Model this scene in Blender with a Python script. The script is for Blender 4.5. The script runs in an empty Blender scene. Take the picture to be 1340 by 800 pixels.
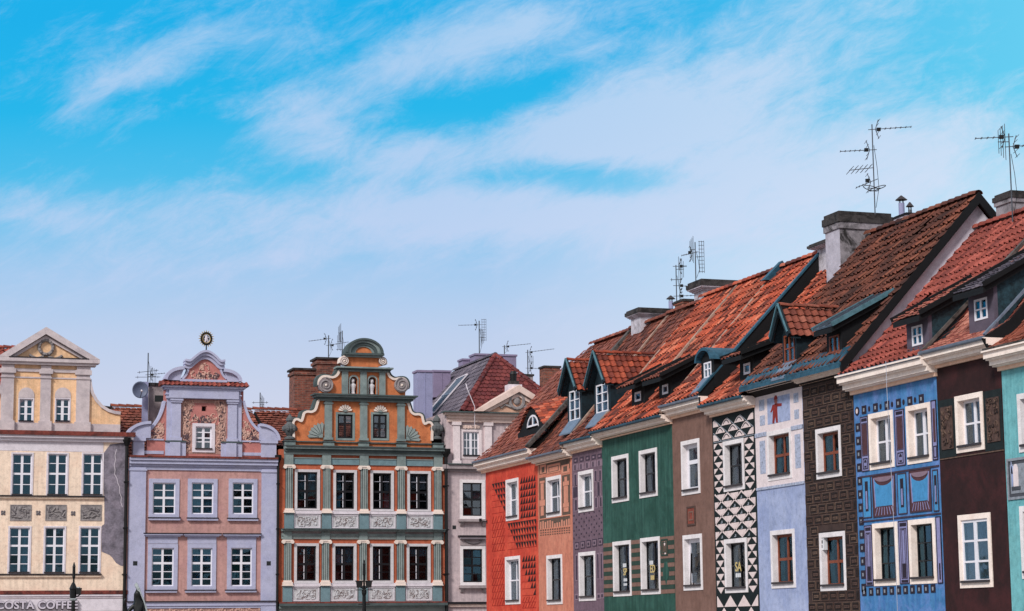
# Painted merchants' houses along a market square: camera, light, sky first; then ground, houses, small things
EXPOSURE = 0.10
SUN_E = 2.8
OVERCAST = (.58, .60, .66)
# cloud banks by direction: azimuth, elevation, length, width, tilt, weight
BANKS = [(-.205, .259, .022, .010, 36, .5), (-.165, .274, .04, .012, 26, .42), (-.120, .292, .040, .012, 20, .45), (-.103, .281, .014, .008, 35, .4),
         (-.060, .266, .075, .017, 30, .75), (-.108, .247, .030, .020, 10, .9), (-.062, .228, .05, .014, -4, .9), (.01, .290, .05, .013, 18, .6),
         (.085, .252, .105, .036, 17, 1.0), (.06, .262, .13, .04, 10, .22), (.03, .234, .05, .013, 14, .5), (.135, .214, .14, .03, 4, .8), (.20, .24, .06, .03, 6, .5),
         (-.228, .200, .035, .010, -16, .6), (-.150, .200, .10, .014, -3, .55), (-.02, .200, .06, .012, 2, .7), (-.19, .176, .10, .010, 2, .2),
         (-.08, .180, .14, .005, 9, .35), (.06, .190, .2, .02, 2, .5), (.032, .2135, .055, .0095, -4, -1.0), (-.012, .252, .05, .008, 16, -.7), (-.165, .232, .09, .014, 8, -.3)]
import bpy, bmesh, math, random
from mathutils import Vector, Matrix
from mathutils.geometry import tessellate_polygon
S = bpy.context.scene
C = S.collection
rnd = random.Random(7)
PI = math.pi
rad = math.radians
sin, cos = math.sin, math.cos

# ------------------------------------------------------------------ camera
FPX = 2782.3
YAW, PITCH, ROLL = rad(18.668), rad(8.655), rad(-.534)
CAM = Vector((0, 0, 2.6))
cf = Vector((sin(YAW)*cos(PITCH), cos(YAW)*cos(PITCH), sin(PITCH)))
cr0 = Vector((cos(YAW), -sin(YAW), 0))
cu0 = cr0.cross(cf)
cr = cos(ROLL)*cr0 + sin(ROLL)*cu0
cu = -sin(ROLL)*cr0 + cos(ROLL)*cu0
cd = bpy.data.cameras.new('camera')
cam = bpy.data.objects.new('camera', cd)
C.objects.link(cam)
m = Matrix((cr, cu, -cf)).transposed().to_4x4()
m.translation = CAM
cam.matrix_world = m
cd.sensor_fit = 'HORIZONTAL'
cd.sensor_width = 36
cd.lens = FPX/1340*36
cd.clip_start = .5
cd.clip_end = 3000
S.camera = cam
S.render.resolution_x, S.render.resolution_y = 1024, 611

# ------------------------------------------------------------------ light
SUN_EL, SUN_AZ = rad(37), rad(228)          # azimuth clockwise from +Y
S.view_settings.view_transform = 'Standard'
S.view_settings.look = 'None'
S.view_settings.exposure = EXPOSURE
S.view_settings.gamma = 1
sl = bpy.data.lights.new('sun', 'SUN')
sl.energy = SUN_E
sl.angle = rad(11)
sl.color = (1, .95, .9)
so = bpy.data.objects.new('sun', sl)
C.objects.link(so)
sd = Vector((sin(SUN_AZ)*cos(SUN_EL), cos(SUN_AZ)*cos(SUN_EL), sin(SUN_EL)))
so.rotation_euler = sd.to_track_quat('Z', 'Y').to_euler()

W = bpy.data.worlds.new('World')
S.world = W
W.use_nodes = True
nt = W.node_tree
nt.nodes.clear()

def nn(t, typ, **kw):
    n = t.nodes.new(typ)
    for k, v in kw.items():
        setattr(n, k, v)
    return n

def lin(r, g, b):
    f = lambda c: (c/255/12.92) if c/255 <= .04045 else ((c/255+.055)/1.055)**2.4
    return (f(r), f(g), f(b))

def mathn(t, op, a, b=None, c=None, clamp=False):
    n = t.nodes.new('ShaderNodeMath'); n.operation = op; n.use_clamp = clamp
    for i, v in enumerate((a, b, c)):
        if v is None: continue
        if isinstance(v, (int, float)): n.inputs[i].default_value = v
        else: t.links.new(v, n.inputs[i])
    return n.outputs[0]

def mixc(t, fac, a, b, blend='MIX'):
    n = t.nodes.new('ShaderNodeMix'); n.data_type = 'RGBA'; n.blend_type = blend; n.clamp_factor = True
    for i, v in ((0, fac), (6, a), (7, b)):
        if isinstance(v, (int, float)): n.inputs[i].default_value = v
        elif isinstance(v, (tuple, list)): n.inputs[i].default_value = (*v[:3], 1)
        else: t.links.new(v, n.inputs[i])
    return n.outputs[2]

def ramp(t, fac, stops, interp='LINEAR'):
    n = t.nodes.new('ShaderNodeValToRGB'); cr_ = n.color_ramp; cr_.interpolation = interp
    while len(cr_.elements) > 1: cr_.elements.remove(cr_.elements[0])
    cr_.elements[0].position = stops[0][0]
    cr_.elements[0].color = (*stops[0][1], 1)
    for p, c in stops[1:]:
        e = cr_.elements.new(p); e.color = (*c, 1)
    t.links.new(fac, n.inputs[0])
    return n.outputs[0]

def build_sky():
    t = nt
    out = nn(t, 'ShaderNodeOutputWorld'); bg = nn(t, 'ShaderNodeBackground')
    bg.inputs[1].default_value = .1
    t.links.new(bg.outputs[0], out.inputs[0])
    sky = nn(t, 'ShaderNodeTexSky', sky_type='NISHITA', sun_disc=False)
    sky.sun_elevation = SUN_EL; sky.sun_rotation = SUN_AZ
    tc = nn(t, 'ShaderNodeTexCoord')
    # the direction, turned so that the view's azimuth is the y axis: az and el in tangent units
    rot = nn(t, 'ShaderNodeVectorRotate', rotation_type='Z_AXIS'); rot.inputs['Angle'].default_value = YAW
    t.links.new(tc.outputs['Generated'], rot.inputs['Vector'])
    sp = nn(t, 'ShaderNodeSeparateXYZ'); t.links.new(rot.outputs[0], sp.inputs[0])
    y = mathn(t, 'MAXIMUM', mathn(t, 'ABSOLUTE', sp.outputs[1]), .15)
    az = mathn(t, 'DIVIDE', sp.outputs[0], y)
    el = mathn(t, 'DIVIDE', sp.outputs[2], y)
    K = 1/.1
    sc = lambda c, k=1.0: tuple(v*K*k for v in lin(*c))
    grad = ramp(t, mathn(t, 'DIVIDE', el, .36, clamp=True),
                [(0, sc((212, 208, 222))), (.28, sc((202, 207, 228))), (.39, sc((184, 202, 231))), (.47, sc((160, 197, 233))), (.53, sc((124, 192, 233))), (.60, sc((70, 185, 231))),
                 (.69, sc((20, 178, 230))), (.82, sc((4, 172, 230))), (1, sc((8, 174, 230)))])
    base = mixc(t, .06, grad, sky.outputs[0])
    base = mixc(t, mathn(t, 'MULTIPLY', mathn(t, 'MULTIPLY_ADD', az, 4.5, -.2, clamp=True), .6), base, sc((126, 216, 238)))
    # pale veil low down and to the right
    rt = mathn(t, 'MULTIPLY', mathn(t, 'MULTIPLY_ADD', az, 4.2, .05, clamp=True),
               mathn(t, 'SUBTRACT', 1, mathn(t, 'MULTIPLY', mathn(t, 'SUBTRACT', el, .17), 13, clamp=True), clamp=True), clamp=True)
    base = mixc(t, mathn(t, 'MULTIPLY', rt, .85), base, sc((222, 230, 243)))
    cmb = nn(t, 'ShaderNodeCombineXYZ'); t.links.new(az, cmb.inputs[0]); t.links.new(el, cmb.inputs[1])
    def noise(scale, detail, rotz, loc, sx, sy, dist=0.0, rough=.55):
        mp = nn(t, 'ShaderNodeMapping'); mp.vector_type = 'TEXTURE'
        mp.inputs['Rotation'].default_value = (0, 0, rotz); mp.inputs['Location'].default_value = (*loc, 0)
        mp.inputs['Scale'].default_value = (sx, sy, 1)
        t.links.new(cmb.outputs[0], mp.inputs[0])
        n = nn(t, 'ShaderNodeTexNoise'); n.inputs['Scale'].default_value = scale; n.inputs['Detail'].default_value = detail
        n.inputs['Distortion'].default_value = dist; n.inputs['Roughness'].default_value = rough
        t.links.new(mp.outputs[0], n.inputs['Vector'])
        return n.outputs[0]
    streak = noise(15, 12, rad(22), (0, 0), 1.9, .7, .5, .68)
    fine = noise(52, 12, rad(27), (.3, .1), 1.7, .75, .5, .74)
    soft = noise(7, 5, rad(8), (.9, .4), 1.7, .9, .3, .5)
    # where the cloud banks stand (direction space): az, el, length, width, tilt, weight
    banks = BANKS
    tot = None
    for (a, e, L, w, tl, wt) in banks:
        da = mathn(t, 'SUBTRACT', az, a); de = mathn(t, 'SUBTRACT', el, e)
        c_, s_ = cos(rad(tl)), sin(rad(tl))
        u = mathn(t, 'MULTIPLY', mathn(t, 'ADD', mathn(t, 'MULTIPLY', da, c_), mathn(t, 'MULTIPLY', de, s_)), 1/L)
        v = mathn(t, 'MULTIPLY', mathn(t, 'SUBTRACT', mathn(t, 'MULTIPLY', de, c_), mathn(t, 'MULTIPLY', da, s_)), 1/w)
        r2 = mathn(t, 'ADD', mathn(t, 'MULTIPLY', u, u), mathn(t, 'MULTIPLY', v, v))
        g = mathn(t, 'MULTIPLY', mathn(t, 'EXPONENT', mathn(t, 'MULTIPLY', r2, -1)), wt)
        tot = g if tot is None else mathn(t, 'ADD', tot, g)
    nz = mathn(t, 'ADD', mathn(t, 'MULTIPLY', streak, 1.0), mathn(t, 'ADD', mathn(t, 'MULTIPLY', fine, .85), mathn(t, 'MULTIPLY', soft, .7)))
    den = mathn(t, 'ADD', mathn(t, 'MULTIPLY', mathn(t, 'SUBTRACT', nz, 1.275), 2.2), mathn(t, 'SUBTRACT', tot, .34))
    cm = nn(t, 'ShaderNodeMapRange'); cm.interpolation_type = 'SMOOTHSTEP'
    cm.inputs[1].default_value = -.4; cm.inputs[2].default_value = 1.05; cm.inputs[3].default_value = 0; cm.inputs[4].default_value = .80
    t.links.new(den, cm.inputs[0])
    ccol = ramp(t, mathn(t, 'DIVIDE', el, .30, clamp=True), [(0, sc((206, 208, 230))), (.45, sc((196, 206, 234))), (.7, sc((190, 206, 236))), (1, sc((178, 206, 236)))])
    ccol = mixc(t, mathn(t, 'MULTIPLY_ADD', az, 3.2, .12, clamp=True), ccol, sc((214, 222, 240)))
    col = mixc(t, cm.outputs[0], base, ccol)
    # the sky overhead and behind is an even white overcast
    up = mathn(t, 'MULTIPLY', mathn(t, 'SUBTRACT', sp.outputs[2], .38), 4, clamp=True)
    bk = mathn(t, 'MULTIPLY', mathn(t, 'SUBTRACT', .55, sp.outputs[1]), 3, clamp=True)
    col = mixc(t, mathn(t, 'MAXIMUM', up, bk), col, tuple(K*v for v in OVERCAST))
    t.links.new(col, bg.inputs[0])
build_sky()

# ------------------------------------------------------------------ materials
MAT = {}
def mat(name, col, rough=.85, var=.18, scale=2.2, bump=.25, streak=0.0, stain=None, stain_amt=.5, stain_scale=.9, metal=0.0, spec=.3, grain=55, lo=None, grit=None):
    if grit is None: grit = .58 if name.endswith('_wall') else (.3 if bump >= .1 else 0)
    if name.endswith('_wall'): streak = max(streak, .22)*1.45
    m_ = bpy.data.materials.new(name); m_.use_nodes = True
    t = m_.node_tree; b = t.nodes['Principled BSDF']
    tc = nn(t, 'ShaderNodeTexCoord'); oc = tc.outputs['Object']
    n1 = nn(t, 'ShaderNodeTexNoise'); n1.inputs['Scale'].default_value = scale; n1.inputs['Detail'].default_value = 9; n1.inputs['Roughness'].default_value = .68
    t.links.new(oc, n1.inputs['Vector'])
    a = tuple(max(0, c*(1-var*1.5)) for c in col); bb = tuple(min(1, c*(1+var)) for c in col)
    c1 = ramp(t, n1.outputs[0], [(.3, a), (.5, col), (.7, bb)])
    n3 = nn(t, 'ShaderNodeTexNoise'); n3.inputs['Scale'].default_value = grain; n3.inputs['Detail'].default_value = 4
    t.links.new(oc, n3.inputs['Vector'])
    if streak:
        mp = nn(t, 'ShaderNodeMapping'); mp.inputs['Scale'].default_value = (5, 5, .35); t.links.new(oc, mp.inputs[0])
        n2 = nn(t, 'ShaderNodeTexNoise'); n2.inputs['Scale'].default_value = 1.3; n2.inputs['Detail'].default_value = 7; t.links.new(mp.outputs[0], n2.inputs['Vector'])
        f = ramp(t, n2.outputs[0], [(.42, (0, 0, 0)), (.68, (1, 1, 1))])
        c1 = mixc(t, mathn(t, 'MULTIPLY', f, streak), c1, tuple(c*.45 for c in col) if lo is None else lo)
    if stain is not None:
        n4 = nn(t, 'ShaderNodeTexNoise'); n4.inputs['Scale'].default_value = stain_scale; n4.inputs['Detail'].default_value = 10; n4.inputs['Roughness'].default_value = .7
        n4.inputs['Distortion'].default_value = .6
        t.links.new(oc, n4.inputs['Vector'])
        f = ramp(t, n4.outputs[0], [(.47, (0, 0, 0)), (.62, (1, 1, 1))])
        c1 = mixc(t, mathn(t, 'MULTIPLY', f, stain_amt), c1, stain)
    c1 = mixc(t, .28, c1, ramp(t, n3.outputs[0], [(.35, (.5, .5, .5)), (.65, (1.25, 1.25, 1.25))]), 'MULTIPLY')
    if grit:
        n5 = nn(t, 'ShaderNodeTexNoise'); n5.inputs['Scale'].default_value = 5.5; n5.inputs['Detail'].default_value = 10; n5.inputs['Roughness'].default_value = .78
        t.links.new(oc, n5.inputs['Vector'])
        c1 = mixc(t, grit, c1, ramp(t, n5.outputs[0], [(.3, (.4, .39, .4)), (.48, (.95, .95, .95)), (.7, (1.3, 1.28, 1.26))]), 'MULTIPLY')
    t.links.new(c1, b.inputs['Base Color'])
    b.inputs['Roughness'].default_value = rough; b.inputs['Metallic'].default_value = metal
    b.inputs['Specular IOR Level'].default_value = spec
    if bump:
        bp = nn(t, 'ShaderNodeBump'); bp.inputs['Strength'].default_value = bump; bp.inputs['Distance'].default_value = .02
        hh = mathn(t, 'ADD', mathn(t, 'MULTIPLY', n3.outputs[0], .5), n1.outputs[0])
        t.links.new(hh, bp.inputs['Height']); t.links.new(bp.outputs[0], b.inputs['Normal'])
    MAT[name] = m_
    return m_

def tile_mat(name, cols, dirt=(.03, .025, .022), dirt_amt=.6, dirt_scale=.7, rough=.75):
    m_ = bpy.data.materials.new(name); m_.use_nodes = True
    t = m_.node_tree; b = t.nodes['Principled BSDF']
    uv = nn(t, 'ShaderNodeUVMap'); sp = nn(t, 'ShaderNodeSeparateXYZ'); t.links.new(uv.outputs[0], sp.inputs[0])
    n = len(cols)
    c = ramp(t, sp.outputs[0], [((i+.5)/n, lin(*cc)) for i, cc in enumerate(cols)])
    tc = nn(t, 'ShaderNodeTexCoord')
    n1 = nn(t, 'ShaderNodeTexNoise'); n1.inputs['Scale'].default_value = dirt_scale; n1.inputs['Detail'].default_value = 10; n1.inputs['Roughness'].default_value = .72
    t.links.new(tc.outputs['Object'], n1.inputs['Vector'])
    f = ramp(t, n1.outputs[0], [(.45, (0, 0, 0)), (.68, (1, 1, 1))])
    c = mixc(t, mathn(t, 'MULTIPLY', f, dirt_amt), c, dirt)
    n2 = nn(t, 'ShaderNodeTexNoise'); n2.inputs['Scale'].default_value = 16; n2.inputs['Detail'].default_value = 6
    t.links.new(tc.outputs['Object'], n2.inputs['Vector'])
    c = mixc(t, .45, c, ramp(t, n2.outputs[0], [(.32, (.45, .43, .42)), (.62, (1.3, 1.3, 1.3))]), 'MULTIPLY')
    t.links.new(c, b.inputs['Base Color'])
    b.inputs['Roughness'].default_value = rough; b.inputs['Specular IOR Level'].default_value = .25
    MAT[name] = m_

def brick_mat(name, c1, c2, mortar):
    m_ = bpy.data.materials.new(name); m_.use_nodes = True
    t = m_.node_tree; b = t.nodes['Principled BSDF']
    tc = nn(t, 'ShaderNodeTexCoord'); sp = nn(t, 'ShaderNodeSeparateXYZ'); t.links.new(tc.outputs['Object'], sp.inputs[0])
    cb = nn(t, 'ShaderNodeCombineXYZ')
    t.links.new(mathn(t, 'ADD', sp.outputs[0], sp.outputs[1]), cb.inputs[0]); t.links.new(sp.outputs[2], cb.inputs[1])
    br = nn(t, 'ShaderNodeTexBrick'); t.links.new(cb.outputs[0], br.inputs['Vector'])
    br.inputs['Color1'].default_value = (*c1, 1); br.inputs['Color2'].default_value = (*c2, 1); br.inputs['Mortar'].default_value = (*mortar, 1)
    br.inputs['Scale'].default_value = 1; br.inputs['Brick Width'].default_value = .27; br.inputs['Row Height'].default_value = .09
    br.inputs['Mortar Size'].default_value = .012
    n2 = nn(t, 'ShaderNodeTexNoise'); n2.inputs['Scale'].default_value = 4; n2.inputs['Detail'].default_value = 8; t.links.new(tc.outputs['Object'], n2.inputs['Vector'])
    c = mixc(t, .7, br.outputs[0], ramp(t, n2.outputs[0], [(.3, (.35, .33, .33)), (.65, (1.3, 1.25, 1.2))]), 'MULTIPLY')
    t.links.new(c, b.inputs['Base Color']); b.inputs['Roughness'].default_value = .9
    MAT[name] = m_

def glass_mat(name, tint, gl=.1, refl=(.5, .72, .82)):
    m_ = bpy.data.materials.new(name); m_.use_nodes = True
    t = m_.node_tree; t.nodes.clear()
    out = nn(t, 'ShaderNodeOutputMaterial'); mx = nn(t, 'ShaderNodeMixShader')
    tr = nn(t, 'ShaderNodeBsdfTransparent'); tr.inputs[0].default_value = (*tint, 1)
    g = nn(t, 'ShaderNodeBsdfGlossy'); g.inputs[0].default_value = (*refl, 1); g.inputs['Roughness'].default_value = .04
    fr = nn(t, 'ShaderNodeFresnel'); fr.inputs[0].default_value = 1.5
    tc = nn(t, 'ShaderNodeTexCoord'); nz = nn(t, 'ShaderNodeTexNoise'); nz.inputs['Scale'].default_value = 1.7
    t.links.new(tc.outputs['Object'], nz.inputs['Vector'])
    bp = nn(t, 'ShaderNodeBump'); bp.inputs['Strength'].default_value = .12; bp.inputs['Distance'].default_value = .05
    t.links.new(nz.outputs[0], bp.inputs['Height']); t.links.new(bp.outputs[0], g.inputs['Normal'])
    t.links.new(mathn(t, 'MULTIPLY_ADD', fr.outputs[0], .8, gl, clamp=True), mx.inputs[0])
    t.links.new(tr.outputs[0], mx.inputs[1]); t.links.new(g.outputs[0], mx.inputs[2]); t.links.new(mx.outputs[0], out.inputs[0])
    MAT[name] = m_

# ------------------------------------------------------------------ mesh builder
SPLIT = {'pilasters': 'pilaster', 'pilaster_shafts': 'pilaster_shaft', 'capitals': 'capital', 'pedestals': 'pedestal', 'relief_panels': 'relief_panel', 'window_ledge': 'window_ledge', 'window_hood': 'window_hood',
         'string_course': 'string_course', 'coping': 'coping', 'scroll_block': 'scroll_block', 'rosette': 'rosette', 'shell_ornament': 'shell_ornament', 'frieze': 'frieze', 'ledge': 'ledge', 'crown': 'crown', 'entablature': 'entablature', 'cornice': 'cornice', 'bargeboard': 'bargeboard', 'pediment': 'pediment', 'fascia': 'fascia', 'stucco_relief_': 'stucco'}
SPLIT['window_ledge'] = 'window_sill'; SPLIT['rosette'] = 'rosette'
class MB:
    def __init__(s):
        s.v = []; s.f = []; s.m = []; s.u = []; s.items = []
    def add(s, vs, fs, m_, uv=None):
        o = len(s.v); s.v.extend(vs); s.items.append((o, o+len(vs), len(s.f), len(s.f)+len(fs)))
        for f in fs:
            s.f.append(tuple(i+o for i in f)); s.m.append(m_); s.u.append(uv or (.5, .5))
    def box(s, x0, x1, y0, y1, z0, z1, m_):
        if x1 < x0: x0, x1 = x1, x0
        if z1 < z0: z0, z1 = z1, z0
        s.add([(x0, y0, z0), (x1, y0, z0), (x1, y1, z0), (x0, y1, z0), (x0, y0, z1), (x1, y0, z1), (x1, y1, z1), (x0, y1, z1)],
              [(0, 1, 5, 4), (1, 2, 6, 5), (2, 3, 7, 6), (3, 0, 4, 7), (4, 5, 6, 7), (3, 2, 1, 0)], m_)
    def prism(s, poly, y0, y1, m_, holes=(), axis='y', side_m=None):
        """polygon in (x,z) with holes, between y0 (front) and y1; axis 'x': polygon in (y,z) between x0 and x1"""
        loops = [[Vector((p[0], p[1], 0)) for p in poly]] + [[Vector((p[0], p[1], 0)) for p in h] for h in holes]
        tri = tessellate_polygon(loops)
        flat = [p for l in loops for p in l]; n = len(flat)
        P = (lambda p, d: (p[0], d, p[1])) if axis == 'y' else (lambda p, d: (d, p[0], p[1]))
        vs = [P(p, y0) for p in flat] + [P(p, y1) for p in flat]
        s.add(vs, [tuple(t_) for t_ in tri] + [tuple(n+i for i in reversed(t_)) for t_ in tri], m_)
        o = 0; sf = []
        for l in loops:
            k = len(l)
            for i in range(k):
                j = (i+1) % k
                sf.append((o+i, o+j, n+o+j, n+o+i))
            o += k
        s.add(vs, sf, side_m or m_)
    def ring(s, x0, x1, z0, z1, b, y0, y1, m_):
        s.prism(rc(x0, x1, z0, z1), y0, y1, m_, [rc(x0+b, x1-b, z0+b, z1-b)])
    def tube(s, path, r, m_, n=6, closed=False, r1=None):
        pts = [Vector(p) for p in path]; k = len(pts)
        vs = []; prev = None
        for i, p in enumerate(pts):
            if closed: d = pts[(i+1) % k]-pts[i-1]
            else: d = pts[min(i+1, k-1)]-pts[max(i-1, 0)]
            d = d.normalized() if d.length > 1e-9 else Vector((0, 0, 1))
            a = prev if prev is not None else (Vector((0, 0, 1)) if abs(d.z) < .9 else Vector((1, 0, 0)))
            a = (a - d*a.dot(d)); a = a.normalized() if a.length > 1e-6 else d.orthogonal().normalized()
            prev = a; b = d.cross(a)
            rr = r if r1 is None else r + (r1-r)*i/max(1, k-1)
            for j in range(n):
                q = p + (a*cos(2*PI*j/n) + b*sin(2*PI*j/n))*rr
                vs.append(tuple(q))
        fs = []
        for i in range(k if closed else k-1):
            for j in range(n):
                a0 = i*n+j; a1 = i*n+(j+1) % n; b0 = ((i+1) % k)*n+j; b1 = ((i+1) % k)*n+(j+1) % n
                fs.append((a0, a1, b1, b0))
        if not closed: fs += [tuple(range(n-1, -1, -1)), tuple((k-1)*n+j for j in range(n))]
        s.add(vs, fs, m_)
    def lathe(s, prof, c, m_, n=14, sy=1.0):
        vs = []; k = len(prof)
        for (r, z) in prof:
            for j in range(n):
                vs.append((c[0]+r*cos(2*PI*j/n), c[1]+sy*r*sin(2*PI*j/n), c[2]+z))
        fs = [(i*n+j, i*n+(j+1) % n, (i+1)*n+(j+1) % n, (i+1)*n+j) for i in range(k-1) for j in range(n)]
        fs += [tuple(range(n-1, -1, -1)), tuple((k-1)*n+j for j in range(n))]
        s.add(vs, fs, m_)
    def blob(s, c, r, m_, n=8, k=5):
        prof = [(r[0]*max(.02, sin(PI*i/k)), -r[2]*cos(PI*i/k)) for i in range(k+1)]
        s.lathe(prof, c, m_, n, r[1]/r[0])
    def build_split(s, name, parent):
        """each group of touching shapes becomes a part of its own"""
        n = len(s.items); B = []
        for (v0, v1, f0, f1) in s.items:
            vs = s.v[v0:v1]
            B.append([(min(v[k] for v in vs)-.004, max(v[k] for v in vs)+.004) for k in range(3)])
        par = list(range(n))
        def root(i):
            while par[i] != i: i = par[i]
            return i
        for i in range(n):
            for j in range(i):
                if all(B[i][k][0] < B[j][k][1] and B[j][k][0] < B[i][k][1] for k in range(3)): par[root(i)] = root(j)
        groups = {}
        for i in range(n): groups.setdefault(root(i), []).append(i)
        last = None
        for g in groups.values():
            q = MB()
            for i in g:
                v0, v1, f0, f1 = s.items[i]
                for k in range(f0, f1): pass
                q.items.append((len(q.v), len(q.v)+v1-v0, len(q.f), len(q.f)+f1-f0)); o = len(q.v)-v0
                q.v.extend(s.v[v0:v1]); q.f.extend(tuple(x+o for x in f) for f in s.f[f0:f1]); q.m.extend(s.m[f0:f1]); q.u.extend(s.u[f0:f1])
            last = q.build(name, parent, split=False)
        return last
    def build(s, name, parent=None, smooth=False, loc=None, rotz=0, split=True):
        if name in SPLIT and split: return s.build_split(SPLIT[name], parent)
        me = bpy.data.meshes.new(name)
        names = []
        for x in s.m:
            if x not in names: names.append(x)
        me.from_pydata(s.v, [], s.f)
        for x in names: me.materials.append(MAT[x])
        idx = {x: i for i, x in enumerate(names)}
        me.polygons.foreach_set('material_index', [idx[x] for x in s.m])
        uvl = me.uv_layers.new(name='UVMap')
        buf = []
        for f, u in zip(s.f, s.u): buf += list(u)*len(f)
        uvl.data.foreach_set('uv', buf)
        bm = bmesh.new(); bm.from_mesh(me)
        bmesh.ops.remove_doubles(bm, verts=bm.verts, dist=1e-5) if len(s.v) < 4000 else None
        bmesh.ops.recalc_face_normals(bm, faces=bm.faces)
        bm.to_mesh(me); bm.free()
        if smooth: me.polygons.foreach_set('use_smooth', [True]*len(me.polygons))
        me.update()
        o = bpy.data.objects.new(name, me); C.objects.link(o)
        if parent: o.parent = parent
        if loc: o.location = loc; o.rotation_euler = (0, 0, rotz)
        return o

def rc(x0, x1, z0, z1): return [(x0, z0), (x1, z0), (x1, z1), (x0, z1)]
def arc(cx, cz, rx, rz, a0, a1, n=12):
    return [(cx+rx*cos(rad(a0+(a1-a0)*i/n)), cz+rz*sin(rad(a0+(a1-a0)*i/n))) for i in range(n+1)]
def smoothline(pts, n=4):
    """Catmull-Rom through 2D points"""
    out = []
    for i in range(len(pts)-1):
        p0 = pts[max(i-1, 0)]; p1 = pts[i]; p2 = pts[i+1]; p3 = pts[min(i+2, len(pts)-1)]
        for k in range(n):
            t = k/n
            out.append(tuple(.5*((2*p1[j])+(-p0[j]+p2[j])*t+(2*p0[j]-5*p1[j]+4*p2[j]-p3[j])*t*t+(-p0[j]+3*p1[j]-3*p2[j]+p3[j])*t**3) for j in (0, 1)))
    out.append(tuple(pts[-1]))
    return out

def tag(o, label, cat, group=None, kind=None):
    if label: o['label'] = label
    if cat: o['category'] = cat
    if group: o['group'] = group
    if kind: o['kind'] = kind
    return o
def thing(name, label, cat, loc=(0, 0, 0), rotz=0, group=None):
    o = bpy.data.objects.new(name, None); C.objects.link(o); o.empty_display_size = .5
    o.location = loc; o.rotation_euler = (0, 0, rotz)
    return tag(o, label, cat, group)

# ------------------------------------------------------------------ where a picture point meets a plane of the place
def ray(px, py): return cf + cr*((px-670)/FPX) - cu*((py-400)/FPX)
def atX(px, py, x):
    d = ray(px, py); return CAM + d*(x/d.x)
def atY(px, py, y):
    d = ray(px, py); return CAM + d*(y/d.y)
ROWX, FARY = 27.0, 98.0

class House:
    """side 'row': facade on the plane X=27 looking at -X.  side 'far': facade on Y=98 looking at -Y.
    Local frame: x to the right along the facade, y into the building, z up."""
    def __init__(s, side, name, label, u0, u1, group):
        s.side = side; s.u0 = u0
        if side == 'row':
            s.e = thing(name, label, 'house', (ROWX, u0, 0), -PI/2, group); s.w = u0-u1
        else:
            s.e = thing(name, label, 'house', (u0, FARY, 0), 0, group); s.w = u1-u0
        s.holes = []
    def p(s, px, py, off=0.0):
        if s.side == 'row':
            w = atX(px, py, ROWX+off); return (s.u0-w.y, w.z)
        w = atY(px, py, FARY+off); return (w.x-s.u0, w.z)
    def P(s, pts, off=0.0): return [s.p(a, b, off) for a, b in pts]
    def rect(s, xl, xr, yt, yb, off=0.0):
        ym = (yt+yb)/2
        return s.p(xl, ym, off)[0], s.p(xr, ym, off)[0], s.p(xl, yb, off)[1], s.p(xl, yt, off)[1]
    def side_pt(s, px, py, x):
        """the point of a picture ray on the cross wall at local x -> (local y, z)   (row only)"""
        w = atY(px, py, s.u0-x); return w.x-ROWX, w.z
    def world(s, x, y, z):
        return (ROWX+y, s.u0-x, z) if s.side == 'row' else (s.u0+x, FARY+y, z)
# ------------------------------------------------------------------ material list
mat('white_plaster', lin(234, 228, 230), var=.07, bump=.12, scale=4, stain=lin(170, 160, 160), stain_amt=.25)
mat('reveal_plaster', lin(205, 200, 205), var=.08, bump=.1, scale=3)
mat('cream_trim', lin(252, 236, 226), var=.06, bump=.1, scale=2, stain=lin(226, 190, 172), stain_amt=.3)
mat('peach_trim', lin(244, 204, 180), var=.1, bump=.12)
mat('white_paint', lin(232, 230, 238), var=.03, bump=0, rough=.5)
mat('grey_paint', lin(180, 182, 196), var=.05, bump=0, rough=.5)
mat('dark_paint', lin(22, 22, 26), var=.1, bump=0, rough=.45)
mat('brown_wood', lin(128, 66, 44), var=.25, bump=.1, rough=.55, scale=6)
mat('sill_metal', lin(58, 52, 54), var=.15, bump=0, rough=.5)
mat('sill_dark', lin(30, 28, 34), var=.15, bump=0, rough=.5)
mat('curtain', lin(214, 210, 214), var=.06, bump=0)
mat('black_iron', (.006, .0065, .007), var=.3, bump=0, rough=.4)
mat('steel', lin(96, 98, 104), var=.15, bump=0, rough=.4, metal=.6)
mat('zinc', lin(120, 132, 150), var=.2, bump=.05, rough=.5, metal=.3, scale=5)
mat('teal_metal', lin(46, 86, 106), var=.35, bump=.1, rough=.5, scale=5, stain=lin(30, 62, 80), stain_amt=.6)
mat('teal_wood', lin(18, 36, 45), var=.35, bump=.2, rough=.7, scale=5, stain=lin(16, 20, 24), stain_amt=.8)
mat('teal_edge', lin(80, 118, 130), var=.25, bump=.05, rough=.6, scale=5)
mat('slate', lin(36, 62, 72), var=.5, bump=.4, rough=.7, scale=7, stain=lin(18, 24, 28), stain_amt=.8)
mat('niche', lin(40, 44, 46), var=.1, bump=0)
mat('dark_timber', lin(15, 17, 21), var=.3, bump=.2, rough=.8)
mat('underlay', lin(30, 22, 20), var=.2, bump=0)
mat('mortar', lin(170, 140, 125), var=.25, bump=.3, scale=6, stain=lin(70, 60, 58), stain_amt=.6)
mat('mossy_mortar', lin(92, 86, 84), var=.3, bump=.4, scale=7, stain=lin(34, 32, 30), stain_amt=.8, stain_scale=3)
mat('gable_render', lin(226, 222, 234), var=.08, bump=.15, scale=2, stain=lin(160, 150, 165), stain_amt=.4)
mat('chimney_render', lin(150, 144, 150), var=.3, bump=.3, scale=3, stain=lin(44, 42, 42), stain_amt=1.0, stain_scale=1.5)
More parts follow.
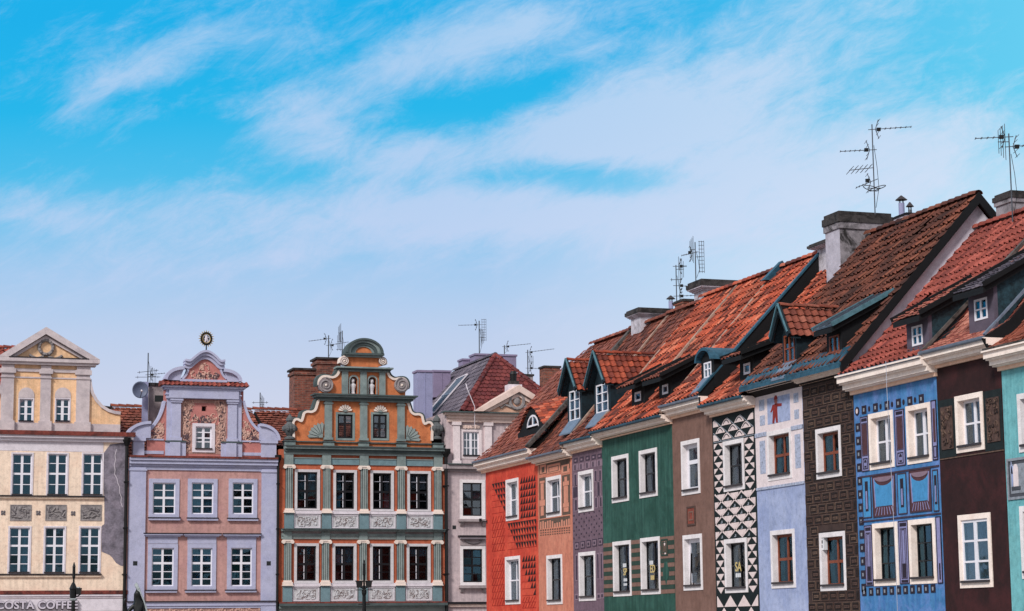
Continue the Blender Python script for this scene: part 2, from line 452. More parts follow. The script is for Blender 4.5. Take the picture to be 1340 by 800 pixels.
mat('chimney_pale', lin(196, 192, 202), var=.2, bump=.3, scale=3, stain=lin(96, 90, 90), stain_amt=.6, stain_scale=2.2)
mat('chimney_clean', lin(182, 178, 190), var=.15, bump=.2, scale=3, stain=lin(120, 114, 118), stain_amt=.5)
mat('chimney_cap', lin(66, 62, 62), var=.35, bump=.4, scale=5, stain=lin(24, 22, 22), stain_amt=.9, stain_scale=2.5)
mat('purple_sheet', lin(150, 152, 186), var=.1, bump=.03, scale=3, rough=.6)
mat('mauve_sheet', lin(140, 128, 156), var=.1, bump=.03, scale=3, rough=.6)
mat('terracotta', lin(176, 84, 58), var=.3, bump=.2, scale=6)
brick_mat('brick', lin(150, 84, 66), lin(96, 52, 44), lin(120, 100, 92))
brick_mat('old_brick', lin(176, 108, 86), lin(120, 66, 54), lin(170, 150, 140))
glass_mat('glass', (.5, .66, .72), .07, (.34, .60, .74))
glass_mat('glass_bright', (.6, .66, .70), .10, (.8, .85, .88))
glass_mat('glass_soft', (.62, .68, .72), .02, (.7, .78, .84))
glass_mat('glass_clear', (.86, .9, .92), .03)
tile_mat('tile_orange', [(128, 60, 46), (168, 78, 56), (196, 94, 66), (178, 84, 58), (142, 66, 50), (212, 124, 96), (110, 54, 44), (92, 48, 42)], dirt=lin(78, 44, 38), dirt_amt=.62)
tile_mat('tile_rust', [(124, 56, 42), (158, 72, 50), (176, 84, 58), (140, 62, 46), (108, 50, 40)], dirt=lin(62, 36, 32), dirt_amt=.6)
tile_mat('tile_umber', [(82, 48, 40), (110, 62, 48), (70, 42, 36), (130, 78, 60), (94, 52, 43), (58, 36, 33), (118, 68, 54)], dirt=lin(36, 26, 26), dirt_amt=.75)
tile_mat('tile_brown', [(108, 58, 46), (136, 76, 60), (96, 52, 44), (154, 90, 70), (122, 66, 54), (84, 50, 44)], dirt=lin(50, 34, 30), dirt_amt=.6)
tile_mat('tile_red', [(126, 62, 54), (152, 76, 66), (138, 68, 58), (176, 94, 82), (112, 54, 50)], dirt=lin(92, 48, 42), dirt_amt=.5)
tile_mat('tile_pink', [(176, 110, 96), (192, 128, 112), (160, 96, 86), (204, 140, 122), (150, 84, 76)], dirt=lin(100, 66, 62), dirt_amt=.5)
tile_mat('tile_russet', [(126, 66, 52), (150, 82, 64), (112, 58, 48), (164, 100, 82), (136, 74, 60)], dirt=lin(66, 44, 40), dirt_amt=.6)
tile_mat('tile_maroon', [(96, 44, 46), (112, 52, 52), (88, 42, 44), (122, 60, 58)], dirt=lin(84, 34, 38), dirt_amt=.4)
tile_mat('tile_grey', [(92, 86, 98), (108, 102, 114), (80, 76, 88), (120, 112, 122)], dirt=lin(66, 60, 70), dirt_amt=.5)

# ------------------------------------------------------------------ windows
def window(h, x0, x1, z0, z1, band=.13, surround='white_plaster', sash='white_paint', cols=2, rows=(.5,), depth=.24, glass='glass',
           fr=.055, mull=.05, sill='sill_metal', curtain=None, off=0.0, proud=.025, mid=None, hole=True, cut=None, label=None, sillz=.05, cap=None, bandm=None):
    """surround and reveal (the window part) > sash, pane, sill, curtain.  off: facade plane's local y here"""
    wb = MB()
    wb.ring(x0, x1, z0, z1, band, off-proud, off+depth, surround)
    ox0, ox1, oz0, oz1 = x0+band, x1-band, z0+band, z1-band
    if bandm:                       # a raised moulding round the outer edge
        wb.ring(x0-.02, x1+.02, z0-.02, z1+.02, .05, off-proud-.03, off-proud+.02, bandm)
    if hole: (h.holes if cut is None else cut).append(rc(x0+band*.5, x1-band*.5, z0+band*.5, z1-band*.5))
    w = wb.build('window', h.e)
    if label: w['label'] = label
    W_, H_ = ox1-ox0, oz1-oz0
    sb = MB()
    ys = off+depth-.09
    xs = [ox0+fr]
    for i in range(1, cols):
        c_ = ox0+W_*i/cols
        k = mull if not mid or i != cols/2 else mid
        xs += [c_-k/2, c_+k/2]
    xs.append(ox1-fr)
    zs = [oz0+fr]
    for r_ in rows:
        r0, k = r_ if isinstance(r_, tuple) else (r_, mull)
        zs += [oz0+H_*r0-k/2, oz0+H_*r0+k/2]
    zs.append(oz1-fr)
    panes = []
    for i in range(0, len(xs), 2):
        for j in range(0, len(zs), 2):
            panes.append(rc(xs[i], xs[i+1], zs[j], zs[j+1]))
    sb.prism(rc(ox0, ox1, oz0, oz1), ys, ys+.05, sash, panes)
    sb.build('sash', w)
    gb = MB()
    for q in panes:                 # old panes sit a little askew
        a_, c_ = q[0], q[2]; o4 = [(a_[0]-.008, a_[1]-.008), (c_[0]+.008, a_[1]-.008), (c_[0]+.008, c_[1]+.008), (a_[0]-.008, c_[1]+.008)]
        k0, k1 = rnd.uniform(-.007, .007), rnd.uniform(-.007, .007)
        yy = [ys+.024-k0-k1, ys+.024+k0-k1, ys+.024+k0+k1, ys+.024-k0+k1]
        gb.add([(p_[0], y_, p_[1]) for p_, y_ in zip(o4, yy)]+[(p_[0], y_+.006, p_[1]) for p_, y_ in zip(o4, yy)], [(0, 1, 2, 3), (7, 6, 5, 4), (0, 4, 5, 1), (1, 5, 6, 2), (2, 6, 7, 3), (3, 7, 4, 0)], glass)
    gb.build('pane', w)
    if sill:
        b = MB()
        b.box(ox0-.02, ox1+.02, off-proud-.06, ys-.002, oz0-.005, oz0+sillz, sill)
        b.build('sill', w)
    if not curtain: curtain = rnd.choice(((0, 1, .3), (0, .34, 1), (.66, 1, 1), (0, 1, .5), None, None))
    if curtain:
        b = MB(); n = 26
        a0, a1, t_ = curtain[:3]
        xx0, xx1 = ox0+W_*a0, ox0+W_*a1
        vs = []; yb = ys+.14
        for i in range(n+1):
            x = xx0+(xx1-xx0)*i/n
            y = yb+.03*sin(i*1.9+x*7)
            vs += [(x, y, oz0+H_*(1-t_)+.03), (x, y, oz1), (x, y+.006, oz1), (x, y+.006, oz0+H_*(1-t_)+.03)]
        fs = []
        for i in range(n):
            for k in range(4):
                fs.append((i*4+k, i*4+(k+1) % 4, i*4+4+(k+1) % 4, i*4+4+k))
        b.add(vs, fs, 'curtain')
        b.build('curtain', w)
    return w

# ------------------------------------------------------------------ tiles
def tile_surf(mb, surf, A, L, tw=.25, th=.36, kind='pantile', m_='tile_orange', amp=.045, lift=.07, jit=.015, keep=None, seed=0):
    """surf(a, s) -> (point, normal); a across 0..A, s up the slope 0..L"""
    R = random.Random(seed)
    na = max(1, round(A/tw)); ns = max(1, round(L/th)); tw = A/na; th = L/ns
    if kind == 'pantile':
        F = [0, .18, .36, .5, .64, .82, 1]; HH = [.15, -.55, -.75, -.35, .45, 1, .15]; lap = 1.16
    else:
        F = [.03, .2, .5, .8, .97]; HH = [0, 0, 0, 0, 0]; lap = 1.3
    nf = len(F)
    for r_ in range(ns):
        sh = .5 if (kind != 'pantile' and r_ % 2) else 0
        for c in range(na + (1 if sh else 0)):
            if keep and not keep((c+.5-sh)*tw, (r_+.5)*th): continue
            u = (R.random(), R.random())
            if R.random() < .004: continue
            sag = .013*sin(c*tw*1.1+seed)*sin(r_*th*.8+seed*2)
            j = R.uniform(-1, 1)*jit*1.25+sag; js = R.uniform(-1, 1)*jit*1.2; tilt = R.uniform(-1, 1)*jit*.7
            lo, hi, un = [], [], []
            for f, hh in zip(F, HH):
                a = min(A, max(0, (c+f-sh)*tw))
                s0 = r_*th+js+(0 if kind == 'pantile' else .07*(2*f-1)**2)
                s1 = min(L, (r_+lap)*th)
                p, n = surf(a, max(0, s0)); q, n2 = surf(a, s1)
                h0 = hh*amp+lift+j+tilt*(f-.5)
                lo.append(tuple(p+n*h0)); un.append(tuple(p+n*(h0-.022))); hi.append(tuple(q+n2*(hh*amp+.004)))
            vs = un+lo+hi
            fs = [(i+k*nf, i+1+k*nf, i+1+(k+1)*nf, i+(k+1)*nf) for k in (0, 1) for i in range(nf-1)]
            mb.add(vs, fs, m_, u)

def flat_surf(o, ua, us):
    o = Vector(o); ua = Vector(ua).normalized(); us = Vector(us).normalized(); n = ua.cross(us).normalized()
    if n.z < 0: n = -n
    return lambda a, s: (o+ua*a+us*s, n)

def prof_surf(x0, prof):
    """roof along x with a profile of (y, z) points from eave to ridge"""
    pts = [Vector((0, y, z)) for y, z in prof]
    seg = [(pts[i+1]-pts[i]).length for i in range(len(pts)-1)]
    T = sum(seg)
    def f(a, s):
        k = 0
        while k < len(seg)-1 and s > seg[k]: s -= seg[k]; k += 1
        d = (pts[k+1]-pts[k]).normalized()
        return pts[k]+d*s+Vector((x0+a, 0, 0)), Vector((0, -d.z, d.y))
    return f, T

def ridge_caps(mb, p0, p1, r=.13, m_='tile_orange', step=.38, seed=3):
    p0 = Vector(p0); p1 = Vector(p1); d = (p1-p0); L = d.length; d.normalize()
    side = d.cross(Vector((0, 0, 1))).normalized(); up = side.cross(d).normalized()
    n = max(1, round(L/step)); R = random.Random(seed)
    for i in range(n):
        a = p0+d*(L*i/n-.04); b = p0+d*(L*(i+1)/n)
        u = (R.random(), R.random()); ra, rb = r*1.1, r*.92
        A_ = [tuple(a+side*(ra*cos(t))+up*(ra*sin(t)*.9+.02)) for t in [PI*k/6 for k in range(7)]]
        B_ = [tuple(b+side*(rb*cos(t))+up*(rb*sin(t)*.9)) for t in [PI*k/6 for k in range(7)]]
        A2 = [tuple(a+side*(ra*.8*cos(t))+up*(ra*.8*sin(t)*.9)) for t in [PI*k/6 for k in range(7)]]
        mb.add(A2+A_+B_, [(k+7*q, k+1+7*q, k+8+7*q, k+7+7*q) for q in (0, 1) for k in range(6)], m_, u)

def bar(mb, p, q, w, hgt, m_, up=(0, 0, 1)):
    """a straight bar of section w x hgt from p to q"""
    p = Vector(p); q = Vector(q); d = (q-p).normalized(); up = Vector(up)
    sd_ = d.cross(up); sd_ = sd_.normalized() if sd_.length > 1e-6 else d.orthogonal().normalized()
    u = sd_.cross(d).normalized()
    vs = []
    for c in (p, q):
        for a, b in ((-1, -1), (1, -1), (1, 1), (-1, 1)):
            vs.append(tuple(c+sd_*(a*w/2)+u*(b*hgt/2)))
    mb.add(vs, [(0, 1, 2, 3), (7, 6, 5, 4), (0, 4, 5, 1), (1, 5, 6, 2), (2, 6, 7, 3), (3, 7, 4, 0)], m_)

def steps(mb, x0, x1, lst, m_, back=.05, side=True):
    """a moulding as a stack of courses (z0, z1, projection[, material])"""
    for t in lst:
        z0, z1, p_ = t[:3]; mm = t[3] if len(t) > 3 else m_
        e = p_ if side else 0
        mb.box(x0-e, x1+e, -p_, back, z0, z1, mm)

def scrolls(mb, x0, x1, z0, z1, n, m_, y=0, size=(.12, .3), r=.025, seed=1, inside=None):
    """low relief of curling stems and leaves, half sunk in the wall"""
    R = random.Random(seed)
    k = 0; guard = 0
    while k < n and guard < n*20:
        guard += 1
        cx, cz = R.uniform(x0, x1), R.uniform(z0, z1)
        if inside and not inside(cx, cz): continue
        k += 1
        sz = R.uniform(*size); a0 = R.uniform(0, 360); sw = R.choice((-1, 1))*R.uniform(150, 330)
        pts = []
        for i in range(9):
            t = i/8; rr = sz*.5*(1-.65*t); a = rad(a0+sw*t)
            x = min(x1, max(x0, cx+rr*cos(a))); z = min(z1, max(z0, cz+rr*sin(a)))
            pts.append((x, y-.004-.012*t, z))
        mb.tube(pts, r*R.uniform(.7, 1.2), m_, n=5, r1=r*.4)
        if R.random() < .6:
            mb.blob(pts[4], (r*1.7, r*1.1, r*2.2), m_, 6, 4)

# ------------------------------------------------------------------ a house of the row: shell and roof
def body(h, x0, x1, ztop, depth, wm, front, holes, sidem=None, y0=0.0):
    """front: MB already holding decoration; adds front wall with openings and the other three walls"""
    g = .006; sm = sidem or wm
    front.prism(rc(x0+g, x1-g, 0, ztop), y0, y0+.32, wm, holes)
    front.box(x0+g, x0+.3, y0+.32, depth-.3, 0, ztop, sm)
    front.box(x1-.3, x1-g, y0+.32, depth-.3, 0, ztop, sm)
    front.box(x0+g, x1-g, depth-.3, depth, 0, ztop, sm)
    front.box(x0+.31, x1-.31, 1.2, 1.3, 0, ztop-.12, 'niche')          # dark slab and ceiling added behind the windows to keep the panes dark
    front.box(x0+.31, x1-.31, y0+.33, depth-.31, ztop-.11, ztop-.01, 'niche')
    return front

def arcade(mb, x0, x1, wm):
    pass

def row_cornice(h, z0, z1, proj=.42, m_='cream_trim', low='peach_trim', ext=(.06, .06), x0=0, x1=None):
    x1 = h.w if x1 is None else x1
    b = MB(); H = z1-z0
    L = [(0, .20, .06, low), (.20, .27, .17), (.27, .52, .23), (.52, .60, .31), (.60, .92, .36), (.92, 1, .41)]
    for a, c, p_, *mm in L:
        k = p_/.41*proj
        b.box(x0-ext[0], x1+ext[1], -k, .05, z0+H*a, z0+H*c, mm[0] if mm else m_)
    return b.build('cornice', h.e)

def main_roof(h, x0, x1, ye, ze, yr, zr, kind='pantile', tm='tile_orange', kick=.0, over=0, gable='gable_render', eave='teal_metal', seed=1, tw=.25, th=.36,
              keep=None, hip=None, lift=.072, amp=.05, jit=.016, ridge=True, depth=8.4, zwall=None, lowtm=None):
    """tiles on the street slope, a body below with plastered gables, ridge caps, a gutter"""
    sl_ = (zr-ze)/(yr-ye)
    prof = [(ye, ze), (ye+.8, ze+.8*sl_-kick), (yr, zr)] if kick else [(ye, ze), (yr, zr)]
    b = MB()
    zb = zr-(depth+.3-yr)*sl_
    core = [(ye+.1, ze-.02+.0), (yr, zr-.12), (depth+.2, zr-.12-(depth+.2-yr)*sl_), (depth+.2, ze-.5), (ye+.5, ze-.35)]
    if kick: core = core[:1]+[(ye+.8, ze+.8*sl_-kick-.12)]+core[1:]
    if hip:
        hx, hy, hz = hip       # a half hip at the far end
        b.prism(core, x0+.02+hx, x1-.02, 'underlay', axis='x')
        mid_ = [p for p in core]
        # the low part of the gable end, below the half hip
        cut = []
        for i in range(len(core)):
            p, q = core[i], core[(i+1) % len(core)]
            if p[1] <= hz: cut.append(p)
            if (p[1]-hz)*(q[1]-hz) < 0:
                t = (hz-p[1])/(q[1]-p[1]); cut.append((p[0]+(q[0]-p[0])*t, hz))
        ys_ = [p[0] for p in cut if abs(p[1]-hz) < 1e-4]
        b.prism(cut, x0+.02, x0+.02+hx, 'underlay', axis='x')
        yl, yh = min(ys_), max(ys_)
        zt = zr-.12
        b.add([(x0+.02, yl, hz), (x0+.02, yh, hz), (x0+.02+hx, yr, zt), (x0+.02+hx, yl, hz), (x0+.02+hx, yh, hz)],
              [(0, 1, 2), (0, 2, 3), (1, 4, 2)], tm, (.4, .4))
    else:
        b.prism(core, x0+.02, x1-.02-over, 'underlay', axis='x')
    f, T = prof_surf(x0, prof)
    tile_surf(b, f, x1-x0, T, tw, th, kind, tm, amp, lift, jit, keep, seed)
    # the slope behind, and the ridge
    yb, zbk = depth+.3, zr-(depth+.3-yr)*sl_; xh = x0+(hip[0] if hip else 0)
    b.add([(xh, yr, zr), (x1, yr, zr), (x1, yb, zbk), (xh, yb, zbk), (xh, yr, zr-.08), (x1, yr, zr-.08), (x1, yb, zbk-.08), (xh, yb, zbk-.08)],
          [(0, 1, 2, 3), (7, 6, 5, 4), (0, 4, 5, 1), (2, 6, 7, 3), (1, 5, 6, 2), (3, 7, 4, 0)], tm, (.3, .3))
    if ridge: ridge_caps(b, (x0+(hip[0] if hip else 0), yr, zr+.03), (x1, yr, zr+.03), .14, tm, seed=seed)
    r_ = b.build('roof', h.e)
    if eave:
        g = MB()
        pts = arc(0, 0, .06, .055, 180, 360, 6)
        path = [(ye-.02+p[0], ze-.02+p[1]) for p in pts]+[(ye+.045, ze+.03), (ye-.085, ze+.012)]
        g.prism(path, x0+.01, x1-.01, eave, axis='x')
        g.build('gutter', h.e)
    h.roof = r_
    h.zroof = lambda y: ze+(y-ye)*sl_
    h.sl = sl_; h.ye = ye; h.ze = ze; h.yr = yr; h.zr = zr
    return r_

def on_roof(h, px, py, dz=0.0):
    """the point where a picture ray meets the street slope of h's roof"""
    d = ray(px, py)
    # z = ze + (X-ROWX-ye)*sl + dz
    t = (h.ze+(-ROWX-h.ye)*h.sl+dz-CAM.z)/(d.z-d.x*h.sl)
    w = CAM+d*t
    return h.u0-w.y, w.x-ROWX, w.z

def strip(h, xa, name='verge_strip', m_='mortar', w=.16, t=.1, s0=0, s1=1, lift=.07):
    """a raised mortar or metal strip up the slope at local x"""
    b = MB()
    y0, z0 = h.ye+(h.yr-h.ye)*s0, h.ze+(h.zr-h.ze)*s0
    y1, z1 = h.ye+(h.yr-h.ye)*s1, h.ze+(h.zr-h.ze)*s1
    n = 14
    for i in range(n):
        a, c = i/n, (i+1)/n
        j = rnd.uniform(-.012, .012)
        bar(b, (xa+j, y0+(y1-y0)*a, z0+(z1-z0)*a+lift), (xa+j, y0+(y1-y0)*c, z0+(z1-z0)*c+lift), w*rnd.uniform(.85, 1.1), t, m_)
    return b.build(name, h.roof)

def dormer_window(h, par, x0, x1, z0, z1, y, frame='white_paint', cols=2, rows=(.36, .68), curtain=True, fr=.05, glass='glass_clear'):
    b = MB(); W_, H_ = x1-x0, z1-z0
    xs = [x0+fr]
    for i in range(1, cols): xs += [x0+W_*i/cols-.03, x0+W_*i/cols+.03]
    xs.append(x1-fr); zs = [z0+fr]
    for r_ in rows: zs += [z0+H_*r_-.018, z0+H_*r_+.018]
    zs.append(z1-fr)
    holes = [rc(xs[i], xs[i+1], zs[j], zs[j+1]) for i in range(0, len(xs), 2) for j in range(0, len(zs), 2)]
    b.prism(rc(x0, x1, z0, z1), y-.035, y+.03, frame, holes)
    b.box(x0+.02, x1-.02, y-.004, y+.006, z0+.02, z1-.02, glass)
    if curtain: b.box(x0+.04, x1-.04, y+.10, y+.11, z0+.04, z1-.04, 'curtain' if curtain is True else curtain)
    return b.build('window', par)

def gable_dormer(h, win, ww=None, side=.13, apex=.95, over=.12, tm='tile_orange', frame='white_paint', edge='teal_edge', face='teal_wood', dz=.12, curtain=True, rows=(.36, .68), roofh=None, hood=.25):
    xl, xr, yt, yb = win
    xa, y, zb = on_roof(h, xl, yb, dz)
    off = y
    x0 = xa; x1 = h.p(xr, (yt+yb)/2, off)[0]; zt = h.p(xl, yt, off)[1]
    x0 = h.p(xl, (yt+yb)/2, off)[0]
    b = MB()
    c = (x0+x1)/2; hw = (x1-x0)/2+side; za = zt+apex; zs = zt+.06
    yb_ = h.ye+(za-h.ze)/h.sl+.3
    ys_ = h.ye+(zs-h.ze)/h.sl+.3
    outl = [(c-hw, zb-.3), (c+hw, zb-.3), (c+hw, zs), (c, za-.1), (c-hw, zs)]
    b.prism(outl, y, y+.1, face, [rc(x0+.02, x1-.02, zb+.02, zt-.02)])
    for sx in (-1, 1):
        xx = c+sx*hw
        ych = h.ye+(zb-.3-h.ze)/h.sl
        b.prism([(y+.1, zb-.3), (y+.1, zs), (ys_, zs), (max(ych, y+.12), zb-.3)], min(xx, xx-sx*.08), max(xx, xx-sx*.08), face, axis='x')
    b.prism([(c-hw+.08, zs), (c+hw-.08, zs), (c, za-.12)], y+.1, yb_, 'underlay')
    d = b.build('dormer', h.e)
    dormer_window(h, d, x0, x1, zb, zt, y+.02, frame, curtain=curtain, rows=rows)
    # tiled hood and barge boards
    t = MB(); g = MB()
    ex = hw+over; drop = (za-zs)/hw*over
    for sx in (-1, 1):
        o = Vector((c+sx*ex, y-hood, zs-drop)); us = Vector((-sx*ex, 0, za-zs+drop))
        L = us.length; ln = yb_-y+hood
        if sx > 0: surf = flat_surf(o, (0, 1, 0), us)
        else: surf = flat_surf(o+Vector((0, ln, 0)), (0, -1, 0), us)
        n_ = surf(0, 0)[1]
        if n_.x*sx < 0 and n_.z < 0: pass
        tile_surf(t, surf, ln, L, .22, .27, 'pantile', tm, .03, .05, .01, None, int(xl)+sx)
        g.add([(c+sx*ex, yy_, zz_+dd) for yy_ in (y-hood+.02, y+.08) for zz_, dd in ((zs-drop, -.03), (zs-drop, -.06))]+[(c, yy_, za+dd) for yy_ in (y-hood+.02, y+.08) for dd in (-.03, -.06)],
              [(0, 1, 5, 4), (2, 3, 7, 6), (0, 2, 6, 4), (1, 3, 7, 5), (0, 1, 3, 2), (4, 5, 7, 6)], face)
        p = Vector((c+sx*(ex+.02), y-hood-.05, zs-drop+.02)); q = Vector((c, y-hood-.05, za+.04))
        bar(g, p, q, .07, .17, face, (0, 0, 1))
        bar(g, p+Vector((0, -.045, .1)), q+Vector((0, -.045, .1)), .05, .05, edge, (0, 0, 1))
    ridge_caps(t, (c, y-hood, za+.07), (c, yb_, za+.07), .1, tm)
    t.build('dormer_roof', d)
    g.build('bargeboard', d)
    # flashing apron under the window
    a = MB()
    ya = y-.42; za_ = h.zroof(ya)+.10
    a.add([(x0-.08, ya, za_), (x1+.1, ya, za_), (x1+.1, y, zb+.03), (x0-.08, y, zb+.03), (x0-.08, ya, za_-.05), (x1+.1, ya, za_-.05), (x1+.1, y, zb-.05), (x0-.08, y, zb-.05)],
          [(0, 1, 2, 3), (4, 5, 6, 7), (0, 1, 5, 4), (1, 2, 6, 5), (2, 3, 7, 6), (3, 0, 4, 7)], 'zinc')
    a.build('flashing', d)
    return d

def shed_dormer(h, win, end_px, side=(.25, .25), ftop=.12, tm='tile_brown', kind='pantile', face='slate', frame='white_paint', rows=(.5,), over=.3, dz=.1, edge=None, cols=2, surround=None, curtain=None, tw=.24, th=.3, ext=(.15, .15), glass='glass', fr=.05):
    xl, xr, yt, yb = win
    xa, y, zb = on_roof(h, xl, yb, dz)
    x0 = h.p(xl, (yt+yb)/2, y)[0]; x1 = h.p(xr, (yt+yb)/2, y)[0]; zt = h.p(xl, yt, y)[1]
    a0, a1 = x0-side[0], x1+side[1]
    yend, zend = on_roof(h, *end_px, .12)[1:]
    k_ = over/(yend-y); zf = (zt+.17+k_*zend)/(1+k_)           # the eave just clears the window's head
    b = MB()
    b.prism(rc(a0, a1, zb-.35, zf), y, y+.1, surround or face, [rc(x0+.02, x1-.02, zb+.02, zt-.02)])
    s2 = (zend-zf)/(yend-y)
    for xx0, xx1 in ((a0, a0+.08), (a1-.08, a1)):
        b.prism([(y+.1, zb-.35), (y+.1, zf+.1*s2), (yend, zend), (y+.15, h.zroof(y+.15)-.35)], xx0, xx1, face, axis='x')
    # dark boarding under the roof
    zo = zf-over*s2
    b.prism([(y-over, zo-.02), (yend+.2, zend+.2*s2-.02), (yend+.2, zend+.2*s2-.16), (y-over, zo-.16)], a0-ext[0]+.03, a1+ext[1]-.03, 'dark_timber', axis='x')
    d = b.build('dormer', h.e)
    dormer_window(h, d, x0, x1, zb, zt, y+.02, frame, cols=cols, rows=rows, curtain=curtain, fr=fr, glass=glass)
    t = MB()
    f, T = prof_surf(a0-ext[0], [(y-over, zo), (yend+.15, zend+.15*s2)])
    W_ = a1-a0+ext[0]+ext[1]
    if kind == 'sheet':
        t.prism([(y-over, zo), (yend+.15, zend+.15*s2), (yend+.15, zend+.15*s2+.05), (y-over, zo+.05)], a0-ext[0], a1+ext[1], tm, axis='x')
        k = max(2, round(W_/.45))
        for i in range(k+1):
            xx = a0-ext[0]+.02+(W_-.04)*i/k
            bar(t, (xx, y-over, zo+.07), (xx, yend+.15, zend+.15*s2+.07), .03, .05, tm)
    else:
        tile_surf(t, f, W_, T, tw, th, kind, tm, .03, .045, .01, None, int(xl))
    t.build('dormer_roof', d)
    if edge:
        g = MB()
        for xx in (a0-ext[0]-.02, a1+ext[1]+.02):
            bar(g, (xx, y-over-.02, zo+.05), (xx, yend+.15, zend+.15*s2+.05), .05, .12, edge)
        g.build('bargeboard', d)
    return d

def stack(h, par, x0, x1, y0, y1, z0, z1, m_='chimney_render', cap='chimney_cap', capt=.22, corbel=.09, name='chimney', levels=2, side=None, face=None):
    b = MB()
    b.box(x0, x1, y0, y1, z0, z1-capt*1.6, m_)
    if side: b.box(x0+.01, x1-.01, y0-.004, y0+.02, z0, z1-capt*1.6, side)
    if face: b.box(x0+.005, x1-.005, y0-.012, y0+.02, z0, z1-capt*1.6, face)
    for i in range(levels):
        e = corbel*(i+1)/levels
        b.box(x0-e, x1+e, y0-e, y1+e, z1-capt*1.6+capt*.6*i/levels, z1-capt*1.6+capt*.6*(i+1)/levels, m_)
    e = corbel+.03
    b.box(x0-e, x1+e, y0-e, y1+e, z1-capt, z1-capt*.35, cap)
    b.box(x0-e+.05, x1+e-.05, y0-e+.05, y1+e-.05, z1-capt*.35, z1, cap)
    return b.build(name, par)

def downpipe(h, px, zt, zb=0, r=.06, y=-.12, m_='black_iron', hopper=True, dx=0):
    b = MB()
    b.tube([(px, y, zb), (px, y, zt)], r, m_, 8)
    if hopper:
        b.lathe([(r*1.2, -.25), (r*2.6, 0), (r*2.8, .12), (r*2.0, .14)], (px, y, zt), m_, 8)
    k = zb+1
    while k < zt:
        b.box(px-r*1.4, px+r*1.4, y-r*1.3, .02, k, k+.05, m_); k += 2.1
    return b.build('downpipe', h.e)
# ------------------------------------------------------------------ the setting underfoot
mat('cobbles', lin(128, 122, 118), var=.2, bump=.6, scale=8, grain=9, stain=lin(80, 78, 76), stain_amt=.4)
mat('paving', lin(150, 146, 142), var=.12, bump=.3, scale=3, grain=6)
b = MB()
b.add([(-700, -700, 0), (700, -700, 0), (700, 900, 0), (-700, 900, 0)], [(0, 1, 2, 3)], 'cobbles')
tag(b.build('square_ground'), None, None, kind='structure')
b = MB()
b.box(23.2, 26.9, 36, 84.5, -.2, .13, 'paving')
tag(b.build('pavement'), None, None, kind='structure')
b = MB()
b.box(-4, 46, 94.2, 97.9, -.2, .13, 'paving')
tag(b.build('far_pavement'), None, None, kind='structure')

# ------------------------------------------------------------------ facade paints of the row
mat('red_wall', lin(196, 68, 51), var=.22, bump=.3, scale=1.6, streak=.25, lo=lin(168, 50, 38), stain=lin(232, 104, 76), stain_amt=.5)
mat('salmon_wall', lin(200, 128, 106), var=.12, bump=.3, scale=1.8, streak=.25, lo=lin(164, 92, 76), stain=lin(214, 146, 122), stain_amt=.5)
mat('violet_wall', lin(118, 96, 110), var=.16, bump=.4, scale=3, grain=22, streak=.2, stain=lin(94, 76, 88), stain_amt=.5, stain_scale=4)
mat('green_wall', lin(40, 78, 70), var=.18, bump=.3, scale=2, streak=.35, lo=lin(70, 116, 104), stain=lin(22, 62, 52), stain_amt=.6)
mat('brown_wall', lin(124, 94, 84), var=.14, bump=.35, scale=2, streak=.3, lo=lin(96, 68, 60), stain=lin(140, 108, 98), stain_amt=.4)
mat('black_wall', lin(16, 30, 32), var=.2, bump=.2)
mat('ivory_paint', lin(226, 208, 206), var=.08, bump=.1, scale=5)
mat('periwinkle_wall', lin(158, 170, 204), var=.12, bump=.3, scale=1.7, streak=.3, lo=lin(128, 144, 192), stain=lin(184, 194, 224), stain_amt=.5)
mat('shell_white', lin(228, 214, 216), var=.06, bump=.12, scale=3)
mat('chocolate_wall', lin(70, 54, 50), var=.25, bump=.4, scale=3, stain=lin(50, 38, 38), stain_amt=.6, stain_scale=2.5)
mat('azure_wall', lin(74, 130, 182), var=.2, bump=.3, scale=1.6, streak=.45, lo=lin(40, 96, 160), stain=lin(116, 142, 204), stain_amt=.7, stain_scale=1.3)
mat('oxblood_wall', lin(48, 24, 25), var=.3, bump=.35, scale=1.8, stain=lin(74, 34, 36), stain_amt=.6, streak=.2, lo=lin(34, 14, 18))
mat('turquoise_wall', lin(118, 186, 192), var=.16, bump=.3, scale=1.6, streak=.4, lo=lin(72, 136, 148), stain=lin(130, 190, 192), stain_amt=.5)
mat('ink', lin(34, 22, 24), var=.2, bump=0)
mat('brick_red_line', lin(160, 42, 32), var=.2, bump=0)
mat('olive_ground', lin(96, 80, 70), var=.2, bump=.2, scale=5)
mat('salmon_light', lin(206, 140, 118), var=.1, bump=.15)
mat('mauve_dark', lin(66, 54, 70), var=.25, bump=.1)
mat('mauve_light', lin(136, 114, 128), var=.15, bump=.2)
mat('tan_stripe', lin(128, 98, 88), var=.18, bump=.2, scale=4)
mat('green_dark', lin(44, 66, 58), var=.18, bump=.2, scale=4)
mat('rust_relief', lin(132, 68, 56), var=.25, bump=.3, scale=6)
mat('blue_speckle', lin(168, 176, 198), var=.35, bump=.2, scale=14)
mat('mural_blue', lin(160, 172, 206), var=.2, bump=.1, scale=6)
mat('mural_red', lin(138, 46, 44), var=.2, bump=.1, scale=6)
mat('skin_paint', lin(150, 92, 84), var=.1, bump=0)
mat('umber_line', lin(100, 80, 70), var=.4, bump=.2, scale=9)
mat('umber_dark', lin(40, 31, 30), var=.25, bump=.1)
mat('lilac', lin(140, 140, 184), var=.15, bump=.15, scale=4)
mat('plum', lin(84, 54, 60), var=.25, bump=.15, scale=5)
mat('black_brown', lin(42, 34, 48), var=.2, bump=.1)
mat('azure_light', lin(72, 144, 196), var=.15, bump=.2, scale=4)
mat('bottle_black', lin(26, 36, 38), var=.3, bump=.2, scale=5)
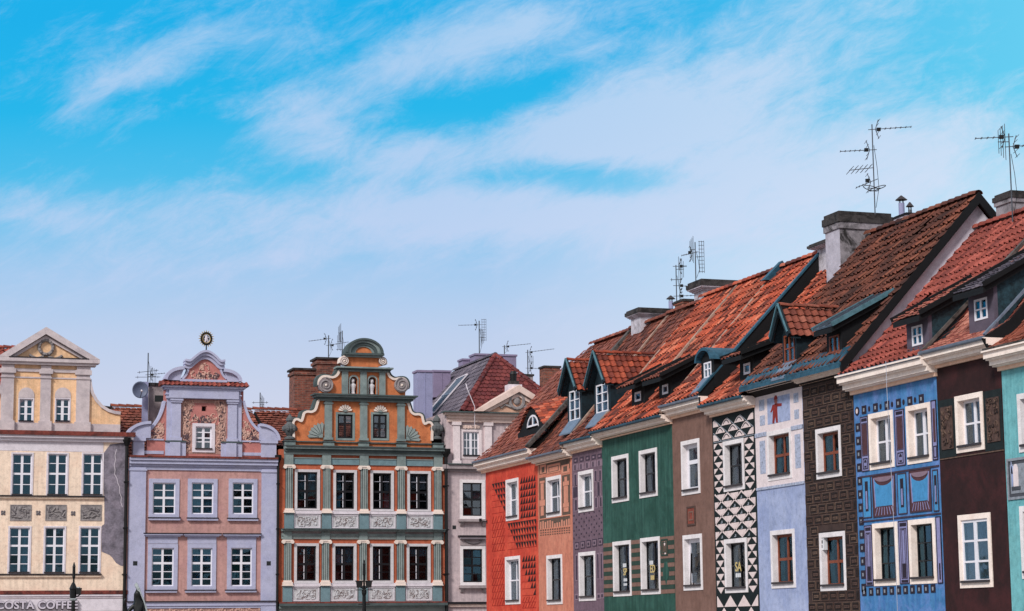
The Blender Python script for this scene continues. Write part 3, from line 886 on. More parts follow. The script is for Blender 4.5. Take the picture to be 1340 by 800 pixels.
mat('umber_relief', lin(84, 64, 58), var=.4, bump=.5, scale=9)
mat('grey_relief', lin(140, 146, 156), var=.25, bump=.3, scale=7)
mat('grey_dark', lin(70, 72, 80), var=.25, bump=.2)
mat('decal_white', lin(220, 222, 226), var=.02, bump=0)
mat('decal_yellow', lin(206, 184, 126), var=.03, bump=0)
mat('plastic_white', lin(222, 222, 226), var=.03, bump=0, rough=.4)

def pp(mb, h, pts, m_, t=.014, off=0.0): mb.prism(h.P(pts, off), off-t, off+.01, m_)
def pr(mb, h, xl, xr, yt, yb, m_, t=.014):
    x0, x1, z0, z1 = h.rect(xl, xr, yt, yb); mb.prism(rc(x0, x1, z0, z1), -t, .01, m_)
def fr_(mb, x0, x1, z0, z1, b_, m_, t=.02): mb.ring(x0, x1, z0, z1, b_, -t, .01, m_)
def rwin(h, q, **k):
    x0, x1, z0, z1 = h.rect(*q)
    return window(h, x0, x1, z0, z1, **k)

GRP = 'painted houses of the narrow row'
Yb = [83.52, 77.04, 73.22, 70.15, 63.76, 60.56, 57.44, 54.25, 51.19, 46.76, 43.73, 39.6]
def row_house(i, name, label, wm, ztop, wins, deco=None):
    h = House('row', name, label, Yb[i], Yb[i+1], GRP)
    h.win = []
    for q, k in wins: h.win.append(rwin(h, q, **k))
    b = MB()
    if deco: deco(h, b)
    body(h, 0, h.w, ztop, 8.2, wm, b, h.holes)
    h.wall = b.build('wall', h.e)
    return h
WHT = dict(sash='white_paint', curtain=(0, 1, 1), fr=.06, glass='glass_soft')
DRK = dict(sash='dark_paint', curtain=(0, .6, 1), fr=.05, glass='glass_soft')
WOOD = dict(sash='brown_wood', fr=.075, mull=.08, rows=(.5,))

# ---- red house at the end of the row
def deco_red(h, b):
    def zone(xl, xr, yt, yb, nc, nr, kind, ok, m_='ink', sc=1.0):
        x0, x1, z0, z1 = h.rect(xl, xr, yt, yb)
        dx, dz = (x1-x0)/nc, (z1-z0)/nr
        for r in range(nr):
            for c in range(nc):
                if not ok(r, c): continue
                x, z = x0+c*dx, z1-(r+1)*dz
                if kind == 'up': q = [(x+.02, z+.06*dz), (x+dx*.86*sc, z+.06*dz), (x+dx*.8*sc, z+dz*.88)]
                else: q = [(x+.02, z+.92*dz), (x+dx*.9*sc, z+.92*dz), (x+dx*.84*sc, z+dz*.1)]
                b.prism(q, -.016, .01, m_)
            if m_ == 'ink':
                b.box(x0, x1, -.006, .01, z1-(r+1)*dz, z1-(r+1)*dz+.018, 'brick_red_line')
    zone(680.8, 701.5, 624.5, 679, 6, 6, 'up', lambda r, c: True)
    zone(644, 661.5, 633, 673, 5, 5, 'down', lambda r, c: c >= r)
    zone(664.5, 702.5, 684.5, 720, 11, 4, 'down', lambda r, c: c >= r)
    zone(683.5, 701.5, 727, 780, 5, 6, 'up', lambda r, c: c >= r-1)
    ol = 'brick_red_line'
    def faint(xl, xr, yt, yb, nc, nr):
        x0, x1, z0, z1 = h.rect(xl, xr, yt, yb); dx, dz = (x1-x0)/nc, (z1-z0)/nr
        for r in range(nr):
            for c in range(nc):
                x, z = x0+c*dx, z1-(r+1)*dz
                bar(b, (x, -.002, z), (x+dx*.8, -.002, z+dz*.9), .02, .02, ol, (0, 1, 0))
            b.box(x0, x1, -.006, .01, z1-(r+1)*dz-.012, z1-(r+1)*dz+.012, ol)
    faint(644, 661, 676, 722, 5, 5)
    faint(644, 660.5, 731, 793, 5, 7)
    faint(684, 701.5, 781, 796, 5, 2)
red = row_house(0, 'red_house', 'red house at the far end of the row with rows of dark painted triangles', 'red_wall', 9.02,
    [((662.5, 678.9, 628.5, 682.4), dict(WHT)), ((661.6, 681, 729.2, 791.5), dict(WHT))], deco_red)
row_cornice(red, 8.98, 9.46, .45, ext=(.42, .02))
main_roof(red, -.35, red.w, -.42, 9.45, 4, 14.15, 'flat', 'tile_russet', kick=.22, eave='zinc', hip=(2.4, 0, 13.15), tw=.2, th=.24, lift=.035, seed=11,
          keep=lambda a, s: not (a < 2.4 and s > 5.1 and a < (s-5.1)*1.75))
strip(red, red.w, 'verge_strip', 'mossy_mortar', .26, .14)

# ---- salmon house
def deco_sal(h, b):
    O, L = 'olive_ground', 'salmon_light'
    def z(x, y): return (620+x/7.272, 590+y/7.272)
    def q(x0, x1, y0, y1, m_, t): a = z(x0, y0); c = z(x1, y1); pr(b, h, a[0], c[0], a[1], c[1], m_, t)
    q(626, 915, 128, 228, O, .010)
    for a, c in ((634, 690), (700, 826), (838, 908)): q(a, c, 140, 222, L, .016)
    q(716, 812, 158, 208, O, .019); q(722, 806, 164, 202, L, .023)
    q(650, 676, 158, 210, O, .019); q(856, 892, 152, 200, O, .019)
    q(626, 686, 262, 655, O, .010); q(632, 676, 292, 312, L, .018); q(640, 668, 314, 470, L, .016); q(630, 680, 474, 530, L, .016); q(640, 668, 532, 620, L, .016)
    q(842, 918, 236, 618, O, .010); q(866, 890, 250, 292, L, .016); q(852, 908, 296, 336, L, .016); q(860, 900, 338, 500, L, .018); q(852, 908, 502, 540, L, .016); q(858, 904, 542, 585, L, .016)
    q(626, 918, 664, 745, O, .010); q(626, 918, 650, 660, L, .020)
    R = random.Random(4)
    for i in range(13):
        x = 634+i*22.4
        q(x, x+13, 668+R.uniform(0, 40)-i*2.2, 752-i*2.2, L, .017)
    for r in range(3):
        for i in range(13): q(634+i*22.4, 646+i*22.4, 756+r*22-i*2.2, 766+r*22-i*2.2, O, .010)
sal = row_house(1, 'salmon_house', 'salmon pink house with brown ornamental panels, next to the red house', 'salmon_wall', 8.85,
    [((715.2, 734.6, 625.4, 678), dict(WHT)), ((715.9, 736.2, 727.4, 791.5), dict(DRK))], deco_sal)
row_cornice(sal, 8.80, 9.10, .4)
main_roof(sal, 0, sal.w, -.42, 9.08, 4, 14.2, 'flat', 'tile_brown', kick=.2, eave='zinc', tw=.2, th=.25, lift=.035, seed=12)
strip(sal, sal.w, 'verge_strip', 'mortar', .18, .1)

# ---- grey violet house
def deco_vio(h, b):
    D, L = 'mauve_dark', 'mauve_light'
    def q(x0, x1, y0, y1, m_, t=.014): pr(b, h, 620+x0/7.272, 620+x1/7.272, 590+y0/7.272, 590+y1/7.272, m_, t)
    for i in range(5):
        x = 952+i*57; y = 75-i*11
        q(x, x+38, y, y+44, D, .012); q(x+11, x+27, y+13, y+31, L, .018)
        q(x-4, x+44, y+58, y+120, L, .010); q(x+8, x+20, y+64, y+112, D, .014)
    for (x0, x1, y0, y1) in ((962, 978, 230, 330), (966, 984, 470, 570), (1155, 1170, 195, 290), (1198, 1212, 190, 280), (1160, 1174, 448, 540), (1204, 1218, 445, 530), (1180, 1200, 300, 430), (948, 990, 350, 450)):
        q(x0-8, x1+8, y0-12, y1+12, L, .010); q(x0, x1, y0, y1, D, .016)
    R = random.Random(5)
    for r in range(7):
        for c in range(6):
            x = 950+c*48+(r % 2)*22; y = 612+r*36-c*9
            q(x, x+9, y, y+16, D, .010)
    for i in range(5):
        x = 962+i*56; y = 873-i*10
        q(x, x+42, y, y+70, D, .012); q(x+6, x+36, y+10, y+60, L, .017); q(x+13, x+29, y+22, y+48, D, .021)
    for (x0, x1, y0, y1) in ((974, 988, 1000, 1230), (1178, 1190, 985, 1215), (1212, 1224, 980, 1215), (972, 990, 1375, 1410), (1182, 1200, 1370, 1400), (1216, 1232, 1365, 1395)):
        q(x0-7, x1+7, y0-12, y1+12, L, .010); q(x0, x1, y0, y1, D, .016)
vio = row_house(2, 'violet_house', 'narrow grey violet house with painted dark squares, left of the green house', 'violet_wall', 8.97,
    [((757.3, 776.8, 617.9, 671.4), dict(WHT)), ((758, 779.6, 723.4, 787), dict(DRK))], deco_vio)
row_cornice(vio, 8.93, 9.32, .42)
main_roof(vio, 0, vio.w, -.42, 9.33, 4, 14.25, 'flat', 'tile_brown', kick=.2, eave='teal_metal', tw=.2, th=.27, lift=.04, seed=13)
strip(vio, vio.w, 'verge_strip', 'mortar', .18, .1)

# ---- green house
def lettering(h, w, txt, px, py, hgt, m_, y, name='lettering', bold=.012, squash=1.0):
    cu_ = bpy.data.curves.new('txt', 'FONT'); cu_.body = txt; cu_.size = hgt; cu_.extrude = .004; cu_.offset = bold*hgt; cu_.align_x = 'CENTER'; cu_.align_y = 'CENTER'
    o = bpy.data.objects.new('txt', cu_); C.objects.link(o)
    bpy.context.view_layer.update()
    me = bpy.data.meshes.new_from_object(o.evaluated_get(bpy.context.evaluated_depsgraph_get()))
    bpy.data.objects.remove(o)
    x, z = h.p(px, py, y)
    me.transform(Matrix.Translation((x, y, z)) @ Matrix.Rotation(PI/2, 4, 'X') @ Matrix.Diagonal((squash, 1, 1, 1)))
    me.materials.clear(); me.materials.append(MAT[m_]); me.name = name
    q = bpy.data.objects.new(name, me); C.objects.link(q); q.parent = w
    return q
def deco_green(h, b):
    ws = [h.p(788.5, 740)[0], h.p(802.8, 745)[0], h.p(826.5, 745)[0], h.p(839, 740)[0], h.p(864.4, 740)[0], h.w]
    zt = h.p(840, 705.8)[1]; zb = h.p(840, 778.6)[1]
    n = 13; dz = (zt-zb)/n
    for i in range(n):
        m_ = 'tan_stripe' if i % 2 == 0 else 'green_dark'
        for a, c in ((.02, ws[1]-.01), (ws[2]+.01, ws[3]-.01), (ws[4]+.01, h.w-.02)):
            b.box(a, c, -.010, .01, zt-(i+1)*dz+.004, zt-i*dz-.004, m_)
    x0, x1, z0, z1 = h.rect(865.5, 874.5, 706, 728)
    b.prism(rc(x0, x1, z0, z1), -.016, .01, 'olive_ground'); fr_(b, x0, x1, z0, z1, .05, 'green_dark', .024)
    fr_(b, x0+.12, x1-.12, z0+.1, z1-.1, .03, 'green_dark', .022)
    b.prism(arc((x0+x1)/2+.03, (z0+z1)/2+.12, .05, .07, 0, 360, 10)[:-1], -.022, .01, 'ivory_paint'); b.prism(arc((x0+x1)/2+.07, (z0+z1)/2-.2, .06, .05, 0, 360, 10)[:-1], -.022, .01, 'ivory_paint')
    cx, cz = h.p(872, 750)
    b.prism(arc(cx, cz, .26, .24, 0, 360, 18)[:-1], -.018, .01, 'green_wall'); b.prism([(cx-.2, cz+.1), (cx+.2, cz+.1), (cx+.12, cz+.36), (cx-.12, cz+.36)], -.0165, .01, 'green_wall')
    b.prism([(cx-.1, cz-.2), (cx+.1, cz-.2), (cx, cz-.4)], -.0165, .01, 'green_wall')
gr = row_house(3, 'green_house', 'dark green house with brown and green stripes round its lower windows', 'green_wall', 9.22,
    [((801, 823, 598.2, 659), dict(DRK)), ((837, 860.5, 590.5, 652.7), dict(DRK)), ((802.8, 826.5, 709.5, 781), dict(DRK)), ((839, 864.4, 704.7, 778.7), dict(DRK))], deco_green)
for (t, px, py, hg, m_, k) in (('SP', 818, 749, .34, 'decal_yellow', 2), ('ED', 854, 745, .36, 'decal_yellow', 3), ('FR', 817.5, 740, .13, 'decal_white', 2), ('10-18', 818.5, 759, .10, 'decal_white', 2), ('SOBOTA', 818.5, 765, .08, 'decal_white', 2),
                               ('N', 852.5, 736.5, .13, 'decal_white', 3), ('ZIMA', 854, 756, .15, 'decal_yellow', 3)):
    if t in ('SP', 'ED'): lettering(gr, gr.win[k], t, px, py, hg, m_, .135)
    else:
        # the small lines under and over the letters are too small to read: bars of the right size
        x, z = gr.p(px, py, .135); bb = MB()
        for j in range(3): bb.box(x-.16+j*.11, x-.08+j*.11, .131, .137, z-hg/2, z+hg/2, m_)
        bb.build('decal', gr.win[k])
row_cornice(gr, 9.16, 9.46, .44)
main_roof(gr, 0, gr.w, -.42, 9.44, 4, 14.4, 'pantile', 'tile_orange', kick=.15, eave='teal_metal', seed=14)
strip(gr, gr.w*.5, 'verge_strip', 'mortar', .14, .08, .42, 1)
strip(gr, gr.w, 'verge_strip', 'mortar', .16, .1)

# ---- brown house
def deco_brown(h, b):
    x0, x1, z0, z1 = h.rect(900, 910, 665, 687)
    b.prism(rc(x0, x1, z0, z1), -.016, .01, 'rust_relief'); fr_(b, x0-.03, x1+.03, z0-.04, z1+.04, .06, 'umber_relief', .03)
    fr_(b, x0+.13, x1-.13, z0+.12, z1-.12, .04, 'tan_stripe', .03)
br = row_house(4, 'brown_house', 'plain brown house with one small rust relief between two white windows', 'brown_wall', 9.34,
    [((892.2, 916.2, 578.3, 649.2), dict(WHT, rows=((.62, .13),), cols=1, fr=.12)), ((894.7, 919.5, 701, 773.3), dict(WHT, rows=((.66, .13), (.3, .04)), cols=1, fr=.12))], deco_brown)
row_cornice(br, 9.30, 9.72, .45)
main_roof(br, 0, br.w, -.42, 9.72, 4, 14.42, 'pantile', 'tile_orange', kick=.15, eave='zinc', seed=15)

# ---- black and white house
def deco_bw(h, b):
    I = 'ivory_paint'
    xl, xr = .10, h.w-.10
    wins_ = [h.rect(947.2, 974.4, 578.4, 644.4), h.rect(949, 978.5, 706.3, 776.6)]
    ztop = 9.05
    # arched scales over the upper window
    za = wins_[0][3]+.05; dz = (ztop-.12-za)/3; dx = (xr-xl)/3.12
    for r in range(3):
        for c in range(-1, 5):
            cx = xl+(c+.05+(.5 if r == 1 else 0))*dx; z = za+.03+(2-r)*dz
            half = dx*.37
            pts = [(cx+half*t, z+dz*.84*(1-abs(t)**1.7)) for t in [i/6-1 for i in range(13)]]
            pts = [(min(xr, max(xl, x)), zz) for x, zz in pts]
            if pts[-1][0]-pts[0][0] < .12: continue
            b.prism([(pts[0][0], z-.01), (pts[-1][0], z-.01)]+pts[::-1], -.014, .01, I)
            if xl < cx-half*.5 and cx+half*.5 < xr:
                inn = [(cx+half*.62*t, z+.03+dz*.5*(1-abs(t)**1.7)) for t in [i/5-1 for i in range(11)]]
                for i in range(10): bar(b, (inn[i][0], -.012, inn[i][1]), (inn[i+1][0], -.012, inn[i+1][1]), .02, .03, 'grey_dark', (0, 0, 1))
    def seg(p, q, w, m_):
        den = q[0]-p[0]; ta, tb = sorted(((xl-p[0])/den, (xr-p[0])/den)); ta = max(0, ta); tb = min(1, tb)
        if tb > ta: bar(b, (p[0]+den*ta, 0, p[1]+(q[1]-p[1])*ta), (p[0]+den*tb, 0, p[1]+(q[1]-p[1])*tb), .02, w, m_, (0, 0, 1))
    for k in range(-2, 4): seg((xl+(k+.1)*dx, ztop-.1), (xl+(k+1.6)*dx, za), .03, 'grey_relief')
    b.box(xl, xr, -.01, .01, za-.03, za-.005, 'grey_relief')
    # triangles beside the windows: white corners over a black peak, then a white point hanging down
    for (x0, x1, z0, z1) in wins_:
        for a, c in ((xl+.02, x0-.05), (x1+.05, xr-.02)):
            n = 4; d = (z1-z0)/n; mx = (a+c)/2
            for i in range(n):
                zt = z1-i*d-.02
                b.prism([(a, zt), (mx-.03, zt), (a, zt-d*.42)], -.014, .01, I); b.prism([(c, zt), (c, zt-d*.42), (mx+.03, zt)], -.014, .01, I)
                b.prism([(a+.01, zt-d*.50), (c-.01, zt-d*.50), (mx, zt-d*.97)], -.014, .01, I)
    # lattice with hanging half discs between the floors
    z1 = wins_[0][2]-.04; z0 = wins_[1][3]+.04; rows_ = 6; d = (z1-z0)/rows_; dx = (xr-xl)/3
    for r in range(rows_):
        for c in range(-1, 4):
            cx = xl+(c+.5+(.5 if r % 2 else 0))*dx; zt = z1-r*d-.015
            pts = [(cx+dx*.31*t, zt-d*.74*(1-abs(t)**2.2)) for t in [i/6-1 for i in range(13)]]
            pts = [(min(xr, max(xl, x)), zz) for x, zz in pts]
            if pts[-1][0]-pts[0][0] > .12: b.prism(pts, -.014, .01, I)
            cx2 = cx+dx*.5
            if xl+.1 < cx2 < xr-.1: b.box(cx2-.03, cx2+.03, -.012, .01, zt-d*.9, zt-d*.55, 'grey_relief'); b.box(cx2-.09, cx2+.02, -.013, .01, zt-d*.92, zt-d*.8, 'grey_relief')
    for k in range(-4, 7):
        for sgn in (1, -1): seg((xl+k*dx, z1), (xl+k*dx+sgn*dx*.5*rows_, z0), .05, I)
    # big triangles below
    zt = wins_[1][2]-.05
    for r in range(5):
        d2 = (xr-xl)/3
        for c in range(-1, 4):
            cx = xl+(c+.5+(0 if r % 2 else .5))*d2
            pts = [(min(xr, max(xl, cx-d2*.46)), zt-(r+1)*.36), (min(xr, max(xl, cx+d2*.46)), zt-(r+1)*.36), (min(xr, max(xl, cx)), zt-r*.36-.03)]
            if pts[1][0]-pts[0][0] > .1: b.prism(pts, -.014, .01, I)
bw = row_house(5, 'black_and_white_house', 'house covered in black and white triangles and half discs', 'black_wall', 9.1,
    [((947.2, 974.4, 578.4, 644.4), dict(DRK)), ((949, 978.5, 706.3, 776.6), dict(DRK, curtain=(.0, .3, 1)))], deco_bw)
lettering(bw, bw.win[1], 'SA', 966, 742.5, .4, 'decal_yellow', .135)
bb = MB(); x, z = bw.p(966.5, 753, .135)
for j in range(3): bb.box(x-.2+j*.13, x-.1+j*.13, .131, .137, z-.06, z+.06, 'decal_white')
bb.build('decal', bw.win[1])
row_cornice(bw, 9.06, 9.4, .42)
main_roof(bw, 0, bw.w, -.42, 9.40, 4, 13.9, 'pantile', 'tile_orange', kick=.15, eave='teal_metal', seed=16)

# ---- white and periwinkle house
def deco_wb(h, b):
    x0, x1, z0, z1 = h.rect(990.5, 1051, 510, 636)
    zm = h.p(1010, 636)[1]; zt = 9.44
    zc = h.p(1000, 568)[1]
    wx0, wx1, wz0, wz1 = h.rect(1004.8, 1036.7, 565.7, 630.4)
    S_, B_ = 'shell_white', 'blue_speckle'
    b.prism(rc(.02, h.w-.02, zm, zt), -.008, .01, S_, [rc(wx0+.02, wx1-.02, wz0+.02, wz1-.02)])
    b.box(.02, h.w-.02, -.045, .01, zc-.06, zc+.06, 'grey_paint') if False else None
    b.box(.02, wx0-.02, -.03, .01, zc-.07, zc+.05, 'blue_speckle'); b.box(wx1+.02, h.w-.02, -.03, .01, zc-.07, zc+.05, 'blue_speckle')
    b.box(.02, h.w-.02, -.03, .01, zm-.08, zm-.004, 'blue_speckle')
    def q(x0, x1, y0, y1, m_, t=.014): pr(b, h, 920+x0/5.333, 920+x1/5.333, 500+y0/5.333, 500+y1/5.333, m_, t)
    q(452, 610, 118, 300, 'mural_blue', .014)
    for a in ((394, 430, 130, 205), (400, 434, 238, 308), (634, 668, 82, 148), (640, 672, 196, 262)): q(*a, B_, .014)
    q(400, 438, 415, 645, B_, .014); q(645, 684, 368, 605, B_, .014)
    # the painted man in red, one arm out
    def zp(l): return [(920+x/5.333, 500+y/5.333) for x, y in l]
    b.prism(h.P(zp([(488, 162), (478, 200), (472, 212), (482, 212), (492, 195), (490, 235), (488, 290), (500, 290), (508, 240), (514, 284), (526, 284), (522, 200), (522, 172), (552, 168), (552, 148), (514, 150)])), -.020, .01, 'mural_red')
    cx, cz = h.p(*zp([(511, 132)])[0]); b.prism(arc(cx, cz, .10, .12, 0, 360, 12)[:-1], -.020, .01, 'skin_paint')
    b.prism(arc(cx, cz+.02, .12, .14, 10, 170, 8), -.024, .01, 'mural_red')
wb = row_house(6, 'white_and_blue_house', 'house white above with a painted man in red, pale blue below', 'periwinkle_wall', 9.5,
    [((1004.8, 1036.7, 565.7, 630.4), dict(WOOD)), ((1009.5, 1041, 695, 770.6), dict(WOOD))], deco_wb)
row_cornice(wb, 9.44, 9.62, .36)

# ---- chocolate house with nested squares
def deco_db(h, b):
    wins_ = [h.rect(1068.6, 1101.6, 562.4, 628), h.rect(1073.6, 1107.6, 698, 774)]
    R = random.Random(9)
    dx, dz = .515, .30
    z = 9.3-dz*.6; r = 0
    while z > 1.2:
        x = dx*.5+(dx*.5 if r % 2 else 0)
        while x < h.w+dx*.3:
            a0, a1 = max(.03, x-dx*.44), min(h.w-.03, x+dx*.44)
            b0, b1 = z-dz*.42, z+dz*.42
            hit = any(a1 > w_[0]-.01 and a0 < w_[1]+.01 and b1 > w_[2]-.01 and b0 < w_[3]+.01 for w_ in wins_)
            if hit:
                for w_ in wins_:
                    if b1 > w_[2] and b0 < w_[3]:
                        if x < (w_[0]+w_[1])/2: a1 = min(a1, w_[0]-.03)
                        else: a0 = max(a0, w_[1]+.03)
            if a1-a0 > .16 and not any(a1 > w_[0] and a0 < w_[1] and b1 > w_[2] and b0 < w_[3] for w_ in wins_):
                b.ring(a0+.02, a1-.02, b0+.015, b1-.015, .05, -.016, .01, 'umber_dark')
                if a1-a0 > .22:
                    b.ring(a0, a1, b0, b1, .02, -.022, .01, 'umber_line' if R.random() < .55 else 'umber_relief')
                    if a1-a0 > .3: b.box(a0+.10, a1-.10, -.026, .01, b0+.085, b1-.085, 'umber_relief' if R.random() < .7 else 'umber_line')
                if a1-a0 > .36: b.ring(a0+.14, a1-.14, b0+.115, b1-.115, .02, -.031, .01, 'umber_dark')
            x += dx
        z -= dz; r += 1
    for w_ in wins_:
        b.ring(w_[0]-.04, w_[1]+.04, w_[2]-.04, w_[3]+.04, .05, -.012, .01, 'umber_dark')
db = row_house(7, 'chocolate_house', 'dark chocolate brown house covered in nested square bosses', 'chocolate_wall', 9.42,
    [((1068.6, 1101.6, 562.4, 628), dict(WOOD)), ((1073.6, 1107.6, 698, 774), dict(WOOD))], deco_db)
row_cornice(db, 9.36, 9.62, .40)

# the steep roof both houses share belongs to the chocolate house (its wider part) and the white one
main_roof(wb, 0, wb.w, -.42, 9.62, 4, 14.45, 'pantile', 'tile_umber', kick=.0, eave='teal_metal', seed=17, jit=.022, lift=.08)
main_roof(db, 0, db.w+.24, -.42, 9.60, 4, 14.46, 'pantile', 'tile_umber', kick=.0, over=.24, eave='teal_metal', seed=18, jit=.022, lift=.08)
def flashing(h, x0, x1):
    b = MB(); R = random.Random(int(x1*10)); x = x0
    while x < x1-.05:
        w = min(R.uniform(.35, .6), x1-x); s = R.uniform(.42, .62); y0 = h.ye-.08
        z0 = h.zroof(y0)+.10; y1 = y0+s*.7; z1 = h.zroof(y1)+.13; k = R.uniform(-.015, .02)
        b.add([(x, y0, z0+k), (x+w*.99, y0, z0-k), (x+w*.99, y1, z1), (x, y1, z1), (x, y0, z0-.14), (x+w*.99, y0, z0-.14), (x+w*.99, y1, z1-.1), (x, y1, z1-.1)],
              [(0, 1, 2, 3), (4, 5, 6, 7), (0, 1, 5, 4), (1, 2, 6, 5), (2, 3, 7, 6), (3, 0, 4, 7)], 'teal_metal')
        x += w
    b.build('eave_flashing', h.roof)
flashing(wb, 0, wb.w); flashing(db, 0, db.w+.2)
# dark overhanging verge and the pale gable strip of the steep roof
b = MB()
for (y0, y1, s) in ((db.ye-.05, db.yr, 1), (db.yr, 8.4, -1)):
    z0 = db.zroof(y0) if s > 0 else db.zr; z1 = db.zr if s > 0 else db.zr-(8.4-db.yr)*db.sl
    b.prism([(y0, z0-.24), (y1, z1-.24), (y1, z1+.09), (y0, z0+.09)], db.w+.18, db.w+.25, 'dark_timber', axis='x')
b.build('verge_board', db.roof)
b = MB()
b.prism([(-.02, 9.2), (-.0, db.zroof(-.0)-.2), (db.yr, db.zr-.2), (8.1, db.zr-.2-(8.1-db.yr)*db.sl), (8.1, 9.2)], db.w-.02, db.w+.03, 'gable_render', axis='x')
b.build('gable_wall', db.e)

# ---- blue house
def deco_blue(h, b):
    K, LI, PL, AZ = 'black_brown', 'lilac', 'plum', 'azure_light'
    def zz(x, y): return 1040+x/5, 490+y/5
    def z2(x, y): return 1040+x/5, 640+y/5
    def q(x0, x1, y0, y1, m_, t=.014, f=zz): a = f(x0, y0); c = f(x1, y1); pr(b, h, a[0], c[0], a[1], c[1], m_, t)
    def stud(x, y, f=zz, s=1.0):
        cx, cz = h.p(*f(x, y)); w_, hh = .12*s, .11*s
        b.box(cx-w_, cx+w_, -.016, .01, cz-hh, cz+hh, K); b.box(cx-.04*s, cx+.04*s, -.021, .01, cz-.05, cz+.04, 'grey_relief')
    # column of studs down the left edge, rows along top and bottom
    for i in range(18):
        x, y = 412+i*3.2, 260+i*87.5
        if i == 0:
            cx, cz = h.p(*zz(410, 242)); b.prism(arc(cx, cz, .12, .12, 0, 360, 12)[:-1], -.016, .01, K); b.prism(arc(cx, cz, .06, .07, 0, 360, 10)[:-1], -.02, .01, 'ivory_paint')
        elif y < 1400: stud(x, y)
    for i in range(6):
        stud(455+i*75, 232-i*14.5); cx, cz = h.p(*zz(488+i*75, 226-i*14.5))
        if i < 5: b.prism(arc(cx, cz, .055, .075, 0, 360, 8)[:-1], -.014, .01, K)
    for i in range(11): stud(457+i*45, 675-i*2.4, z2, .92)
    # lilac panels beside the windows
    def panel(x0, x1, y0, y1, f, red=True):
        a = f(x0, y0); c = f(x1, y1); X0, X1, Z0, Z1 = h.rect(a[0], c[0], a[1], c[1])
        b.prism(rc(X0, X1, Z0, Z1), -.012, .01, LI)
        b.ring(X0, X1, Z0, Z1, .022, -.022, .01, 'mauve_dark')
        H_ = Z1-Z0; w_ = X1-X0
        b.box(X0+w_*.15, X1-w_*.15, -.018, .01, Z1-H_*.09, Z1-H_*.035, K)
        if red:
            b.box(X0+w_*.22, X1-w_*.22, -.018, .01, Z0+H_*.30, Z1-H_*.14, PL); b.ring(X0+w_*.14, X1-w_*.14, Z0+H_*.28, Z1-H_*.12, .02, -.02, .01, 'mauve_dark')
            b.ring(X0+w_*.2, X1-w_*.2, Z0+H_*.04, Z0+H_*.24, .025, -.02, .01, K)
            cx = (X0+X1)/2; b.prism(arc(cx, Z0+H_*.16, w_*.14, H_*.05, 0, 180, 8), -.02, .01, K); b.box(cx-w_*.12, cx+w_*.12, -.019, .01, Z0+H_*.07, Z0+H_*.10, K)
        else:
            b.ring(X0+w_*.18, X1-w_*.18, Z0+H_*.08, Z1-H_*.12, .022, -.02, .01, 'mauve_dark')
            b.ring(X0+w_*.34, X1-w_*.34, Z0+H_*.1, Z1-H_*.14, .018, -.019, .01, 'mauve_dark')
            b.box(X0+w_*.3, X1-w_*.3, -.023, .01, Z0+H_*.10, Z0+H_*.32, K); b.box(X0+w_*.15, X1-w_*.15, -.018, .01, Z0+H_*.02, Z0+H_*.06, K)
    panel(436, 486, 280, 640, zz); panel(660, 722, 235, 605, zz)
    xa = h.p(1219.5, 570)[0]
    X0, X1, Z0, Z1 = h.rect(1220.3, 1227.5, 524, 603)
    for ok in (1,):
        b.prism(rc(xa+.03, h.w-.05, Z0, Z1), -.012, .01, LI); b.ring(xa+.03, h.w-.05, Z0, Z1, .025, -.022, .01, K)
        b.box(xa+.1, h.w-.12, -.018, .01, Z0+(Z1-Z0)*.3, Z1-(Z1-Z0)*.14, PL); b.ring(xa+.08, h.w-.1, Z0+.06, Z0+.36, .025, -.02, .01, K)
    panel(463, 512, 240, 636, z2, False); panel(686, 748, 210, 622, z2, False)
    xa = h.p(1225.6, 720)[0]; Z0, Z1 = h.p(1226, 764)[1], h.p(1226, 676)[1]
    b.prism(rc(xa+.03, h.w-.05, Z0, Z1), -.012, .01, LI); b.ring(xa+.03, h.w-.05, Z0, Z1, .025, -.022, .01, K); b.box(xa+.12, h.w-.14, -.02, .01, Z0+.1, Z0+.5, K)
    # blind panels between the floors: two broad swagged ones, narrow ones between
    for (xl, xr, yt, yb) in ((1142.5, 1172.5, 621.5, 678), (1190.5, 1219, 615, 672)):
        X0, X1, Z0, Z1 = h.rect(xl, xr, yt, yb)
        b.prism(rc(X0, X1, Z0, Z1), -.010, .01, PL); b.ring(X0, X1, Z0, Z1, .025, -.02, .01, 'mauve_dark')
        b.prism(arc((X0+X1)/2, Z1-.09, (X1-X0)/2-.12, .13, 180, 360, 8), -.019, .01, 'mauve_light')
        b.prism([(X0+.14, Z0+.28), (X1-.14, Z0+.28)]+arc((X0+X1)/2, Z1-.10, (X1-X0)/2-.1, .22, 360, 180, 8), -.016, .01, AZ)
        for sx in (0, 1):
            xx = X0+.09 if sx == 0 else X1-.09
            bar(b, (xx, 0, Z1-.1), (xx+(.06 if sx == 0 else -.06), 0, Z0+.25), .035, .05, LI, (0, 0, 1))
        for k in range(7):
            xx = X0+.12+(X1-X0-.24)*k/6; bar(b, (xx, 0, Z0+.05), (xx+((X0+X1)/2-xx)*.25, 0, Z0+.25), .03, .025, LI, (0, 0, 1))
    for (xl, xr, yt, yb) in ((1129, 1140.5, 624, 679), (1175, 1187, 620, 674), (1221.5, 1228.5, 615, 670)):
        X0, X1, Z0, Z1 = h.rect(xl, xr, yt, yb); X1 = min(X1, h.w-.04)
        b.prism(rc(X0, X1, Z0, Z1), -.010, .01, AZ); b.ring(X0, X1, Z0, Z1, .03, -.018, .01, 'mauve_dark')
        cx = (X0+X1)/2; w_ = min(.08, (X1-X0)*.22); b.box(cx-w_, cx+w_, -.016, .01, Z0+.18, Z1-.14, K); b.box(cx-w_*.5, cx+w_*.5, -.021, .01, Z0+.24, Z1-.4, LI)
    zl = h.p(1180, 617)[1]
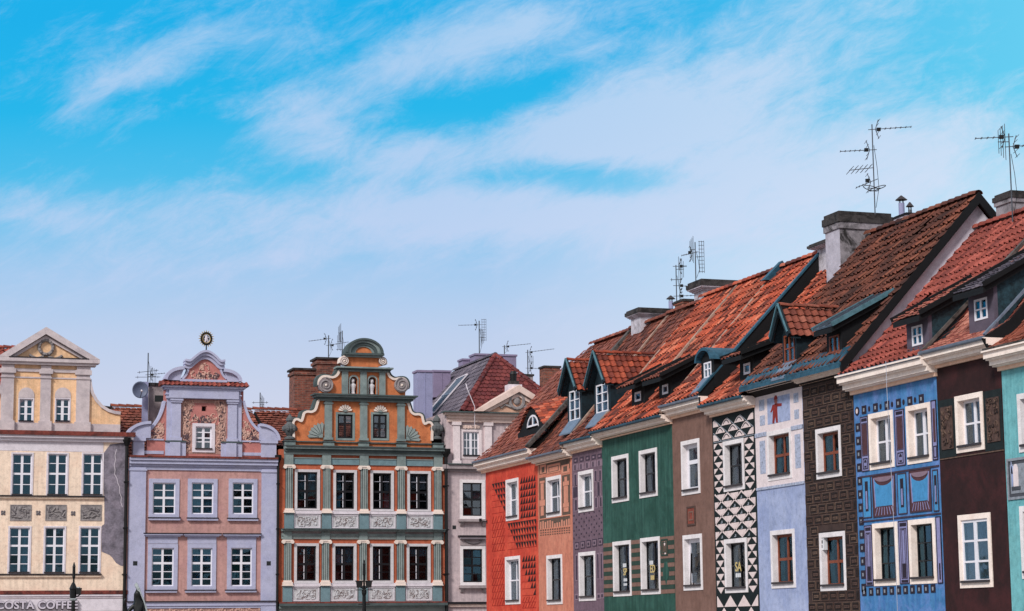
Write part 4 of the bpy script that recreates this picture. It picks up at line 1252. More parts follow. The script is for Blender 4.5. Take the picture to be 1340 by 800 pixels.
    b.box(h.p(1126, 640)[0], h.w-.03, -.022, .01, zl-.02, zl+.025, 'mauve_dark')
    zl = h.p(1180, 677.5)[1]; b.box(h.p(1126, 680)[0], h.w-.03, -.022, .01, zl-.02, zl+.02, 'mauve_dark')
bl = row_house(8, 'blue_house', 'bright blue house with lilac panels, dark studs and four windows', 'azure_wall', 8.84,
    [((1138, 1170, 542.4, 616), dict(WHT, surround='cream_trim', curtain=(0, .5, 1), mid=.12, cols=2, rows=(.48,))), ((1187, 1219, 532.2, 608.7), dict(WHT, surround='cream_trim', curtain=(0, .5, 1), mid=.12)),
     ((1143.4, 1176, 685.6, 767.4), dict(sash='dark_paint', rows=(.33, .66), cols=3, fr=.04, mull=.03, surround='cream_trim', curtain=(.55, .75, 1))), ((1190.5, 1225.3, 680.9, 765), dict(sash='dark_paint', rows=(.33, .66), cols=3, fr=.04, mull=.03, surround='cream_trim', curtain=(.5, .7, 1)))], deco_blue)
row_cornice(bl, 8.76, 9.26, .52)
main_roof(bl, 0, bl.w, -.42, 9.27, 4, 13.5, 'pantile', 'tile_red', kick=.22, eave='zinc', seed=19, jit=.006)
strip(bl, bl.w, 'verge_strip', 'mossy_mortar', .12, .08)
b = MB(); xc, zc = bl.p(1160, 470, -.6)
b.tube([(xc, -.62, 9.3), (xc+.02, -.63, 8.6), (xc+.05, -.62, 7.2), (xc+.08, -.61, 5.6), (xc+.10, -.60, 4.0), (xc+.10, -.60, 2.2), (xc+.10, -.4, 0.2)], .007, 'grey_paint', 6)
b.build('cable', bl.e)

# ---- oxblood house
def deco_dr(h, b):
    wx0, wx1, wz0, wz1 = h.rect(1251.2, 1287.8, 519.2, 594)
    B_, U_ = 'bottle_black', 'umber_relief'
    for a, c in ((.03, wx0-.02), (wx1+.02, h.w-.03)):
        b.prism(rc(a, c, wz0-.06, wz1-.02), -.010, .01, B_)
        b.box(a+.14, c-.12, -.03, .01, wz0+.14, wz1-.2, U_)
        scrolls(b, a+.17, c-.15, wz0+.18, wz1-.24, 16, 'umber_line', -.03, (.1, .2), .016, int(a*10)+3)
        scrolls(b, a+.17, c-.15, wz0+.18, wz1-.24, 14, 'umber_dark', -.03, (.1, .2), .016, int(a*10)+4)
    b.box(.03, h.w-.03, -.02, .01, wz0-.10, wz0-.07, 'umber_line')
dr = row_house(9, 'oxblood_house', 'dark oxblood house with two ornate brown panels beside its upper window', 'oxblood_wall', 9.0,
    [((1251.2, 1287.8, 519.2, 594), dict(WHT, surround='cream_trim', curtain=(.0, .5, 1), mid=.1)), ((1255.7, 1298.4, 674.6, 770.2), dict(sash='white_paint', surround='cream_trim', rows=(.33, .66), depth=.1, fr=.07, mid=.14, curtain=(.0, .55, 1), glass='glass_clear'))], deco_dr)
row_cornice(dr, 8.95, 9.33, .47)
main_roof(dr, 0, dr.w, -.42, 9.35, 4, 13.62, 'flat', 'tile_pink', kick=.34, eave='zinc', seed=20, tw=.2, th=.2, lift=.03, jit=.006)
# slate cheek where this roof stands above its neighbour's
b = MB()
b.prism([(-.5, 9.3), (.3, 9.3+.8*dr.sl-.28), (4, 13.66), (4, 12.4), (-.3, 8.95)], dr.w-.01, dr.w+.05, 'dark_timber', axis='x')
b.build('cheek', dr.roof)
strip(dr, dr.w, 'verge_strip', 'zinc', .10, .05, 0, 1, .05)

# ---- turquoise house at the frame's edge
def deco_te(h, b):
    x0, x1, z0, z1 = h.rect(1319, 1352, 601, 655)
    b.prism(rc(x0, x1, z0, z1), -.012, .01, 'grey_dark'); b.ring(x0, x1, z0, z1, .06, -.03, .01, 'grey_relief')
    b.prism(rc(x0+.14, x1-.14, z0+.14, z1-.14), -.02, .01, 'grey_relief')
    cx = (x0+x1)/2-.15; b.box(cx-.1, cx+.1, -.035, .01, z0+.3, z1-.25, 'shell_white'); b.prism(arc(cx, z1-.25, .09, .11, 0, 360, 10)[:-1], -.036, .01, 'shell_white'); b.box(cx-.18, cx+.18, -.036, .01, z0+.22, z0+.3, 'grey_dark')
    b.prism([(x0+.16, z1-.18), (x0+.42, z1-.18), (x0+.36, z1-.36), (x0+.18, z1-.36)], -.03, .01, 'periwinkle_wall')
    b.prism([(x0+.2, z0+.2), (x0+.3, z0+.5), (x0+.2, z0+.9)], -.03, .01, 'periwinkle_wall')
te = House('row', 'turquoise_house', 'turquoise house cut by the right edge of the picture', Yb[10], Yb[11], GRP)
te.win = []
for (xl, yt, yb) in ((1333, 516, 593), (1336.6, 662.7, 758)):
    x0, _, z0, z1 = te.rect(xl, 1340, yt, yb)
    te.win.append(window(te, x0, x0+1.15, z0, z1, sash='white_paint', curtain=(0, 1, 1)))
b = MB(); deco_te(te, b)
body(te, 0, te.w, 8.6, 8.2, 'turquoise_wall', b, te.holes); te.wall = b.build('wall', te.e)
row_cornice(te, 8.54, 9.0, .5)
main_roof(te, 0, te.w, -.42, 9.04, 4, 13.0, 'flat', 'tile_russet', kick=.25, eave='mossy_mortar', seed=21, tw=.2, th=.2, lift=.03)

# ------------------------------------------------------------------ dormers
# eyebrow dormer of the red house
def eyebrow(h):
    xa, y, zb = on_roof(h, 690, 561.5, .10)
    x0 = h.p(690, 552, y)[0]; x1 = h.p(705, 552, y)[0]; zt = h.p(697, 543, y)[1]
    c = (x0+x1)/2; hw = (x1-x0)/2
    W_ = h.p(714, 560, y)[0]-h.p(676, 560, y)[0]
    top = h.p(699, 533.5, y)[1]-zb
    def prof(k=1.0, up=0.0, n=16):
        return [(c-.12+(i/n-.5)*W_*k, zb-.1+(top+.1)*k*(.5+.5*cos(2*PI*(i/n-.5)))**.8+up) for i in range(n+1)]
    b = MB()
    hole = rc(x0, x1, zb+.02, zb+.02)
    wo = [(x0, zb+.03), (x1, zb+.03)]+arc(c, zt-hw*.75, hw, hw*.75, 0, 180, 8)
    o = prof(); o = o+[(o[-1][0], zb-.35), (o[0][0], zb-.35)]
    yb = y+2.6
    b.prism(o, y, y+.1, 'dark_timber', [wo])
    d = b.build('dormer', h.e)
    w_ = MB()
    inner = [(x0+.06, zb+.1), (c-.03, zb+.1), (c-.03, zt-.1)]+arc(c, zt-hw*.75, hw-.07, hw*.75-.07, 100, 178, 5)
    inn2 = [(c+.03, zb+.1), (x1-.06, zb+.1)]+arc(c, zt-hw*.75, hw-.07, hw*.75-.07, 2, 80, 5)+[(c+.03, zt-.1)]
    w_.prism(wo, y-.03, y+.05, 'white_paint', [inner, inn2])
    w_.box(x0+.03, x1-.03, y, y+.01, zb+.05, zt-.05, 'glass_clear')
    w_.box(x0+.05, x1-.05, y+.09, y+.10, zb+.05, zt-.08, 'rust_relief')
    w_.build('window', d)
    P_ = [Vector((a, 0, z)) for a, z in prof(1.0, .04)]
    seg = [(P_[i+1]-P_[i]).length for i in range(len(P_)-1)]; A = sum(seg); L = 3.4
    def surf(a, s):
        a = A-a; k = 0
        while k < len(seg)-1 and a > seg[k]: a -= seg[k]; k += 1
        t = (P_[k+1]-P_[k]).normalized(); p = P_[k]+t*a
        return Vector((p.x, y-.12+s*.9, p.z+s*.30)), Vector((-t.z, 0, t.x))
    t = MB(); tile_surf(t, surf, A, L, .18, .24, 'flat', 'tile_orange', 0, .035, .006)
    t.build('dormer_roof', d)
eyebrow(red)
mat('sheet_grey', lin(74, 84, 96), var=.25, bump=.05, rough=.5, metal=.2, scale=5, stain=lin(40, 48, 56), stain_amt=.6)
gable_dormer(sal, (745.5, 759, 513, 552), apex=1.05, side=.22, tm='tile_rust')
gable_dormer(vio, (780.5, 796, 505, 542), apex=1.05, side=.22, tm='tile_rust')
shed_dormer(gr, (831, 839, 514, 526.5), (880, 476), side=(.3, .3), frame='white_paint', cols=1, rows=(), tm='tile_brown', over=.45, edge='dark_timber', ext=(.3, .25), face='dark_timber', curtain='white_paint', fr=.07)
shed_dormer(gr, (867, 874.5, 504.5, 517), (918, 464), side=(.3, .3), frame='white_paint', cols=1, rows=(), tm='tile_brown', over=.5, edge='dark_timber', ext=(.3, .25), face='dark_timber', curtain='white_paint', fr=.07)
mat('dusk_wood', lin(92, 84, 98), var=.2, bump=.1)
# little barrel-roofed dormer of the brown house
def barrel(h, win):
    xl, xr, yt, yb = win
    xa, y, zb = on_roof(h, xl, yb, .1)
    x0 = h.p(xl, (yt+yb)/2, y)[0]; x1 = h.p(xr, (yt+yb)/2, y)[0]; zt = h.p(xl, yt, y)[1]
    c = (x0+x1)/2; hw = (x1-x0)/2+.22
    yend = y+1.5
    b = MB()
    b.prism([(c-hw, zb-.35), (c+hw, zb-.35)]+arc(c, zt, hw, .32, 0, 180, 10), y, yend, 'dark_timber', [rc(x0+.02, x1-.02, zb+.02, zt-.02)])
    d = b.build('dormer', h.e)
    dormer_window(h, d, x0, x1, zb, zt, y+.02, curtain=True, rows=(.55,))
    t = MB(); t.prism(arc(c, zt, hw+.14, .46, 4, 176, 12)+arc(c, zt, hw+.05, .36, 176, 4, 12), y-.18, yend+.3, 'teal_metal')
    t.build('dormer_roof', d)
    a = MB(); ya = y-.5; za_ = h.zroof(ya)+.1
    a.prism([(ya, za_), (y, zb+.03), (y, zb-.04), (ya, za_-.06)], x0-.1, x1+.1, 'zinc', axis='x'); a.build('flashing', d)
barrel(br, (921.5, 931, 475.5, 496))
shed_dormer(bw, (973.5, 982, 476.5, 491), (1014, 446), side=(.3, .25), cols=1, rows=(), tm='tile_brown', over=.5, edge='dark_timber', ext=(.25, .2), face='dark_timber', curtain='white_paint', fr=.07)
gable_dormer(wb, (1026.5, 1040, 440, 476), apex=.75, side=.12, frame='brown_wood', tm='tile_russet', rows=(.5,))
shed_dormer(db, (1085.5, 1098.5, 441, 463.5), (1142, 392), side=(.16, .14), cols=2, rows=(), frame='brown_wood', tm='sheet_grey', kind='sheet', over=.35, edge='teal_edge', face='dark_timber', ext=(.12, .14), curtain=True, glass='glass_clear')
shed_dormer(bl, (1193.8, 1207.5, 428, 454), (1297, 358), side=(.28, .3), tm='tile_pink', kind='flat', over=.32, edge='dark_timber', face='slate', surround='dusk_wood', tw=.2, th=.2)
shed_dormer(dr, (1275.5, 1292.5, 393, 421), (1372, 318), side=(.28, .3), tm='tile_grey', kind='flat', over=.36, edge='dark_timber', face='slate', surround='dusk_wood', tw=.2, th=.2)

# parapet flashing at the right edge of the brown house's roof, standing over its lower neighbour
b = MB()
b.prism([(br.ye, br.ze-.25), (br.yr, br.zr-.7), (br.yr, br.zr+.12), (br.ye, br.ze+.12)], br.w-.03, br.w+.04, 'dark_timber', axis='x')
bar(b, (br.w, br.ye-.03, br.ze+.14), (br.w, br.yr, br.zr+.16), .16, .06, 'teal_metal')
b.build('verge_board', br.roof)
b = MB()
b.prism([(br.yr-.7, br.zr-.4), (br.yr+.5, br.zr-.4), (br.yr, br.zr+.28)], .0, .3, 'teal_metal', axis='x')
b.build('ridge_flashing', br.roof)

# ------------------------------------------------------------------ chimneys of the row
def row_chimney(h, px_l, px_top, px_r, wid, X0, X1, name='chimney', **k):
    """left edge (nearest the square) at picture x px_l on plane X0; top at px_top"""
    w = atX(px_l, px_top, X0); x1 = h.u0-w.y
    return x1, w.z
def chim(h, corner, Y, wid, ln, zb, **k):
    """corner: picture point of the near front top corner; Y: where along the row its near face stands; wid along the row; ln back from the street"""
    w = atY(corner[0], corner[1], Y); xn = h.u0-Y; X = w.x
    return stack(h, h.roof, xn-wid, xn, X-ROWX, X-ROWX+ln, zb, w.z, **k), (xn, w.z)
c1, q1 = chim(sal, (838, 403), 75.4, 1.0, 2.2, 12.4, m_='chimney_pale', corbel=.16, levels=3, capt=.2)
c2, q2 = chim(vio, (894, 391), 71.8, .8, .9, 12.4, m_='old_brick', cap='chimney_cap', levels=1, corbel=.05, capt=.1)
c3, q3 = chim(vio, (921, 366), 70.2, .9, 1.7, 12.4, m_='chimney_pale', corbel=.2, levels=3, capt=.24)
c4, q4 = chim(bw, (1098, 276), 57.55, .95, 1.75, 11.8, corbel=.05, levels=1, capt=.34, face='chimney_clean')
c5, q5 = chim(wb, (1186, 278), 55.2, .7, .9, 13, m_='gable_render', cap='dark_timber', corbel=.03, levels=1, capt=.08)
c6, q6 = chim(bw, (1088, 313), 59.6, 1.0, 1.2, 12.4, m_='chimney_pale', corbel=.22, levels=3, capt=.12)
c8, q8 = chim(bl, (1323, 249), 49.4, .8, 1.8, 12.5, corbel=.04, levels=1, capt=.2)

def pot(par, x, y, z, m_='purple_sheet', r=.1, hgt=.42):
    b = MB(); b.lathe([(r, 0), (r, hgt)], (x, y, z), m_, 12)
    for k in range(4): b.tube([(x+r*.8*cos(k*PI/2), y+r*.8*sin(k*PI/2), z+hgt-.02), (x+r*.8*cos(k*PI/2), y+r*.8*sin(k*PI/2), z+hgt+.12)], .012, 'black_iron', 4)
    b.lathe([(r*2.1, hgt+.1), (r*1.2, hgt+.17), (.02, hgt+.24)], (x, y, z), 'sill_metal', 12)
    return b.build('flue_pipe', par)
def at_local(h, px, py, y): return h.p(px, py, y)
for (h, c_, px, py, yy) in ((wb, c4, 1153, 279, 4.5), (wb, c5, 1180, 278, 4.6), (wb, c5, 1191, 280, 4.7), (sal, c1, 878, 404, 5.2)):
    x, z = h.p(px, py, yy)
    pot(c_, x, yy, z-.08, r=.09 if px != 1191 else .06, hgt=.36 if px != 1191 else .2, m_='purple_sheet' if px != 1191 else 'steel')
# ------------------------------------------------------------------ the far side of the square
mat('cream_wall', lin(250, 226, 204), var=.06, bump=.2, scale=1.5, stain=lin(232, 196, 172), stain_amt=.4)
mat('apricot_wall', lin(244, 202, 162), var=.07, bump=.2, scale=1.5, stain=lin(232, 180, 130), stain_amt=.4)
mat('stone_lilac', lin(204, 192, 194), var=.1, bump=.15, scale=2.5, stain=lin(150, 140, 150), stain_amt=.4)
mat('stone_pale', lin(222, 214, 222), var=.08, bump=.15, scale=2.5)
mat('bare_render', lin(120, 114, 126), var=.45, bump=.6, scale=2.2, grain=14, stain=lin(152, 142, 156), stain_amt=.6, stain_scale=1.3)
mat('relief_stone', lin(150, 144, 144), var=.2, bump=.4, scale=5, stain=lin(110, 104, 106), stain_amt=.5, stain_scale=3)
mat('relief_dark', lin(108, 102, 106), var=.2, bump=.2)
mat('lavender_trim', lin(180, 182, 208), var=.06, bump=.1, scale=2, stain=lin(160, 164, 200), stain_amt=.35)
mat('pink_wall', lin(196, 152, 146), var=.1, bump=.25, scale=1.6, stain=lin(176, 132, 134), stain_amt=.5)
mat('rose_panel', lin(190, 124, 118), var=.12, bump=.3, scale=2.5, stain=lin(170, 110, 108), stain_amt=.5)
mat('sand_relief', lin(204, 166, 152), var=.15, bump=.2, scale=6)
mat('smoke_relief', lin(96, 78, 84), var=.2, bump=.2)
mat('sand_ground', lin(176, 138, 128), var=.2, bump=.5, scale=5, grain=20)
mat('orange_wall', lin(206, 126, 82), var=.15, bump=.3, scale=1.8, streak=.2, lo=lin(166, 90, 58), stain=lin(194, 108, 68), stain_amt=.6)
mat('brickred_wall', lin(188, 102, 74), var=.16, bump=.3, scale=1.8, stain=lin(166, 80, 54), stain_amt=.5)
mat('sage_trim', lin(132, 146, 145), var=.14, bump=.15, scale=3, stain=lin(74, 88, 92), stain_amt=.5)
mat('sage_light', lin(146, 156, 154), var=.1, bump=.1, scale=3)
mat('sage_dark', lin(76, 88, 89), var=.2, bump=.15, scale=3)
mat('flute_dark', lin(58, 72, 78), var=.1, bump=0)
mat('petrol_panel', lin(112, 138, 146), var=.12, bump=.15, scale=4)
mat('capital_white', lin(232, 216, 206), var=.06, bump=.05)
mat('relief_white', lin(196, 196, 200), var=.06, bump=.2, scale=5, stain=lin(190, 180, 180), stain_amt=.3)
mat('relief_line', lin(140, 124, 122), var=.2, bump=0)
mat('grey_pink_wall', lin(206, 188, 190), var=.1, bump=.35, scale=1.8, streak=.35, lo=lin(160, 146, 152), stain=lin(172, 158, 164), stain_amt=.5)
mat('grey_stone', lin(164, 152, 154), var=.15, bump=.3, scale=4, stain=lin(110, 100, 104), stain_amt=.5)
mat('beige_trim', lin(224, 200, 190), var=.1, bump=.2, scale=3, stain=lin(196, 160, 146), stain_amt=.4)
mat('tympanum', lin(214, 170, 146), var=.12, bump=.2, scale=3)
mat('statue_white', lin(214, 212, 216), var=.12, bump=.2, scale=8)
mat('urn_stone', lin(92, 96, 98), var=.3, bump=.3, scale=8)
mat('ledge_tile', lin(126, 62, 54), var=.3, bump=.2, scale=7, stain=lin(46, 34, 34), stain_amt=.8, stain_scale=1.2)
mat('gold', lin(196, 160, 90), var=.2, bump=0, metal=.7, rough=.35)
mat('bronze', (.010, .011, .012), var=.4, bump=.2, rough=.45, scale=8)
mat('pale_metal', lin(176, 184, 186), var=.2, bump=.1, scale=8)

mat('surround_grey', lin(206, 202, 206), var=.07, bump=.12, scale=4)
FG = 'gabled town houses across the square'
def ledge(mb, h, xl, xr, yt, yb, p_, m_, off=0):
    x0, x1, z0, z1 = h.rect(xl, xr, yt, yb, off); mb.box(x0, x1, off-p_, .06, z0, z1, m_)
def fbody(h, wm, b, ztop, depth=11):
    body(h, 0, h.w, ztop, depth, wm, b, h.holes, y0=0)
def outline_bar(mb, pts, w, y0, y1, m_, closed=False):
    """a raised moulding that follows an outline (x, z)"""
    n = len(pts)
    nrm = []
    for i in range(n):
        a = Vector(pts[max(0, i-1)]); c = Vector(pts[min(n-1, i+1)]); d = (c-a); d = d.normalized() if d.length > 1e-6 else Vector((1, 0)); nrm.append(Vector((-d.y, d.x)))
    L = [tuple(Vector(p)+q*w*.5) for p, q in zip(pts, nrm)]; R = [tuple(Vector(p)-q*w*.5) for p, q in zip(pts, nrm)]
    for i in range(n-1):
        vs = [(L[i][0], y0, L[i][1]), (L[i+1][0], y0, L[i+1][1]), (R[i+1][0], y0, R[i+1][1]), (R[i][0], y0, R[i][1])]
        vs += [(x, y1, z) for x, _, z in vs]
        mb.add(vs, [(0, 1, 2, 3), (7, 6, 5, 4), (0, 4, 5, 1), (2, 6, 7, 3)]+([(0, 3, 7, 4)] if i == 0 else [])+([(1, 5, 6, 2)] if i == n-2 else []), m_)

# ================= cream house with the pediment
X0 = atY(-43, 700, FARY).x
cr_h = House('far', 'cream_house', 'cream house with a triangular pediment and a patch of bare grey render', X0, atY(164, 700, FARY).x, FG)
h = cr_h
wk = dict(surround='stone_pale', sash='white_paint', depth=.16, band=.07, glass='glass', fr=.05, mull=.035, mid=.11, proud=.03)
for (xl, xr) in ((14, 43.5), (60.5, 89.5), (106.5, 135.5)):
    x0, x1, z0, z1 = h.rect(xl, xr, 592, 650); window(h, x0, x1, z0, z1, rows=(.26, (.52, .09), .77), **wk)
for (xl, xr) in ((10, 40.5), (56.5, 86), (102.5, 132)):
    x0, x1, z0, z1 = h.rect(xl, xr, 688.5, 752); window(h, x0, x1, z0, z1, rows=(.2, .4, (.6, .09), .8), **wk)
x0, x1, z0, z1 = h.rect(-32, -3, 592, 650); window(h, x0, x1, z0, z1, rows=(.26, (.52, .09), .77), **wk)
x0, x1, z0, z1 = h.rect(-35, -6, 688.5, 752); window(h, x0, x1, z0, z1, rows=(.2, .4, (.6, .09), .8), **wk)
b = MB()
fbody(h, 'cream_wall', b, h.p(80, 570)[1])
# lilac frieze under the eaves, string courses
def fx(px): return h.p(px, 650)[0]
def fz(py, px=80): return h.p(px, py)[1]
b.box(0.01, fx(134), -.012, .01, fz(591), fz(578), 'stone_pale')
wall = b.build('wall', h.e)
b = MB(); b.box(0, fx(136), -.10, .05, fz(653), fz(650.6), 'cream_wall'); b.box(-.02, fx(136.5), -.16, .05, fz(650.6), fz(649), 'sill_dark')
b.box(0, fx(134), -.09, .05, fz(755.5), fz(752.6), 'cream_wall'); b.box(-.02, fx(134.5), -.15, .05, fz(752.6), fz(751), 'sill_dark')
b.build('string_course', h.e)
b = MB(); steps(b, 0, h.w, [(fz(578), fz(574), .14), (fz(574), fz(570.5), .26)], 'stone_pale'); steps(b, 0, h.w, [(fz(570.5), fz(565), .34)], 'ledge_tile'); b.build('cornice', h.e)
b = MB(); steps(b, 0, h.w, [(fz(778), fz(773), .14)], 'ledge_tile'); b.build('ledge', h.e)
b = MB(); b.box(0, h.w-.02, -.07, .03, fz(800), fz(778.2), 'stone_pale'); b.box(0, h.w-.02, -.12, .03, fz(780.4), fz(778.4), 'stone_pale'); b.box(0, h.w-.02, -.10, .03, fz(783.2), fz(782.2), 'stone_lilac')
b.build('fascia', h.e)
pt = MB()
poly = [(132, 598), (138, 590), (144, 582), (154, 580.5), (164.2, 579.5), (163, 741), (158, 740.5), (152, 737), (147, 730), (143.5, 726.5), (137.5, 724), (133, 722), (132.6, 700), (133.5, 688), (136.5, 686), (136.5, 656), (135.8, 640), (135.9, 612)]
pt.prism(h.P(poly), -.012, .01, 'bare_render')
R = random.Random(3)
ln = [(152.5, 588), (150.4, 596), (151.2, 602), (149.3, 609), (150.6, 615), (149.9, 621), (152.8, 626), (154.3, 633), (156.6, 638), (156.4, 645), (158.8, 651), (158.2, 658), (160.2, 664)]
for i in range(len(ln)-1):
    p, q = h.p(*ln[i]), h.p(*ln[i+1]); bar(pt, (p[0], -.012, p[1]), (q[0], -.012, q[1]), .02, .02, 'stone_pale', (1, 0, 0))
pt.build('bare_patch', h.e)
for i, (xl, xr) in enumerate(((13, 41), (59.3, 87), (105.2, 132.8))):
    x0, x1, z0, z1 = h.rect(xl, xr, 660.5, 681.5)
    b = MB(); b.ring(x0, x1, z0, z1, .04, -.03, .02, 'relief_stone'); b.box(x0+.03, x1-.03, -.008, .02, z0+.03, z1-.03, 'relief_stone')
    w_, H_ = x1-x0, z1-z0; R = random.Random(i+21)
    # a reclining figure in low relief: head, trunk, limbs, drapery
    b.blob((x0+w_*(.45+.1*i), -.02, z0+H_*.76), (.07, .04, .09), 'relief_stone')
    for k in range(9):
        p = (x0+w_*R.uniform(.12, .88), -.01, z0+H_*R.uniform(.15, .6)); a = R.uniform(0, PI)
        q = (min(x1-.06, max(x0+.06, p[0]+.4*cos(a))), -.012, min(z1-.08, max(z0+.06, p[2]+.22*sin(a))))
        m1 = ((p[0]+q[0])/2+R.uniform(-.05, .05), -.03, (p[2]+q[2])/2+R.uniform(.0, .09))
        b.tube([p, m1, q], R.uniform(.03, .06), 'relief_stone' if k % 3 else 'relief_dark', 6, r1=.02)
    scrolls(b, x0+.1, x1-.1, z0+.1, z1-.1, 14, 'relief_dark', 0, (.12, .3), .014, 31+i)
    b.build('relief_panel', h.e)
b = MB()
for px, py in ((4, 671.3), (50, 671.5), (95.6, 672)):
    cx, cz = h.p(px, py)
    for k in range(4):
        a = PI/4+k*PI/2; b.blob((cx+.075*cos(a), -.01, cz+.075*sin(a)), (.055, .03, .055), 'relief_dark', 7, 4)
    b.blob((cx, -.02, cz), (.04, .04, .04), 'relief_stone', 7, 4)
b.build('rosette', h.e)
# the gable
gz = lambda py: fz(py, 60)
cut = []
OFF = .25
def gx(px): return h.p(px, 540, OFF)[0]
ped_l, ped_r = gx(-6), gx(128)
body_l, body_r = gx(3), gx(118)
g = MB()
for (xl, xr) in ((23.6, 44.4), (71.4, 92.2)):
    x0, x1, z0, z1 = h.rect(xl, xr, 520.5, 553, OFF)
    window(h, x0, x1, z0, z1, off=OFF, cut=cut, surround='stone_pale', depth=.16, band=.05, rows=(.34, .66), fr=.05, mid=.12, glass='glass', sill='sill_dark')
    # blind round arch over the window
    g.prism([(x0, z1+.01), (x1, z1+.01)]+arc((x0+x1)/2, h.p(xl, 517, OFF)[1], (x1-x0)/2, h.p(xl, 507, OFF)[1]-h.p(xl, 517, OFF)[1], 0, 180, 12), OFF-.03, OFF+.02, 'stone_lilac')
zb, zt = gz(566), gz(470)
def mir(px): return 61+(61-px)
rs = [(117.5, 497), (118.5, 506), (121, 515), (126, 524), (133, 532), (142, 537.5), (150, 540), (157.6, 541)]
right = h.P(rs, OFF); left = [(2*gx(60.5)-x, z) for x, z in right]
out_ = [(left[-1][0], zb), (right[-1][0], zb)]+right[::-1]+[(body_r, zt), (body_l, zt)]+left
g.prism(out_, OFF, OFF+.35, 'apricot_wall', cut)
outline_bar(g, right, .14, OFF-.08, OFF+.4, 'stone_lilac'); outline_bar(g, left, .14, OFF-.08, OFF+.4, 'stone_lilac')
g.box(left[-1][0], right[-1][0], OFF-.03, OFF+.02, gz(563.5), gz(553), 'stone_lilac')
gab = g.build('gable', h.e)
p_ = MB()
for (a, c) in ((.5, 17), (52, 65.5), (99, 116.5)):
    x0, x1 = gx(a), gx(c)
    p_.box(x0, x1, OFF-.12, OFF+.02, gz(551), gz(478), 'stone_lilac')
    p_.box(x0-.06, x1+.06, OFF-.18, OFF+.02, gz(564), gz(551), 'stone_lilac')
    p_.box(x0-.07, x1+.07, OFF-.2, OFF+.02, gz(489), gz(483), 'stone_lilac'); p_.box(x0-.03, x1+.03, OFF-.16, OFF+.02, gz(495), gz(493), 'stone_lilac')
p_.build('pilasters', gab)
p_ = MB()
p_.box(body_l, body_r, OFF-.06, OFF+.02, gz(486.5), gz(482.5), 'stone_lilac'); p_.box(body_l, body_r, OFF-.03, OFF+.02, gz(495), gz(493), 'stone_lilac')
p_.build('string_course', gab)
p_ = MB()
ax, az_ = h.p(60.5, 428, OFF-.3)
zl = gz(470.5)
steps(p_, ped_l+.15, ped_r-.15, [(gz(477.5), gz(474), .0), (gz(474), gz(469.5), .0)], 'stone_lilac')
p_.box(ped_l, ped_r, OFF-.35, OFF+.3, gz(474), gz(469), 'stone_lilac'); p_.box(ped_l+.14, ped_r-.14, OFF-.22, OFF+.3, gz(477.5), gz(474), 'stone_lilac')
zt0 = gz(468.8)
p_.prism([(ped_l+.35, zt0), (ped_r-.35, zt0), (ax, az_-.35)], OFF-.04, OFF+.3, 'apricot_wall')
for s_ in (-1, 1):
    e = ped_l if s_ < 0 else ped_r
    p_.prism([(e, zt0), (e-s_*.5, zt0), (ax, az_-.33), (ax, az_)], OFF-.35, OFF+.3, 'stone_lilac')
    p_.prism([(e-s_*.55, zt0+.02), (e-s_*.80, zt0+.02), (ax, az_-.52), (ax, az_-.37)], OFF-.16, OFF+.02, 'stone_lilac')
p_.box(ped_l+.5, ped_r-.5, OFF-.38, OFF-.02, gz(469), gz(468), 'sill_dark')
p_.build('pediment', gab)
p_ = MB(); cx, cz = h.p(60, 455, OFF)
p_.tube([(cx+.31*cos(2*PI*i/18), OFF-.10, cz+.33*sin(2*PI*i/18)) for i in range(18)], .08, 'relief_stone', 6, closed=True)
for i in range(14): a = 2*PI*i/14; p_.blob((cx+.31*cos(a), OFF-.15, cz+.33*sin(a)), (.06, .05, .06), 'relief_dark' if i % 2 else 'relief_stone', 6, 4)
for s_ in (-1, 1): p_.tube([(cx+s_*.1, OFF-.08, cz-.42), (cx+s_*.4, OFF-.08, cz-.52), (cx+s_*.62, OFF-.08, cz-.44), (cx+s_*.74, OFF-.08, cz-.36)], .06, 'relief_stone', 6)
p_.build('wreath', gab)
# main roof behind the gable
b = MB()
zr_ = atY(175, 537, FARY+5).z; ze_ = h.p(80, 565)[1]
b.prism([(.75, ze_), (5, zr_-.06), (10.8, ze_)], .05, h.w-.1, 'underlay', axis='x')
f, T = prof_surf(.0, [(.75, ze_), (5, zr_)])
tile_surf(b, f, h.w, T, .3, .4, 'pantile', 'tile_maroon', seed=41); ridge_caps(b, (0, 5, zr_+.03), (h.w, 5, zr_+.03), .14, 'underlay', seed=42)
b.build('roof', h.e)
downpipe(h, h.w-.02, h.p(168, 577)[1], 0, .075, -.16)
# shop sign
mat('letter_shadow_grey', lin(84, 78, 90), var=.1, bump=0)
mat('letter_grey', lin(206, 198, 210), var=.06, bump=0)
t_ = thing('shop_sign', 'grey raised capital letters of a coffee shop on the cream house', 'sign', (X0, FARY, 0))
def sign_letters(par, txt, x0, x1, z0, z1, y, m_, name='lettering', off=.024):
    cu_ = bpy.data.curves.new('txt', 'FONT'); cu_.body = txt; cu_.size = 1; cu_.extrude = .05; cu_.offset = off; cu_.space_character = 1.08
    o = bpy.data.objects.new('txt', cu_); C.objects.link(o); bpy.context.view_layer.update()
    me = bpy.data.meshes.new_from_object(o.evaluated_get(bpy.context.evaluated_depsgraph_get())); bpy.data.objects.remove(o)
    xs = [v.co.x for v in me.vertices]; ys = [v.co.y for v in me.vertices]
    sx = (x1-x0)/(max(xs)-min(xs)); sz = (z1-z0)/(max(ys)-min(ys))
    me.transform(Matrix.Translation((x0, y, z0)) @ Matrix.Rotation(PI/2, 4, 'X') @ Matrix.Diagonal((sx, sz, 1, 1)) @ Matrix.Translation((-min(xs), -min(ys), 0)))
    me.materials.clear(); me.materials.append(MAT[m_]); me.name = name
    q = bpy.data.objects.new(name, me); C.objects.link(q); q.parent = par
    return q
